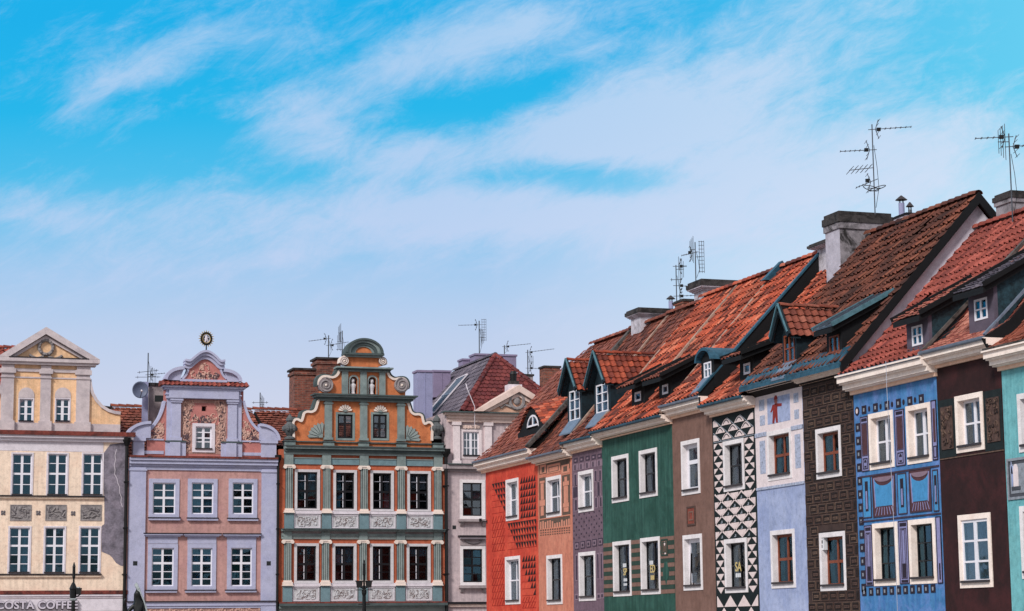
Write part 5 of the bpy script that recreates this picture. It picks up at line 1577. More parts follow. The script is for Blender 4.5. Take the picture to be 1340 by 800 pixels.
x0, x1, z0, z1 = h.rect(-5, 101.5, 787, 797.5, -.1)
sign_letters(t_, 'COSTA COFFEE', x0, x1, z0, z1, -.20, 'letter_grey')
sign_letters(t_, 'COSTA COFFEE', x0-.02, x1+.02, z0-.04, z1+.02, -.12, 'letter_shadow_grey', 'letter_shadow', .045)  # larger dark copy behind: the letters' shadow outline, put in as colour

# neighbour at the left edge: only a corner of its tiled roof shows
nb = House('far', 'plain_house', 'house beyond the left edge, a corner of its red roof showing', X0-8, X0-.02, FG)
b = MB(); fbody(nb, 'stone_lilac', b, 12.2); b.build('wall', nb.e)
zr2 = atY(3, 455.5, FARY+6).z
b = MB(); wx = 12.6
b.prism([(.8, 12.5), (6, zr2-.06), (11.2, 12.25)], .05, wx-.05, 'underlay', axis='x')
f, T = prof_surf(0, [(.8, 12.6), (6, zr2)]); tile_surf(b, f, wx, T, .3, .4, 'pantile', 'tile_red', seed=43); ridge_caps(b, (0, 6, zr2), (wx, 6, zr2), .14, 'tile_red')
b.build('roof', nb.e)

# ================= lavender and pink house with the curved gable
X0 = atY(166.5, 700, FARY).x
pk = House('far', 'lavender_house', 'pink house with lavender trim and a curved gable topped by a round emblem', X0, atY(362, 700, FARY).x, FG)
h = pk
fz = lambda py: h.p(265, py)[1]
fx = lambda px, py=700: h.p(px, py)[0]
wk = dict(surround='lavender_trim', sash='white_paint', depth=.13, glass='glass', fr=.055, mid=.10, mull=.035, proud=.05, sill=None)
for i, (xl, xr) in enumerate(((194.5, 234.5), (245.5, 284.3), (299, 336.5))):
    x0, x1, z0, z1 = h.rect(xl, xr, 626.5, 678); window(h, x0, x1, z0, z1, band=.18, rows=(.25, (.52, .1), .76), curtain=(0, 1, 1) if i == 1 else None, **wk)
for i, (xl, xr) in enumerate(((193, 232.3), (245, 282.6), (297, 334.5))):
    x0, x1, z0, z1 = h.rect(xl, xr, 712, 772.5); window(h, x0, x1, z0, z1, band=.18, rows=(.19, .38, (.60, .1), .81), curtain=(.0, 1, .5) if i == 1 else (.0, .5, .3), **wk)
b = MB()
fbody(h, 'pink_wall', b, fz(600))
b.build('wall', h.e)
b = MB()
for a, c in ((167.5, 189.5), (341.5, 361.5)):
    b.box(fx(a), fx(c), -.10, .05, 0, fz(613), 'lavender_trim'); b.box(fx(a)-.04, fx(c)+.04, -.14, .05, fz(617.5), fz(615), 'lavender_trim')
for px in (176.5, 351): x_, z_ = h.p(px, 737.5); b.box(x_-.1, x_+.1, -.105, .0, z_-.1, z_+.1, 'niche')
b.build('pilasters', h.e)
b = MB(); steps(b, .02, h.w-.02, [(fz(616), fz(611.5), .06), (fz(611.5), fz(608.5), .12), (fz(608.5), fz(604), .24), (fz(604), fz(600.5), .32)], 'lavender_trim', side=False)
steps(b, .02, h.w-.02, [(fz(600.5), fz(598), .38)], 'ledge_tile', side=False); b.build('cornice', h.e)
b = MB(); steps(b, .02, h.w-.02, [(fz(787.8), fz(786.6), .2, 'sill_dark'), (fz(793), fz(787.8), .13), (fz(796), fz(793), .08)], 'lavender_trim', side=False); b.build('string_course', h.e)
b = MB(); b.box(fx(190), fx(341), -.03, .02, fz(812), fz(796.2), 'sand_ground'); scrolls(b, fx(191), fx(340), fz(810), fz(797), 110, 'sand_relief', -.03, (.15, .35), .03, 8); b.build('frieze', h.e)
b = MB()
for (xl, xr) in ((194, 235), (244.5, 284.5), (297.5, 337)):
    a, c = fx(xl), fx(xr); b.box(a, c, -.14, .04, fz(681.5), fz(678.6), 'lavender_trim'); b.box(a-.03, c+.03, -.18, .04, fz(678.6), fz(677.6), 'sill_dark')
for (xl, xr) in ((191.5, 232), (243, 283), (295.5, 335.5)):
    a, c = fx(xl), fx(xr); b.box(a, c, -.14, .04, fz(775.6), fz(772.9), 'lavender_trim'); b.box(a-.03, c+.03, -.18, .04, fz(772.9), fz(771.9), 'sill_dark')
b.build('window_ledge', h.e)
b = MB()
for (xl, xr) in ((193.5, 232.5), (245.3, 283), (297, 335)):
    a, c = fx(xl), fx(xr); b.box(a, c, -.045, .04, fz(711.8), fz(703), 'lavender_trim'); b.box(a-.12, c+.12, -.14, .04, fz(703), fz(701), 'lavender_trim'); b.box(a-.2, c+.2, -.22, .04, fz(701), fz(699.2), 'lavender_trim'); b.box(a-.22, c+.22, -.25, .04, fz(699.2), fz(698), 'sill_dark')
b.build('window_hood', h.e)
# gable
OFF = .3
Z = lambda x, y: h.p(150+x/4.2125, 430+y/4.2125, OFF)
cut = []
q = (251.5, 281, 554, 592)
x0, x1, z0, z1 = h.rect(*q, OFF)
window(h, x0, x1, z0, z1, off=OFF, cut=cut, surround='stone_pale', depth=.15, band=.15, rows=(.33, (.5, .06), .75), fr=.06, mid=.12, glass='glass_bright', curtain=(0, 1, 1), proud=.06)
vx0, vz0 = Z(481, 456); vx1, vz1 = Z(505, 430); cut.append(rc(vx0, vx1, vz0, vz1))
zb = fz(598)
wl = smoothline([Z(275, 400), Z(262, 450), Z(240, 500), Z(205, 548), Z(185, 565)], 4)
wr = smoothline([Z(710, 400), Z(724, 450), Z(748, 510), Z(785, 555), Z(808, 572)], 4)
g = MB()
xw0, xw1 = Z(178, 600)[0], Z(812, 600)[0]
zent = Z(500, 322)[1]
out_ = [(xw0, zb), (xw1, zb), (xw1, wr[-1][1])]+wr[::-1]+[(wr[0][0], zent), (wl[0][0], zent)]+wl+[(xw0, wl[-1][1])]
g.prism(out_, OFF, OFF+.35, 'rose_panel', cut)
g.box(vx0, vx1, OFF+.3, OFF+.36, vz0, vz1, 'niche')
gab = g.build('gable', h.e)
e = MB()
outline_bar(e, wl, .12, OFF-.06, OFF+.4, 'lavender_trim'); outline_bar(e, wr, .12, OFF-.06, OFF+.4, 'lavender_trim')
e.build('coping', gab)
p_ = MB()
for (a, c) in ((312, 362), (622, 670)):
    x0, x1 = Z(a, 500)[0], Z(c, 500)[0]; zt, z9 = Z(500, 388)[1], Z(500, 622)[1]
    p_.box(x0, x1, OFF-.16, OFF+.02, z9, zt, 'lavender_trim')
    p_.box(x0-.05, x1+.05, OFF-.22, OFF+.02, Z(500, 414)[1], Z(500, 404)[1], 'lavender_trim'); p_.box(x0-.09, x1+.09, OFF-.26, OFF+.02, Z(500, 404)[1], zt, 'lavender_trim')
    p_.box(x0-.05, x1+.05, OFF-.2, OFF+.02, z9, Z(500, 606)[1], 'lavender_trim')
for (a, c) in ((285, 312), (670, 698)):
    p_.box(Z(a, 500)[0], Z(c, 500)[0], OFF-.08, OFF+.02, Z(500, 622)[1], Z(500, 388)[1], 'lavender_trim')
for (a, c) in ((278, 390), (585, 700)):
    x0, x1 = Z(a, 650)[0], Z(c, 650)[0]; p_.box(x0, x1, OFF-.14, OFF+.02, zb, Z(500, 630)[1], 'lavender_trim'); p_.box(x0-.02, x1+.02, OFF-.2, OFF+.02, Z(500, 630)[1], Z(500, 623)[1], 'sage_dark')
    mx = (x0+x1)/2; p_.box(mx-.28, mx+.2, OFF-.24, OFF+.02, zb, Z(500, 632)[1], 'lavender_trim')
p_.box(Z(172, 0)[0], Z(280, 0)[0], OFF-.04, OFF+.02, Z(500, 697)[1], Z(500, 680)[1], 'lavender_trim'); p_.box(Z(695, 0)[0], Z(812, 0)[0], OFF-.04, OFF+.02, Z(500, 697)[1], Z(500, 680)[1], 'lavender_trim')
p_.box(Z(172, 0)[0], Z(280, 0)[0], OFF-.05, OFF+.02, Z(500, 622)[1], Z(500, 614)[1], 'lavender_trim'); p_.box(Z(695, 0)[0], Z(812, 0)[0], OFF-.05, OFF+.02, Z(500, 622)[1], Z(500, 614)[1], 'lavender_trim')
p_.build('pilasters', gab)
n_ = MB()
steps(n_, Z(300, 0)[0], Z(682, 0)[0], [(Z(500, 390)[1], Z(500, 382)[1], .0), (Z(500, 382)[1], Z(500, 345)[1], .0)], 'lavender_trim')
x0, x1 = Z(288, 0)[0], Z(694, 0)[0]
n_.box(x0, x1, OFF-.2, OFF+.3, Z(500, 392)[1], Z(500, 345)[1], 'lavender_trim'); n_.box(x0-.05, x1+.05, OFF-.25, OFF+.3, Z(500, 372)[1], Z(500, 366)[1], 'lavender_trim')
n_.box(x0-.1, x1+.1, OFF-.32, OFF+.3, Z(500, 345)[1], Z(500, 333)[1], 'lavender_trim'); n_.box(x0-.2, x1+.2, OFF-.42, OFF+.3, Z(500, 333)[1], Z(500, 322)[1], 'lavender_trim')
a = MB()
f, T = prof_surf(Z(252, 0)[0], [(OFF-.52, Z(500, 322)[1]), (OFF+.05, Z(500, 292)[1])]); tile_surf(a, f, Z(735, 0)[0]-Z(252, 0)[0], T, .22, .3, 'pantile', 'tile_red', .03, .03)
a.prism([(OFF-.5, Z(500, 322)[1]+.005), (OFF+.05, Z(500, 294)[1]), (OFF+.4, Z(500, 294)[1]), (OFF+.4, Z(500, 322)[1]+.005)], Z(254, 0)[0], Z(733, 0)[0], 'ledge_tile', axis='x')
n_.build('entablature', gab); a.build('tile_ledge', gab)
# side scroll blocks at the foot
s_ = MB()
for (xa, xb, sg) in ((75, 205, 1), (800, 905, -1)):
    x0, x1 = Z(xa, 0)[0], Z(xb, 0)[0]; zt = Z(500, 528)[1]; zm = Z(500, 612)[1]
    cx = x1 if sg > 0 else x0; w_ = x1-x0
    arcp = arc(cx, zm, w_, zt-zm, 90, 180, 10) if sg > 0 else arc(cx, zm, w_, zt-zm, 0, 90, 10)
    poly = ([(cx, zm)]+arcp)
    s_.prism(poly, OFF-.2, OFF+.3, 'lavender_trim'); outline_bar(s_, arcp, .13, OFF-.3, OFF+.32, 'lavender_trim')
    xi0, xi1 = (Z(112, 0)[0], Z(172, 0)[0]) if sg > 0 else (Z(812, 0)[0], Z(893, 0)[0])
    s_.box(xi0, xi1, OFF-.15, OFF+.3, zb, zm-.005, 'lavender_trim'); s_.box(xi0-.06, xi1+.06, OFF-.22, OFF+.3, zm-.14, zm-.004, 'lavender_trim')
s_.build('scroll_block', gab)
# top: bell-shaped pediment between two quarter rounds
t = MB()
zb2 = Z(500, 291)[1]
bell_l = smoothline([Z(372, 278), Z(392, 258), Z(405, 225), Z(408, 195)], 4); bell_r = smoothline([Z(616, 278), Z(596, 258), Z(583, 225), Z(580, 195)], 4)
topc = smoothline([Z(385, 176), Z(412, 180), Z(440, 158), Z(470, 136), Z(500, 129), Z(528, 138), Z(555, 160), Z(578, 182), Z(604, 180)], 4)
zdown = lambda pts, d: [(x, z-d) for x, z in pts]
inner = [p for p in topc if bell_l[-1][0]-.01 < p[0] < bell_r[-1][0]+.01]
t.prism([(bell_l[0][0], zb2), (bell_r[0][0], zb2)]+bell_r+zdown(inner, .2)[::-1]+bell_l[::-1], OFF-.02, OFF+.3, 'rose_panel')
outline_bar(t, bell_l, .1, OFF-.08, OFF+.34, 'lavender_trim'); outline_bar(t, bell_r, .1, OFF-.08, OFF+.34, 'lavender_trim')
outline_bar(t, zdown(topc, .26), .2, OFF-.12, OFF+.34, 'lavender_trim'); outline_bar(t, zdown(topc, .12), .14, OFF-.22, OFF+.36, 'lavender_trim'); outline_bar(t, topc, .1, OFF-.32, OFF+.4, 'lavender_trim')
t.box(Z(362, 0)[0], Z(622, 0)[0], OFF-.1, OFF+.3, zb2-.04, zb2+.07, 'lavender_trim')
for (xa, xb, sg) in ((283, 384, 1), (602, 693, -1)):
    x0, x1 = Z(xa, 0)[0], Z(xb, 0)[0]; zt = Z(500, 224 if sg > 0 else 230)[1]; cx = x1 if sg > 0 else x0; w_ = x1-x0
    ar = arc(cx, zb2, w_, zt-zb2, 90, 178, 10) if sg > 0 else arc(cx, zb2, w_, zt-zb2, 2, 90, 10)
    ext = smoothline([ar[0], (ar[0][0]+sg*.02, ar[0][1]-.1), (ar[0][0]-sg*.12, ar[0][1]-.3), (ar[0][0]-sg*.2, zb2)], 3)
    if sg > 0: t.prism(ar+[(ar[-1][0], zb2), (cx-.2, zb2)], OFF-.1, OFF+.3, 'lavender_trim')
    else: t.prism([(cx+.2, zb2), (ar[0][0], zb2)]+ar, OFF-.1, OFF+.3, 'lavender_trim')
    outline_bar(t, ar, .15, OFF-.26, OFF+.34, 'lavender_trim')
t.build('pediment', gab)
rl = MB()
def in_win(x, z): return not (x0w-.05 < x < x1w+.05 and z0w-.05 < z < z1w+.05)
x0w, x1w, z0w, z1w = h.rect(248.5, 284, 551, 598, OFF)
X0_, Z0_ = Z(366, 690); X1_, Z1_ = Z(618, 398)
ground = rc(X0_, X1_, Z0_, Z1_)
rl.prism(ground, OFF-.012, OFF+.02, 'sand_ground', [rc(x0w+.16, x1w-.16, z0w+.25, z1w-.02), rc(vx0-.02, vx1+.02, vz0-.02, vz1+.02)])
cxm = (X0_+X1_)/2
rl.prism([(cxm-.75, Z(0, 520)[1]), (cxm+.75, Z(0, 520)[1]), (cxm+.5, Z(0, 400)[1]), (cxm-.5, Z(0, 400)[1])], OFF-.02, OFF+.02, 'rose_panel', [rc(vx0-.02, vx1+.02, vz0-.02, vz1+.02)])
mid_ok = lambda x, z: in_win(x, z) and not (abs(x-cxm) < .55 and z > Z(0, 470)[1])
scrolls(rl, X0_+.1, X1_-.1, Z0_+.1, Z1_-.05, 95, 'sand_relief', OFF-.02, (.16, .4), .028, 61, mid_ok)
scrolls(rl, X0_+.1, X1_-.1, Z0_+.1, Z1_-.05, 60, 'smoke_relief', OFF-.018, (.1, .26), .026, 62, mid_ok)
scrolls(rl, cxm-.3, cxm+.3, Z(0, 510)[1], Z(0, 475)[1], 12, 'smoke_relief', OFF-.02, (.12, .22), .03, 63)
for (wing, a, c) in ((wl, 180, 278), (wr, 700, 806)):
    xa, xb = Z(a, 0)[0], Z(c, 0)[0]
    def ok(x, z, wing=wing):
        zs = [p[1] for p in wing if abs(p[0]-x) < .12]; return bool(zs) and z < min(zs)-.15
    scrolls(rl, xa, xb, Z(0, 612)[1], Z(0, 420)[1], 30, 'sand_relief', OFF-.005, (.14, .34), .034, a, ok)
    scrolls(rl, xa, xb, Z(0, 612)[1], Z(0, 545)[1], 30, 'smoke_relief', OFF-.005, (.1, .24), .026, a+1, ok)
scrolls(rl, Z(425, 0)[0], Z(570, 0)[0], Z(0, 270)[1], Z(0, 225)[1], 26, 'sand_relief', OFF-.03, (.14, .3), .028, 71)
scrolls(rl, Z(455, 0)[0], Z(575, 0)[0], Z(0, 268)[1], Z(0, 235)[1], 22, 'smoke_relief', OFF-.03, (.12, .24), .03, 72)
scrolls(rl, Z(470, 0)[0], Z(520, 0)[0], Z(0, 215)[1], Z(0, 180)[1], 10, 'sand_relief', OFF-.03, (.12, .24), .028, 73)
rl.build('stucco_relief', gab)
# roof behind, with its chimney
b = MB(); zr_ = atY(350, 538, FARY+6).z; ze_ = fz(598)
b.prism([(.7, ze_), (6, zr_-.06), (11, ze_)], .05, h.w-.05, 'underlay', axis='x')
f, T = prof_surf(0, [(.7, ze_), (6, zr_)]); tile_surf(b, f, h.w, T, .27, .34, 'flat', 'tile_russet', seed=44); ridge_caps(b, (0, 6, zr_+.03), (h.w, 6, zr_+.03), .14, 'tile_russet', seed=45)
rf = b.build('roof', h.e)
xa, za = h.p(196, 501, 3.2); xb = h.p(224, 520, 3.2)[0]
b = MB(); b.box(xa, xb, 3.2, 4.2, ze_-1, za-.14, 'grey_stone'); b.box(xa-.06, xb+.06, 3.14, 4.26, za-.14, za, 'chimney_cap'); b.box(xa+.25, xb-.1, 3.19, 3.22, za-.9, za-.6, 'niche'); b.build('chimney', rf)
b = MB(); xp, zp = h.p(190.3, 500, 3.0); xq, zq = h.p(190.3, 545, 3.0); b.box(xp-.13, xp+.13, 2.9, 3.14, zq-.8, zp, 'purple_sheet'); b.build('flue_pipe', rf)
downpipe(h, h.w+.02, fz(598), 0, .06, -.14)

# ================= orange house
X0 = atY(364.5, 700, FARY).x
og = House('far', 'orange_house', 'orange house with grey green pilasters and a stepped scroll gable', X0, atY(583, 700, FARY).x, FG)
h = og
fz = lambda py: h.p(475, py)[1]
fx = lambda px: h.p(px, 690)[0]
Z6 = lambda x, y: h.p(350+x/4.2125, 610+y/4.2125)
wk = dict(surround='surround_grey', sash='dark_paint', depth=.16, fr=.07, mull=.03, rows=(.25, (.48, .10), .75), cols=2, mid=.1, band=.125, proud=.05, sill=None)
ups = ((150, 288), (363, 492), (567, 696), (770, 900)); los = ((147, 282), (358, 490), (565, 694), (767, 898))
for i, (a, c) in enumerate(ups):
    (x0, z1), (x1, z0) = Z6(a, 22), Z6(c, 250+(i > 1)*4); w_ = window(h, x0, x1, fz(669.8), fz(615.6), glass='glass' if i in (0, 1) else 'glass_bright', curtain=(.1, .9, .45) if i == 3 else None, **wk)
    bb = MB(); cx = x0+(x1-x0)*.43; bb.box(cx-.014, cx+.014, .085, .10, fz(669)+.1, fz(616)-.25, 'white_paint')
    for zz_ in (fz(630), fz(655)): bb.box(x0+.2, x1-.2, .086, .096, zz_-.009, zz_+.009, 'grey_paint')
    bb.build('inner_frame', w_)
    if i == 1:
        mm = MB(); cx, cz = Z6(425, 205); mm.prism(arc(cx, cz, .42, .44, 100, 262, 14)+arc(cx+.14, cz, .34, .40, 255, 107, 12), .135, .155, 'white_paint'); mm.build('paper_moon', w_)
for i, (a, c) in enumerate(los):
    x0, x1 = Z6(a, 500)[0], Z6(c, 500)[0]; w_ = window(h, x0, x1, fz(763.5), fz(711.5), glass='glass', **wk)
    bb = MB(); cx = x0+(x1-x0)*.42; bb.box(cx-.014, cx+.014, .085, .10, fz(763)+.1, fz(712)-.25, 'white_paint'); bb.build('inner_frame', w_)
b = MB(); fbody(h, 'brickred_wall', b, fz(590))
b.build('wall', h.e)
pil = (115, 323, 530, 735, 938)
for row, (zc, zs1, zs0, zb0, zp) in enumerate(((610, 614, 666.5, 672.4, 692.8), (707, 711, 759.5, 766.8, 787.5))):
    b = MB()
    for k, xc in enumerate(pil):
        x = Z6(xc if row == 0 else xc-6+k*.5, 500)[0]
        for s_ in (-1, 0, 1): pass
        b.box(x-.17, x+.17, -.08, .02, fz(zs0), fz(zs1), 'flute_dark')
        for j in range(4): b.box(x-.165+j*.09, x-.165+j*.09+.06, -.13, .0, fz(zs0), fz(zs1), 'sage_light' if j in (1, 2) else 'sage_trim')
    b.build('pilaster_shafts', h.e)
    b = MB()
    for k, xc in enumerate(pil):
        x = Z6(xc if row == 0 else xc-6+k*.5, 500)[0]
        b.box(x-.25, x+.25, -.17, .02, fz(zc+2), fz(zc), 'capital_white'); b.box(x-.18, x+.18, -.14, .02, fz(zs1), fz(zc+2), 'capital_white')
        for s_ in (-1, 1): b.tube([(x+s_*.21, -.2, fz(zc+3)), (x+s_*.21, .0, fz(zc+3))], .085, 'capital_white', 10)
        b.box(x-.19, x+.19, -.17, .02, fz(zs0+2.2), fz(zs0), 'capital_white'); b.box(x-.23, x+.23, -.21, .02, fz(zb0-1), fz(zs0+2.2), 'capital_white'); b.box(x-.26, x+.26, -.24, .02, fz(zb0), fz(zb0-1), 'capital_white')
    b.build('capitals', h.e)
    b = MB()
    for k, xc in enumerate(pil):
        x = Z6(xc if row == 0 else xc-6+k*.5, 500)[0]; b.box(x-.215, x+.215, -.14, .02, fz(zp), fz(zb0), 'petrol_panel')
    b.build('pedestals', h.e)
    b = MB()
    for k in range(4):
        xa, xb = Z6(pil[k], 0)[0]+.235, Z6(pil[k+1], 0)[0]-.235
        if row: xa -= .05; xb -= .05
        za, zb_ = fz(zp), fz(zb0-3.5)
        b.box(xa, xb, -.05, .02, za, zb_, 'relief_white'); b.box(xa, xb, -.12, .02, zb_-.16, zb_-.02, 'stone_pale')
        b.ring(xa+.05, xb-.05, za+.04, zb_-.2, .035, -.08, -.04, 'stone_pale')
        scrolls(b, xa+.22, xb-.22, za+.14, zb_-.32, 16, 'relief_line', -.052, (.18, .42), .013, 80+k+row*10)
        scrolls(b, xa+.22, xb-.22, za+.14, zb_-.32, 10, 'relief_white', -.052, (.2, .4), .03, 90+k+row*10)
    b.build('relief_panels', h.e)
b = MB(); steps(b, .1, h.w-.1, [(fz(696), fz(694), .3, 'sage_trim'), (fz(694), fz(692.8), .42, 'sage_dark')], 'sage_dark', side=False)
steps(b, .12, h.w-.12, [(fz(706), fz(702), .06, 'sage_light'), (fz(702), fz(699), .10, 'sage_trim'), (fz(699), fz(696), .05, 'grey_stone')], 'sage_trim', side=False)
for xc in pil:
    x = Z6(xc-4, 0)[0]; b.box(x-.2, x+.2, -.14, .02, fz(706.6), fz(696.2), 'sage_trim')
b.build('cornice', h.e)
b = MB(); steps(b, .02, h.w-.02, [(fz(789.6), fz(787.6), .3, 'ledge_tile'), (fz(793), fz(789.6), .4, 'sage_dark'), (fz(796), fz(793), .2, 'sage_trim'), (fz(806), fz(796), .06, 'sage_light')], 'sage_trim', side=False); b.build('ledge', h.e)
# entablature
Z5 = lambda x, y, o=0.0: h.p(350+x/4, 420+y/4, o)
b = MB()
steps(b, .22, h.w-.12, [(fz(596.4), fz(593), .16, 'sage_trim'), (fz(593), fz(589.5), .26, 'sage_dark'), (fz(589.5), fz(586.5), .38, 'sage_trim'), (fz(586.5), fz(585.2), .46, 'sage_dark')], 'sage_trim', side=False)
for k in range(4):
    xa, xb = Z6(pil[k], 0)[0]+.23, Z6(pil[k+1], 0)[0]-.23; b.box(xa, xb, -.06, .02, fz(609), fz(601.5), 'petrol_panel'); b.box(xa, xb, -.09, .02, fz(601.5), fz(600.3), 'sage_trim')
for xc in pil:
    x = Z6(xc, 0)[0]; b.box(x-.21, x+.21, -.14, .02, fz(610), fz(596.6), 'sage_trim')
b.build('entablature', h.e)
# gable, first tier
O1 = .25
Zg = lambda x, y: Z5(x, y, O1)
CXg = Zg(502, 0)[0]
cut = []
for i, (a, c) in enumerate(((357, 457), (541, 636))):
    x0, z1 = Zg(a, 478); x1, z0 = Zg(c, 627)
    w_ = window(h, x0, x1, z0, z1, off=O1, cut=cut, surround='sage_trim', sash='dark_paint', band=.10, depth=.15, rows=((.62, .08),), fr=.08, mid=.1, sill=None, glass='glass_bright', curtain=(.0, 1, .6) if i else (.0, .45, .5))
half = [(722, 420), (734, 432), (742, 455), (750, 478), (768, 490), (790, 490), (806, 498), (812, 518), (820, 540), (838, 532), (852, 534), (862, 552), (860, 590), (859, 628)]
rp = smoothline([Zg(*p) for p in half], 3); lp = [(2*CXg-x, z) for x, z in rp]
zb = fz(585); zt1 = Zg(0, 412)[1]
g = MB()
g.prism([(lp[-1][0], zb), (rp[-1][0], zb)]+rp[::-1]+[(rp[0][0]-.05, zt1), (lp[0][0]+.05, zt1)]+lp, O1, O1+.4, 'orange_wall', cut)
gab = g.build('gable', h.e)
e = MB(); outline_bar(e, rp, .11, O1-.10, O1+.45, 'capital_white'); outline_bar(e, lp, .11, O1-.10, O1+.45, 'capital_white')
rp2 = [(x+.09, z+.05) for x, z in rp[:-4]]; lp2 = [(2*CXg-x, z) for x, z in rp2]
outline_bar(e, rp2, .12, O1+.0, O1+.5, 'sage_dark'); outline_bar(e, lp2, .12, O1+.0, O1+.5, 'sage_dark')
e.build('coping', gab)
p_ = MB()
for (a, c) in ((300, 337), (484, 520), (678, 714)):
    x0, x1 = Zg(a, 0)[0], Zg(c, 0)[0]; p_.box(x0, x1, O1-.13, O1+.02, Zg(0, 618)[1], zt1, 'sage_trim')
    p_.box(x0-.05, x1+.05, O1-.17, O1+.02, Zg(0, 428)[1], Zg(0, 421)[1], 'sage_trim'); p_.box(x0-.05, x1+.05, O1-.18, O1+.02, Zg(0, 618)[1], Zg(0, 606)[1], 'sage_trim')
for (a, c) in ((92, 146), (293, 347), (475, 527), (672, 722), (862, 912)):
    x0, x1 = Zg(a, 0)[0], Zg(c, 0)[0]; p_.box(x0, x1, O1-.2, O1+.3, zb+.01, Zg(0, 630)[1], 'sage_trim'); p_.box(x0-.04, x1+.04, O1-.25, O1+.3, Zg(0, 630)[1], Zg(0, 624)[1], 'sage_dark')
p_.box(Zg(146, 0)[0], Zg(862, 0)[0], O1-.08, O1+.02, Zg(0, 632)[1], Zg(0, 626)[1], 'sage_dark')
p_.build('pilasters', gab)
c_ = MB()
x0, x1 = Zg(262, 0)[0], Zg(748, 0)[0]
c_.box(x0+.1, x1-.1, O1-.2, O1+.4, zt1, Zg(0, 404)[1], 'sage_trim'); c_.box(x0-.05, x1+.05, O1-.3, O1+.4, Zg(0, 404)[1], Zg(0, 394)[1], 'sage_dark'); c_.box(x0-.14, x1+.14, O1-.4, O1+.4, Zg(0, 394)[1], Zg(0, 384)[1], 'sage_trim'); c_.box(x0-.24, x1+.24, O1-.5, O1+.4, Zg(0, 384)[1], Zg(0, 377)[1], 'sage_dark')
c_.build('cornice', gab)
# second tier
zc1 = Zg(0, 377)[1]; zc2 = Zg(0, 253)[1]
h2 = [(624, 250), (628, 272), (640, 294), (662, 306), (690, 302), (715, 306), (730, 325), (732, 350), (722, 376)]
rp = smoothline([Zg(*p) for p in h2], 3); lp = [(2*CXg-x, z) for x, z in rp]
cut2 = []
nic = []
for (a, c) in ((432, 472), (528, 570)):
    x0, x1 = Zg(a, 0)[0], Zg(c, 0)[0]; z0, z1 = Zg(0, 370)[1], Zg(0, 300)[1]; r_ = (x1-x0)/2
    nic.append((x0, x1, z0)); cut2.append([(x0, z0), (x1, z0)]+arc((x0+x1)/2, z1, r_, r_*1.0, 0, 180, 10))
g = MB()
g.prism([(lp[-1][0], zc1), (rp[-1][0], zc1)]+rp[::-1]+[(rp[0][0], zc2), (lp[0][0], zc2)]+lp, O1+.02, O1+.4, 'orange_wall', cut2)
for c2 in cut2: g.prism(c2, O1+.3, O1+.42, 'niche')
for c2, (x0, x1, z0) in zip(cut2, nic):
    cx = (x0+x1)/2; o_ = [(cx+(x-cx)*1.22, z0+(z-z0)*1.10) for x, z in c2]
    g.prism(o_, O1-.04, O1+.03, 'sage_light', [c2])
g.build('upper_gable', gab)
e = MB(); outline_bar(e, rp[:-3], .11, O1-.08, O1+.45, 'capital_white'); outline_bar(e, lp[:-3], .11, O1-.08, O1+.45, 'capital_white')
rp2 = [(x+.08, z+.06) for x, z in rp[:-2]]; lp2 = [(2*CXg-x, z) for x, z in rp2]; outline_bar(e, rp2, .13, O1+.0, O1+.5, 'sage_dark'); outline_bar(e, lp2, .13, O1+.0, O1+.5, 'sage_dark')
def volute(mb, cx, cz, r, m1, m2, y, d=1):
    mb.tube([(cx, y, cz), (cx, y+.3, cz)], r, m2, 20)
    pts = []
    for i in range(30):
        t = i/29; rr = r*(1-.86*t); a = rad(90)+d*t*2.2*2*PI
        pts.append((cx+rr*cos(a), y-.02, cz+rr*sin(a)))
    mb.tube(pts, r*.10, m1, 6)
    mb.blob((cx, y-.02, cz), (r*.2, .06, r*.2), 'capital_white', 8, 5)
for s_, cx_ in ((-1, 303), (1, 700)):
    cx, cz = Zg(cx_, 338); volute(e, cx, cz, .36, 'relief_stone', 'grey_stone', O1-.12, s_)
e.build('coping', gab)
p_ = MB()
for (a, c) in ((389, 421), (485, 518), (584, 615)): p_.box(Zg(a, 0)[0], Zg(c, 0)[0], O1-.1, O1+.03, zc1, zc2, 'sage_trim')
p_.build('pilasters', gab)
c_ = MB(); x0, x1 = Zg(375, 0)[0], Zg(632, 0)[0]
c_.box(x0, x1, O1-.16, O1+.4, zc2, Zg(0, 246)[1], 'sage_trim'); c_.box(x0-.08, x1+.08, O1-.26, O1+.4, Zg(0, 246)[1], Zg(0, 238)[1], 'sage_dark'); c_.box(x0-.17, x1+.17, O1-.36, O1+.4, Zg(0, 238)[1], Zg(0, 230)[1], 'sage_trim')
c_.build('cornice', gab)
# top tier
g = MB(); za, zb3 = Zg(0, 230)[1], Zg(0, 176)[1]
g.box(Zg(418, 0)[0], Zg(582, 0)[0], O1+.02, O1+.4, za, zb3, 'orange_wall')
h3 = [(576, 180), (586, 194), (604, 194), (618, 206), (622, 228)]
rp = smoothline([Zg(*p) for p in h3], 3); lp = [(2*CXg-x, z) for x, z in rp]
for pl in (rp, lp):
    g.prism(pl+[(CXg+(.5 if pl is rp else -.5), za)], O1+.03, O1+.4, 'orange_wall'); outline_bar(g, pl, .09, O1-.08, O1+.45, 'capital_white')
for s_, cx_ in ((-1, 401), (1, 602)): cx, cz = Zg(cx_, 212); volute(g, cx, cz, .2, 'capital_white', 'grey_stone', O1-.1, s_)
x0, x1 = Zg(408, 0)[0], Zg(594, 0)[0]
g.box(x0, x1, O1-.15, O1+.4, zb3, Zg(0, 166)[1], 'sage_trim'); g.box(x0-.1, x1+.1, O1-.28, O1+.4, Zg(0, 166)[1], Zg(0, 155)[1], 'sage_dark')
cz = Zg(0, 155)[1]; rz = Zg(0, 76)[1]-cz; rx = (x1-x0)/2+.06
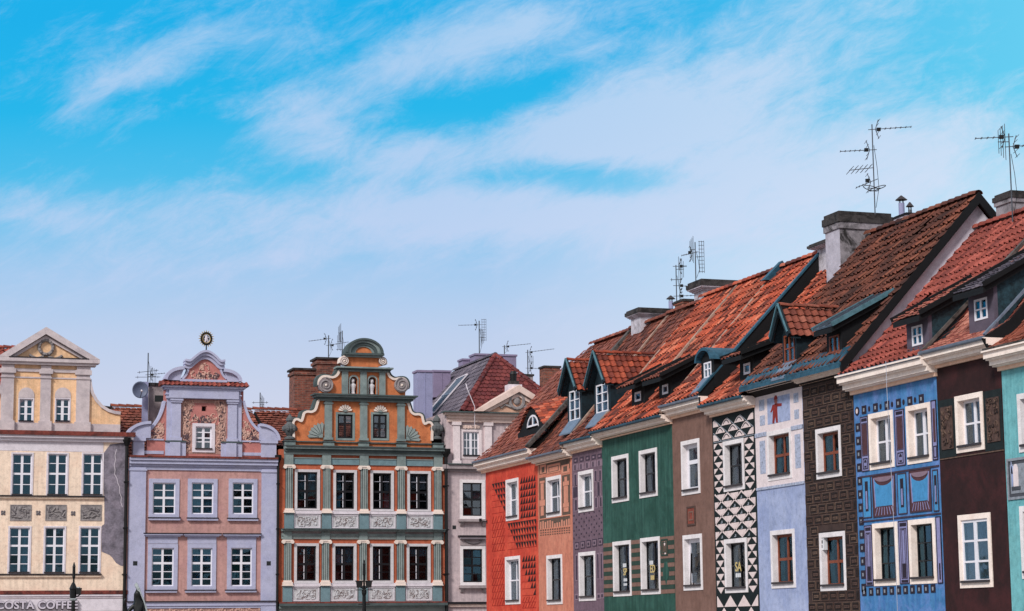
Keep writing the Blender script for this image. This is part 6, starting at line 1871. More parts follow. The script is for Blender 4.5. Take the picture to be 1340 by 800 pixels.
for k, (f0, f1, d, mm) in enumerate(((1, .88, .30, 'sage_dark'), (.88, .72, .2, 'sage_trim'), (.72, .56, .14, 'sage_dark'), (.56, .44, .08, 'sage_trim'))):
    g.prism(arc(CXg, cz, rx*f0, rz*f0, 0, 180, 20)+arc(CXg, cz, rx*f1, rz*f1, 180, 0, 20), O1-d, O1+.4-.01*k, mm)
g.prism(arc(CXg, cz, rx*.45, rz*.45, 0, 180, 14), O1-.02, O1+.3, 'orange_wall')
g.build('crown', gab)
# shell ornaments
s_ = MB()
def fan(cx, cz, r, a0, a1, n, y):
    for i in range(n):
        a = rad(a0+(a1-a0)*(i+.5)/n); da = rad((a1-a0)/n*.42)
        s_.prism([(cx+r*.25*cos(a), cz+r*.25*sin(a)), (cx+r*.86*cos(a-da), cz+r*.86*sin(a-da)), (cx+r*cos(a), cz+r*sin(a)), (cx+r*.86*cos(a+da), cz+r*.86*sin(a+da))], y-.07, y+.02, 'capital_white' if r < .5 else 'sage_light')
    s_.prism(arc(cx, cz, r*.9, r*.9, a0, a1, 14)+[(cx, cz)], y-.03, y+.02, 'sage_trim')
    s_.prism(arc(cx, cz, r*.24, r*.24, a0, a1, 8)+[(cx, cz)], y-.09, y+.02, 'sage_trim')
for x_, y_ in ((406, 477), (590, 480)): cx, cz = Zg(x_, y_); fan(cx, cz, .36, 8, 172, 7, O1)
cx, cz = Zg(287, 612); fan(cx, cz, .74, 84, 182, 6, O1)
cx, cz = Zg(724, 626); fan(cx, cz, .74, -4, 92, 6, O1)
s_.build('shell_ornament', gab)
for x_ in (118, 888):
    cx, cz = Zg(x_, 620); u = MB()
    u.lathe([(.26, 0), (.26, .08), (.12, .16), (.20, .26), (.33, .48), (.32, .62), (.18, .74), (.14, .82), (.2, .88), (.17, 1.0), (.06, 1.14), (.02, 1.2)], (cx, O1+.05, cz), 'urn_stone', 12)
    for k in range(6): a = 2*PI*k/6; u.blob((cx+.3*cos(a), O1+.05+.3*sin(a), cz+.5), (.09, .09, .14), 'urn_stone', 6, 4)
    u.build('urn', gab)
# roof and brick chimneys behind
b = MB(); zr_ = atY(375, 538, FARY+6).z
b.prism([(.7, zb), (6, zr_-.06), (11, zb)], .05, h.w-.4, 'underlay', axis='x')
f, T = prof_surf(0, [(.7, zb), (6, zr_)]); tile_surf(b, f, h.w-.3, T, .27, .34, 'flat', 'tile_russet', seed=46); ridge_caps(b, (0, 6, zr_+.03), (h.w-.3, 6, zr_+.03), .14, 'tile_russet', seed=47)
rf = b.build('roof', h.e)
for (pl_, pr_, pt, yy) in ((385.3, 415.6, 481.5, 7.0), (415.7, 446, 467.5, 6.6)):
    xa, za = h.p(pl_, pt, yy); xb = h.p(pr_, pt, yy)[0]
    k = MB(); k.box(xa, xb, yy, yy+1.2, zb, za-.1, 'brick'); k.box(xa-.07, xb+.07, yy-.07, yy+1.27, za-.34, za-.2, 'brick'); k.box(xa-.1, xb+.1, yy-.1, yy+1.3, za-.1, za, 'chimney_cap'); k.build('chimney', rf)
for i, (x0, x1, z0) in enumerate(nic):
    cx = (x0+x1)/2
    t = thing('statue', ('left' if i == 0 else 'right')+' white bust in the niches high on the orange gable', 'statue', h.world(cx, O1+.14, z0), 0, 'white busts in the niches of the orange gable')
    t.scale = (.62, .62, .60)
    s_ = MB(); s_.lathe([(.19, 0), (.19, .08), (.15, .1), (.16, .3), (.2, .5), (.26, .68), (.25, .76), (.12, .86), (.085, .9)], (0, 0, 0), 'statue_white', 12, .62); s_.build('torso', t, True)
    s_ = MB(); s_.blob((.0+(.02 if i else -.02), -.02, 1.06), (.15, .16, .21), 'statue_white', 10, 7); s_.blob((0, -.16, 1.03), (.03, .04, .05), 'statue_white', 6, 4)
    for k in range(7): a = PI*k/6; s_.blob((.12*cos(a), .02, 1.12+.10*sin(a)), (.06, .09, .06), 'statue_white', 6, 4)
    s_.build('head', t, True)
downpipe(h, h.w-.02, fz(590), 0, .085, -.2)
b = MB(); x_, z_ = h.p(579, 592); b.box(x_-.1, x_+.3, -.35, .05, z_-.1, z_+.15, 'black_iron'); b.build('hopper', h.e)

# ================= grey pink house with the pediment, half behind the row
X0 = atY(584.2, 700, FARY).x
gy = House('far', 'grey_house', 'grey pink house with a small pediment and hipped roof, half hidden by the red house', X0, atY(584.2, 700, FARY).x+8.6, FG)
h = gy
fz = lambda py: h.p(610, py)[1]
Z7 = lambda x, y, o=0.0: h.p(540+x/4.211, 430+y/4.211, o)
Z8 = lambda x, y, o=0.0: h.p(560+x/4.211, 610+y/4.211, o)
CX = Z7(580, 315, -.4)[0]
def both(x0, x1): return ((x0, x1), (2*CX-x1, 2*CX-x0))
for (yt, yb, kk) in ((75, 292, dict(glass='glass_bright', curtain=(.05, .95, .5))), (440, 658, dict(glass='glass'))):
    x0, x1 = Z8(175, 200)[0], Z8(314, 200)[0]
    for j, (a, c) in enumerate(((x0, x1), (CX-.68, CX+.68), (2*CX-x1, 2*CX-x0))):
        window(h, a, c, Z8(200, yb)[1], Z8(200, yt)[1], surround='white_plaster', sash='dark_paint', band=.15, depth=.16, rows=(.25, (.5, .1), .75), fr=.06, mid=.08, sill=None, **kk)
x0, x1 = Z7(262, 600)[0], Z7(380, 600)[0]
for a, c in ((x0, x1), (CX-.6, CX+.6), (2*CX-x1, 2*CX-x0)):
    window(h, a, c, Z7(300, 718)[1], Z7(300, 553)[1], surround='shell_white', sash='white_paint', band=.14, depth=.14, rows=(.33, .66), cols=4, mid=.12, mull=.035, fr=.06, sill='sill_dark', glass='glass_bright', curtain=(0, 1, 1))
b = MB(); fbody(h, 'grey_pink_wall', b, fz(540), 12)
b.build('wall', h.e)
b = MB()
zt, zb_ = Z7(0, 510)[1], Z7(0, 742)[1]
for (a, c) in ((Z7(218, 0)[0], Z7(254, 0)[0]), (Z7(390, 0)[0], Z7(428, 0)[0])):
    for p, q in both(a, c): b.box(p, q, -.12, .02, zb_, zt, 'shell_white'); b.box(p-.06, q+.06, -.17, .02, zt-.16, zt, 'shell_white'); b.box(p-.05, q+.05, -.16, .02, zb_, zb_+.15, 'shell_white')
b.build('pilasters', h.e)
b = MB()
for a, c in ((x0, x1), (CX-.6, CX+.6), (2*CX-x1, 2*CX-x0)):
    z0, z1 = Z7(0, 549)[1], Z7(0, 524)[1]; b.box(a, c, -.04, .02, z0, z1, 'grey_stone'); scrolls(b, a+.1, c-.1, z0+.06, z1-.05, 16, 'beige_trim', -.04, (.16, .34), .03, int(a*10))
b.build('frieze', h.e)
b = MB(); xl = Z7(195, 0)[0]; xr = 2*CX-xl
steps(b, xl+.1, xr-.1, [(zt, Z7(0, 492)[1], .14), (Z7(0, 492)[1], Z7(0, 474)[1], .2), (Z7(0, 474)[1], Z7(0, 462)[1], .36)], 'beige_trim'); b.box(xl-.35, xr+.35, -.5, .05, Z7(0, 462)[1], Z7(0, 455)[1], 'sage_dark'); b.build('entablature', h.e)
g = MB(); zp = Z7(0, 454)[1]; ax, az_ = Z7(580, 313, -.4); pl_ = Z7(333, 445, -.4)[0]; pr_ = 2*CX-pl_
g.prism([(pl_+.5, zp), (pr_-.5, zp), (CX, az_-.42)], -.36, .3, 'tympanum')
for s_, e in ((1, pl_), (-1, pr_)):
    g.prism([(e, zp), (e+s_*.45, zp), (CX, az_-.34), (CX, az_)], -.62, .35, 'beige_trim'); g.prism([(e+s_*.5, zp+.01), (e+s_*.8, zp+.01), (CX, az_-.56), (CX, az_-.38)], -.46, -.3, 'beige_trim')
g.build('pediment', h.e, split=False)
g = MB(); cx, cz = Z7(572, 400, -.36)
DY = -.27
g.tube([(cx+.36*cos(2*PI*i/16), -.14, cz+.38*sin(2*PI*i/16)) for i in range(16)], .09, 'relief_stone', 6, closed=True); g.blob((cx, -.14, cz), (.18, .1, .2), 'relief_stone', 10, 6)
for s_ in (-1, 1): g.tube([(cx+s_*.3, -.13, cz-.3), (cx+s_*.6, -.13, cz-.2), (cx+s_*.8, -.13, cz-.36), (cx+s_*.95, -.13, cz-.2)], .07, 'relief_stone', 6, r1=.03)
g.blob((cx, -.16, cz+.46), (.12, .08, .12), 'relief_stone', 8, 5)
g.v = [(x, y+DY, z) for x, y, z in g.v]; g.build('cartouche', h.e)
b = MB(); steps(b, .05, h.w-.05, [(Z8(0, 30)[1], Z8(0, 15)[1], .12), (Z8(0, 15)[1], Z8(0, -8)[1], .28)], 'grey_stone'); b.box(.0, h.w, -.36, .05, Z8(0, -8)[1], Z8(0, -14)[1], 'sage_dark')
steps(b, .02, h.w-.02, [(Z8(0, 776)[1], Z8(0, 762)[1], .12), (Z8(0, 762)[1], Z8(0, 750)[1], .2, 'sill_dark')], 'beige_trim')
b.build('string_course', h.e)
b = MB(); x0, x1 = Z8(165, 0)[0], Z8(322, 0)[0]
for a, c in ((x0, x1), (CX-.72, CX+.72), (2*CX-x1, 2*CX-x0)):
    for (yt, yb) in ((292, 306), (660, 674)):
        b.box(a, c, -.24, .03, Z8(0, yb)[1], Z8(0, yt)[1], 'grey_stone')
        for x_ in (a+.16, c-.16): b.prism([(-.2, Z8(0, yb)[1]), (.03, Z8(0, yb)[1]), (.03, Z8(0, yb+26)[1]), (-.08, Z8(0, yb+22)[1])], x_-.08, x_+.08, 'grey_stone', axis='x')
    b.box(a-.02, c+.02, -.3, .03, Z8(0, 392)[1], Z8(0, 382)[1], 'sill_dark'); b.box(a+.05, c-.05, -.2, .03, Z8(0, 402)[1], Z8(0, 392)[1], 'stone_pale'); b.box(a+.1, c-.1, -.05, .03, Z8(0, 438)[1], Z8(0, 404)[1], 'grey_stone')
    cx = (a+c)/2; zc = Z8(0, 410)[1]; b.tube([(cx-.42+.84*i/8, -.08, zc-.14*sin(PI*i/8)) for i in range(9)], .04, 'relief_dark', 6)
b.build('window_ledge', h.e)
b = MB(); x_, z_ = Z8(145, 338); b.box(x_-.09, x_+.09, -.006, .02, z_-.09, z_+.09, 'niche'); b.build('vent', h.e)
# hipped roof: apex set back on the centre line
d = ray(648, 464.8); t_ = (X0+CX-CAM.x)/d.x; ap = CAM+d*t_
ay = ap.y-FARY; azz = ap.z
zee = Z7(0, 452)[1]
le = Z7(262, 430)[0]; re = 2*CX-le; fe = -.3; back = 13.5; byr = back-ay
b = MB()
A = (CX, ay, azz); A2 = (CX, max(ay+1.5, back-ay), azz)
V = [(le, fe, zee), (re, fe, zee), (re, back, zee), (le, back, zee), A, A2]
b.add([(x, y, z-.06) for x, y, z in V], [(0, 1, 4), (1, 2, 5, 4), (2, 3, 5), (3, 0, 4, 5), (3, 2, 1, 0)], 'underlay')
# front hip in red tiles, the left slope in grey
Vf = Vector(V[0]); L_ = (re-le)
us = Vector((0, ay-fe, azz-zee)); Ls = us.length
tile_surf(b, flat_surf(V[0], (1, 0, 0), us), L_, Ls, .26, .32, 'flat', 'tile_maroon', 0, .045, .004, keep=lambda a, s: abs(a-L_/2) < (L_/2)*(1-s/Ls)-.02, seed=50)
us2 = Vector((CX-le, 0, azz-zee)); Lb = back-fe; Ls2 = us2.length
tile_surf(b, flat_surf((le, back, zee), (0, -1, 0), us2), Lb, Ls2, .30, .36, 'pantile', 'tile_grey', .03, .045, .004, keep=lambda a, s: (Lb-a) > (ay-fe)*(s/Ls2)+.1 and a > (back-A2[1])*(s/Ls2)+.1, seed=51)
ext = 1.5; sl4 = (azz-zee)/(CX-le)     # the grey slope runs on below, over the side wing
tile_surf(b, flat_surf((le-ext, back, zee-ext*sl4), (0, -1, 0), us2), back-.75, Vector((ext, 0, ext*sl4)).length+.05, .30, .36, 'pantile', 'tile_grey', .03, .045, .004, seed=52)
b.add([(le-ext, .75, zee-ext*sl4-.06), (le-ext, back, zee-ext*sl4-.06), (le, back, zee-.06), (le, .75, zee-.06), (le, .75, zee-ext*sl4-.06), (le, back, zee-ext*sl4-.06)], [(0, 1, 2, 3), (0, 3, 4), (1, 5, 2), (0, 4, 5, 1)], 'underlay')
ridge_caps(b, V[0], A, .13, 'tile_maroon'); ridge_caps(b, V[1], A, .13, 'tile_maroon'); ridge_caps(b, A, A2, .13, 'tile_grey')
rf = b.build('roof', h.e)
# skylight bands in the left slope
def slope_pt(px, py):
    n = Vector((-(azz-zee), 0, CX-le)).normalized(); o = Vector((X0+le, FARY, zee)); d = ray(px, py)
    t = (o-CAM).dot(n)/d.dot(n); return CAM+d*t
n_ = Vector((-(azz-zee), 0, CX-le)).normalized()
def sky_light(pts, name):
    P_ = [slope_pt(*p)-Vector((X0, FARY, 0)) for p in pts]
    k = MB(); vs = [tuple(p+n_*.12) for p in P_]+[tuple(p-n_*.05) for p in P_]
    k.add(vs, [(0, 1, 2, 3), (7, 6, 5, 4), (0, 4, 5, 1), (1, 5, 6, 2), (2, 6, 7, 3), (3, 7, 4, 0)], 'glass_sky')
    for i in range(5):
        f_ = i/4
        p = P_[0].lerp(P_[1], f_); q = P_[3].lerp(P_[2], f_); bar(k, p+n_*.13, q+n_*.13, .07, .06, 'stone_pale' if i in (0, 4) else 'zinc', n_)
    bar(k, P_[0]+n_*.13, P_[1]+n_*.13, .07, .06, 'stone_pale', n_); bar(k, P_[3]+n_*.13, P_[2]+n_*.13, .07, .06, 'stone_pale', n_)
    m0, m1 = P_[0].lerp(P_[3], .5), P_[1].lerp(P_[2], .5); bar(k, m0+n_*.13, m1+n_*.13, .07, .05, 'zinc', n_)
    k.build(name, rf)
mat('glass_sky', lin(70, 88, 102), var=.1, bump=0, rough=.15, spec=.6)
zz7 = lambda x, y: (540+x/4.211, 430+y/4.211)
sky_light([zz7(92, 474), zz7(128, 474), zz7(312, 262), zz7(250, 290)], 'skylight')
sky_light([zz7(128, 362), zz7(146, 362), zz7(180, 312), zz7(166, 312)], 'skylight')
# sheet-metal clad stacks
def clad(pl_, pr_, pt, pb, yy, dep, m_, capm='mauve_sheet'):
    xa, za = h.p(pl_, pt, yy); xb = h.p(pr_, pt, yy)[0]; zb_ = h.p(pl_, pb, yy)[1]
    k = MB(); k.box(xa, xb, yy, yy+dep, zb_, za-.1, m_); k.box(xa-.05, xb+.05, yy-.05, yy+dep+.05, za-.1, za, capm)
    for i in (1,): k.box((xa+xb)/2-.02, (xa+xb)/2+.02, yy-.02, yy, zb_, za-.1, m_)
    return k.build('chimney', rf), (xa, xb, za)
clad(546.5, 565.8, 484.3, 548, 4.5, .8, 'purple_sheet')
clad(567, 589.6, 484.3, 520, 8.5, .8, 'mauve_sheet')
clad(605.5, 620.5, 469.3, 500, 10.5, .8, 'mauve_sheet')
clad(622, 675.5, 462.5, 500, 9.5, 1.0, 'mauve_sheet')
ch, _ = clad(684, 697.5, 489.5, 520, 7.5, .8, 'grey_stone', 'chimney_cap')
clad(712.5, 733, 478.5, 530, 5.5, .8, 'brick', 'chimney_cap')
k = MB(); x_, z_ = h.p(673.5, 504, .3); k.box(x_-.35, x_+.35, .2, .8, z_-.3, z_+.02, 'stone_pale'); k.box(x_-.22, x_+.22, .25, .7, z_+.02, z_+.2, 'chimney_cap'); k.lathe([(.16, 0), (.18, .3), (.2, .34), (.12, .5)], (x_, .5, z_+.2), 'black_iron', 10); k.build('flue_pipe', rf)
k = MB(); p, q = Z7(300, 335, -.5), Z7(352, 535, -.5); k.tube([(p[0], -.3, p[1]+.3), (p[0], -.55, p[1]), (q[0]-.1, -.55, q[1]+.9), (q[0], -.2, q[1])], .02, 'stone_pale', 5); k.build('cable', h.e)
# ------------------------------------------------------------------ aerials
def aerial_at(h, px, py_top, py_bot, yy, label, arms, r=.03, mast='steel', turn=-YAW):
    """arms: (fraction of the height from the foot, dx, kind, length)"""
    x, zt = h.p(px, py_top, yy); _, zb = h.p(px, py_bot, yy); H = zt-zb
    t = thing('aerial', label, 'aerial', h.world(x, yy, zb), turn, 'television aerials on the roofs')
    b = MB(); b.tube([(0, 0, -.15), (0, 0, H)], r, mast, 6); b.build('mast', t)
    for (f, kind, ln, *o) in arms:
        b = MB(); z = H*f; s = 1 if ln > 0 else -1; L = abs(ln); tl = o[0] if o else 0
        P_ = lambda u, dz=0.0, dy=0.0: (s*u, dy, z+u*tl+dz)
        if kind == 'yagi':
            b.tube([P_(-.12), P_(L)], .012, 'steel', 5)
            n = max(4, int(L/.16))
            for i in range(n):
                u = .25+(L-.25)*i/(n-1); w = .16-.07*i/n
                b.tube([P_(u, 0, -w), P_(u, 0, w)], .008, 'steel', 4); b.tube([P_(u, -.03), P_(u, .03)], .008, 'steel', 4)
            for dz in (-.26, -.13, .13, .26): b.tube([P_(.12+abs(dz)*.35, dz, -.25), P_(.12+abs(dz)*.35, dz, .25)], .009, 'steel', 4)
            b.tube([P_(.2, -.3), P_(.1, 0), P_(.2, .3)], .012, 'steel', 4); b.box(s*.2-.06, s*.2+.06, -.04, .04, z-.05, z+.05, 'black_iron')
        elif kind == 'vert':
            b.tube([P_(0), P_(L)], .012, 'steel', 5)
            for i in range(4): u = L*(.35+.2*i); b.tube([P_(u, -.5+.06*i), P_(u, .5-.06*i)], .009, 'steel', 4)
        elif kind == 'flat':
            b.tube([P_(0), P_(L)], .012, 'steel', 5)
            for i in range(5): u = L*(.2+.19*i); b.tube([P_(u, 0, -.45+.04*i), P_(u, 0, .45-.04*i)], .010, 'steel', 4); b.tube([P_(u-.12, .12), P_(u+.12, -.12)], .009, 'steel', 4)
        elif kind == 'loop':
            pts = [(s*L*.5*cos(a)+s*.1, .28*sin(a), z+.07*cos(a)) for a in [2*PI*i/16 for i in range(16)]]
            b.tube(pts, .014, 'steel', 5, closed=True); b.tube([P_(0), P_(L*.4)], .014, 'steel', 5)
        elif kind == 'grid':
            for i in range(9): dz = -.55+i*.14; b.tube([P_(.12, dz), P_(.12+L, dz)], .009, 'steel', 4)
            for u in (.15, .12+L*.6, .12+L): b.tube([P_(u, -.6), P_(u, .6)], .009, 'steel', 4)
            b.tube([P_(0), P_(L)], .012, 'steel', 4)
        elif kind == 'cross':
            b.tube([P_(-L), P_(L)], .012, 'steel', 4); b.tube([P_(-L*.8, -.06), P_(-L*.8, .06)], .01, 'steel', 4); b.tube([P_(L*.8, -.06), P_(L*.8, .06)], .01, 'steel', 4)
        b.build('antenna', t)
    b = MB(); b.tube([(.03, -.03, H*.75), (.10, -.05, H*.5), (.14, -.04, H*.25), (.03, -.04, .05)], .008, 'black_iron', 4); b.build('cable', t)
    return t
aerial_at(wb, 1141, 163, 276, 4.0, 'tallest aerial, on the stained white chimney of the steep brown roof', [(.94, 'yagi', 1.2, .06), (.70, 'yagi', -1.0, -.04), (.49, 'flat', -.75, -.1), (.34, 'yagi', -.55, -.4), (.25, 'loop', .5), (.25, 'loop', -.45)], .018)
aerial_at(dr, 1320, 175, 285, 3.6, 'aerial at the right edge of the picture, left of a pale chimney', [(.96, 'yagi', -.9, -.04), (.84, 'yagi', .6, .06), (.9, 'vert', -.3)], .018)
aerial_at(vio, 884.5, 347, 404, 4.8, 'aerial with short arms pointing right, just left of the ladder-like one on the ridge', [(.97, 'yagi', .4), (.9, 'vert', .3), (.52, 'yagi', .6, -.05), (.28, 'yagi', .7, .03), (.66, 'cross', .22)], .02)
aerial_at(gr, 909.5, 317, 366, 4.0, 'aerial with a ladder-like grid on the chimney of the green house', [(.72, 'yagi', -.5, -.22), (.6, 'grid', .2), (.8, 'vert', -.2)], .02)
aerial_at(pk, 194, 462, 506, 3.0, 'aerial beside the satellite dish on the lavender house', [(.45, 'cross', .5, .1), (.35, 'yagi', .8, .08), (.3, 'vert', .4), (.28, 'cross', .6)], .028)
aerial_at(pk, 340.5, 514, 540, 6.0, 'small cross-shaped aerial on the red roof right of the curved gable', [(.5, 'cross', .4), (.4, 'vert', .2)], .026)
aerial_at(og, 430, 439, 468, 7.0, 'left aerial on the brick chimneys, its long arm to the left', [(.85, 'yagi', -1.0, -.12), (.55, 'yagi', 1.0, .16)], .028)
aerial_at(og, 447.8, 433, 468, 7.0, 'right aerial on the brick chimneys, close to the crown of the orange gable', [(.92, 'vert', -.2), (.6, 'vert', -.25), (.3, 'cross', .3)], .028)
aerial_at(gy, 627, 420, 463, 10, 'aerial with a vertical panel on the mauve chimney of the grey house', [(.88, 'yagi', -1.1, -.02), (.72, 'grid', .25), (.5, 'vert', .25)], .028)
aerial_at(gy, 660, 452, 463, 9.8, 'short aerial at the right end of the mauve chimney', [(.85, 'yagi', 1.4, .1)], .028)
aerial_at(gy, 690.5, 458, 490, 7.8, 'aerial on the small grey stack behind the pediment', [(.9, 'yagi', 1.4, .12), (.5, 'vert', .3), (.25, 'yagi', 1.1, -.04)], .028)

# satellite dish
x, z = pk.p(182.5, 511, 2.6)
t = thing('satellite_dish', 'grey satellite dish on the blue flue left of the curved gable', 'satellite dish', pk.world(x, 2.6, z), 0)
b = MB(); R_ = .38
pr_ = [(R_*k/6, .14*(k/6)**2) for k in range(7)]
vs = []; n = 20
for r_, d_ in pr_:
    for j in range(n): vs.append((r_*cos(2*PI*j/n), -.12-d_, r_*1.06*sin(2*PI*j/n)))
vs += [(x_, y_+.02, z_) for x_, y_, z_ in vs]; o = len(pr_)*n
fs = [(i*n+j, i*n+(j+1) % n, (i+1)*n+(j+1) % n, (i+1)*n+j) for i in range(6) for j in range(n)]
fs += [tuple(o+q for q in reversed(f)) for f in fs]+[(6*n+j, 6*n+(j+1) % n, o+6*n+(j+1) % n, o+6*n+j) for j in range(n)]
mat('dish_grey', lin(96, 104, 128), var=.1, bump=0, rough=.5)
b.add(vs, fs, 'dish_grey'); b.build('dish', t, True)
b = MB(); b.tube([(0, -.26, -R_), (.02, -.62, -.12)], .018, 'steel', 5); b.tube([(.02, -.62, -.12), (.02, -.52, -.06)], .045, 'stone_pale', 8); b.build('feed_arm', t)
b = MB(); b.tube([(0, -.12, 0), (.1, .1, 0), (.34, .3, 0)], .03, 'steel', 6); b.build('bracket', t)

# round emblem on the lavender gable
x, z = pk.p(270, 460.5, .3)
t = thing('gable_emblem', 'round golden sunburst emblem on a rod atop the curved gable', 'emblem', pk.world(x, .32, z), 0)
b = MB(); b.tube([(0, 0, -.25), (0, 0, .3)], .03, 'black_iron', 6); b.blob((0, 0, .02), (.09, .09, .07), 'black_iron', 8, 5); b.build('rod', t)
b = MB(); cz = .62
b.tube([(.235*cos(2*PI*i/24), 0, cz+.27*sin(2*PI*i/24)) for i in range(24)], .05, 'black_iron', 6, closed=True)
b.tube([(.18*cos(2*PI*i/24), -.03, cz+.21*sin(2*PI*i/24)) for i in range(24)], .02, 'gold', 5, closed=True); b.build('ring', t)
b = MB()
for i in range(20):
    a = 2*PI*i/20; d_ = PI/34
    b.prism([(.28*cos(a-d_), cz+.32*sin(a-d_)), (.28*cos(a+d_), cz+.32*sin(a+d_)), (.385*cos(a), cz+.42*sin(a))], -.015, .015, 'gold')
b.build('rays', t)
b = MB(); b.prism(arc(0, cz, .15, .18, 0, 360, 16)[:-1], .0, .02, 'grey_dark'); b.blob((-.01, -.03, cz+.10), (.06, .04, .06), 'stone_pale', 8, 5); b.tube([(0, -.03, cz+.06), (-.02, -.03, cz-.05), (-.06, -.03, cz-.16)], .07, 'stone_pale', 6, r1=.04); b.tube([(0, -.03, cz), (.06, -.03, cz-.08), (.07, -.03, cz-.16)], .05, 'stone_pale', 6, r1=.025)
b.tube([(-.02, -.02, cz+.02), (-.09, -.02, cz-.03)], .03, 'stone_pale', 5); b.tube([(.02, -.02, cz+.02), (.10, -.02, cz+.06)], .03, 'stone_pale', 5)
b.build('figure', t)

# wall lamp on the red house's corner, meter box in a window
x, z = red.p(637, 683)
t = thing('wall_lamp', 'small black spotlight on the corner of the red house', 'lamp', red.world(x+.05, 0, z), -PI/2)
t.scale = (.55, .5, .55)
b = MB(); b.box(-.06, .06, -.05, .02, -.12, .12, 'black_iron'); b.tube([(0, -.03, 0), (-.1, -.3, .04), (-.16, -.48, .08)], .035, 'black_iron', 6); b.build('bracket', t)
b = MB(); b.lathe([(.05, -.02), (.11, .0), (.12, .2), (.10, .22)], (-.16, -.52, .02), 'black_iron', 10); b.build('head', t)
x, z = db.p(1078.5, 712.5, .1)
t = thing('meter_box', 'small white box fixed in the lower window of the chocolate house', 'box', db.world(x+.02, .06, z), -PI/2)
b = MB(); b.box(-.12, .16, -.06, .05, -.16, .16, 'plastic_white'); b.box(-.13, .17, -.065, .05, .13, .17, 'plastic_white'); b.build('case', t)
b = MB(); b.box(-.08, -.02, -.068, -.05, 0.02, .11, 'sill_dark'); b.box(.03, .09, -.068, -.05, .02, .11, 'sill_dark'); b.box(-.01, .07, -.068, -.05, -.1, -.02, 'sill_dark'); b.build('socket', t)

# street lamps and the bronze figure of the fountain, standing in the square with only their tops in view
def street_lamp(px, py_top, dist, label, arms):
    d = ray(px, py_top); w = CAM+d*(dist/math.hypot(d.x, d.y)); H = w.z
    t = thing('street_lamp', label, 'street lamp', (w.x, w.y, 0), -YAW, 'iron street lamps in the square')
    b = MB(); b.lathe([(.20, 0), (.20, .3), (.13, .4), (.10, 1.0), (.07, 1.1), (.055, H-1.3), (.05, H-1.0)], (0, 0, 0), 'black_iron', 10)
    b.lathe([(.04, H-1.02), (.07, H-.92), (.07, H-.86), (.03, H-.80), (.025, H-.45), (.045, H-.40), (.04, H-.15), (.045, H-.12), (.012, H)], (0, 0, 0), 'black_iron', 10); b.build('post', t)
    return t, H
t, H = street_lamp(97, 736, 60, 'iron lamp post before the shop sign of the cream house', 1)
b = MB(); b.lathe([(.05, H-1.0), (.09, H-.95), (.095, H-.75), (.11, H-.72), (.06, H-.60), (.03, H-.55)], (-.01, 0, 0), 'black_iron', 8); b.build('lantern', t)
b = MB(); b.tube([(0, 0, H-.95), (.13, 0, H-.92), (.2, 0, H-.86)], .02, 'black_iron', 5); b.prism([(.09, H-.88), (.19, H-.88), (.22, H-.70), (.07, H-.70)], -.07, .07, 'black_iron'); b.box(.10, .17, -.05, .05, H-.705, H-.675, 'pale_metal'); b.build('floodlight', t)
b = MB(); b.lathe([(.03, H-1.06), (.10, H-1.03), (.12, H-.99), (.06, H-.98)], (0, 0, 0), 'pale_metal', 8); b.build('collar', t)
t, H = street_lamp(476.5, 733, 60, 'iron lamp post with two box lanterns before the orange house', 2)
for s_ in (-1, 1):
    b = MB(); b.tube([(0, 0, H-.82), (s_*.1, 0, H-.74), (s_*.15, 0, H-.7)], .02, 'black_iron', 5)
    b.prism([(s_*.06, H-.76), (s_*.2, H-.76), (s_*.22, H-.6), (s_*.04, H-.6)], -.09, .09, 'black_iron'); b.box(s_*.13-.11, s_*.13+.11, -.1, .1, H-.6, H-.57, 'black_iron')
    b.box(s_*.13-.11, s_*.13+.11, -.08, .08, H-.84, H-.82, 'black_iron'); b.build('lantern', t)
b = MB(); b.box(-.16, .16, -.02, .02, H-1.24, H-1.21, 'black_iron'); b.build('crossbar', t)
b = MB(); b.blob((-.02, -.05, H-1.5), (.06, .05, .07), 'pale_metal', 8, 5); b.build('knob', t)

d = ray(181, 766); w = CAM+d*(62/math.hypot(d.x, d.y)); H = w.z
t = thing('fountain_statue', 'dark bronze statue with a raised arm before the lavender house', 'statue', (w.x, w.y, 0), -YAW)
b = MB(); zb = H-1.95
b.lathe([(.9, 0), (.9, .3), (.6, .4), (.5, .9), (.55, zb-.25), (.62, zb-.2), (.62, zb-.06), (.4, zb)], (0, 0, 0), 'grey_stone', 16); b.build('pedestal', t)
# figure: one skinned surface, cloak falling from the shoulder, arm bent up at the left
joints = {'pelvis': (0, 0, .98, .14), 'waist': (.01, 0, 1.16, .12), 'chest': (.0, .0, 1.38, .13), 'neck': (.0, -.01, 1.58, .075), 'head': (-.01, -.03, 1.72, .11), 'crown': (-.01, -.02, 1.83, .08),
          'shl': (-.11, 0, 1.40, .07), 'ell': (-.30, -.06, 1.20, .06), 'hal': (-.38, -.14, 1.44, .05), 'fl': (-.33, -.15, 1.60, .035),
          'shr': (.12, 0, 1.42, .08), 'elr': (.17, .02, 1.15, .06), 'har': (.12, -.14, .98, .045),
          'hpl': (-.10, 0, .9, .12), 'knl': (-.13, -.04, .5, .08), 'ftl': (-.13, 0, .08, .06), 'tol': (-.14, -.16, .04, .04),
          'hpr': (.10, 0, .9, .12), 'knr': (.14, -.06, .5, .08), 'ftr': (.15, .04, .08, .06), 'tor': (.17, -.13, .04, .04)}
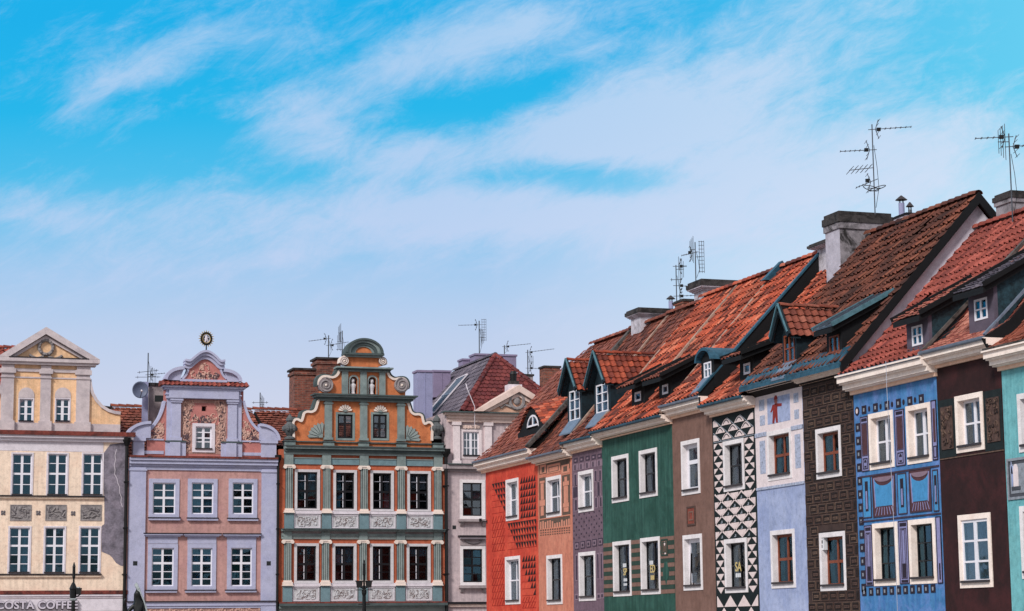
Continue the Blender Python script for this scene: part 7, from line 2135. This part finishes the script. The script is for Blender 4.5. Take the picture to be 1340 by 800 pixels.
bones = [('pelvis', 'waist'), ('waist', 'chest'), ('chest', 'neck'), ('neck', 'head'), ('head', 'crown'), ('chest', 'shl'), ('shl', 'ell'), ('ell', 'hal'), ('hal', 'fl'), ('chest', 'shr'), ('shr', 'elr'), ('elr', 'har'),
         ('pelvis', 'hpl'), ('hpl', 'knl'), ('knl', 'ftl'), ('ftl', 'tol'), ('pelvis', 'hpr'), ('hpr', 'knr'), ('knr', 'ftr'), ('ftr', 'tor')]
ks = list(joints); me = bpy.data.meshes.new('figure')
me.from_pydata([joints[k][:3] for k in ks], [(ks.index(a), ks.index(c)) for a, c in bones], [])
o = bpy.data.objects.new('figure', me); C.objects.link(o)
o.modifiers.new('s', 'SKIN')
for v, k in zip(me.skin_vertices[0].data, ks): v.radius = (joints[k][3],)*2; v.use_root = (k == 'pelvis')
sm = o.modifiers.new('ss', 'SUBSURF'); sm.levels = 2; sm.render_levels = 2
bpy.context.view_layer.update()
me2 = bpy.data.meshes.new_from_object(o.evaluated_get(bpy.context.evaluated_depsgraph_get())); bpy.data.objects.remove(o)
me2.materials.append(MAT['bronze']); me2.name = 'figure'
me2.polygons.foreach_set('use_smooth', [True]*len(me2.polygons))
o = bpy.data.objects.new('figure', me2); C.objects.link(o); o.parent = t; o.location = (0, 0, zb-.02)
b = MB()   # cloak: from the helmet's crest down the back, its edge highlight put in as pale strips
n = 8; cl = [(-.06, 1.97, .03), (.0, 1.84, .05), (.06, 1.70, .08), (.13, 1.55, .12), (.19, 1.35, .16), (.22, 1.1, .20), (.23, .7, .22), (.24, .2, .22)]
vs = []
for (x_, z_, y_) in cl:
    vs += [(-.12-.05*(1.97-z_) if z_ < 1.8 else x_-.06, y_-.02, zb+z_), (x_-.05, y_+.08, zb+z_), (x_, y_-.10, zb+z_), (x_-.05, y_-.06, zb+z_)]
fs = [(i*4+k, i*4+(k+1) % 4, i*4+4+(k+1) % 4, i*4+4+k) for i in range(len(cl)-1) for k in range(4)]+[(0, 1, 2, 3), tuple((len(cl)-1)*4+k for k in (3, 2, 1, 0))]
b.add(vs, fs, 'bronze')
R = random.Random(2)
for i in range(len(cl)-1):
    p, q = cl[i], cl[i+1]; bar(b, (p[0]+.02, p[2]-.12, zb+p[1]+.02), (q[0]+.02, q[2]-.12, zb+q[1]), R.uniform(.03, .06), .05, 'pale_metal', (0, 1, 0))
b.prism([(-.10, zb+1.96), (-.05, zb+2.03), (.0, zb+1.88), (.05, zb+1.86), (.06, zb+1.74), (.0, zb+1.78)], -.06, .02, 'pale_metal')
b.build('cloak', t)
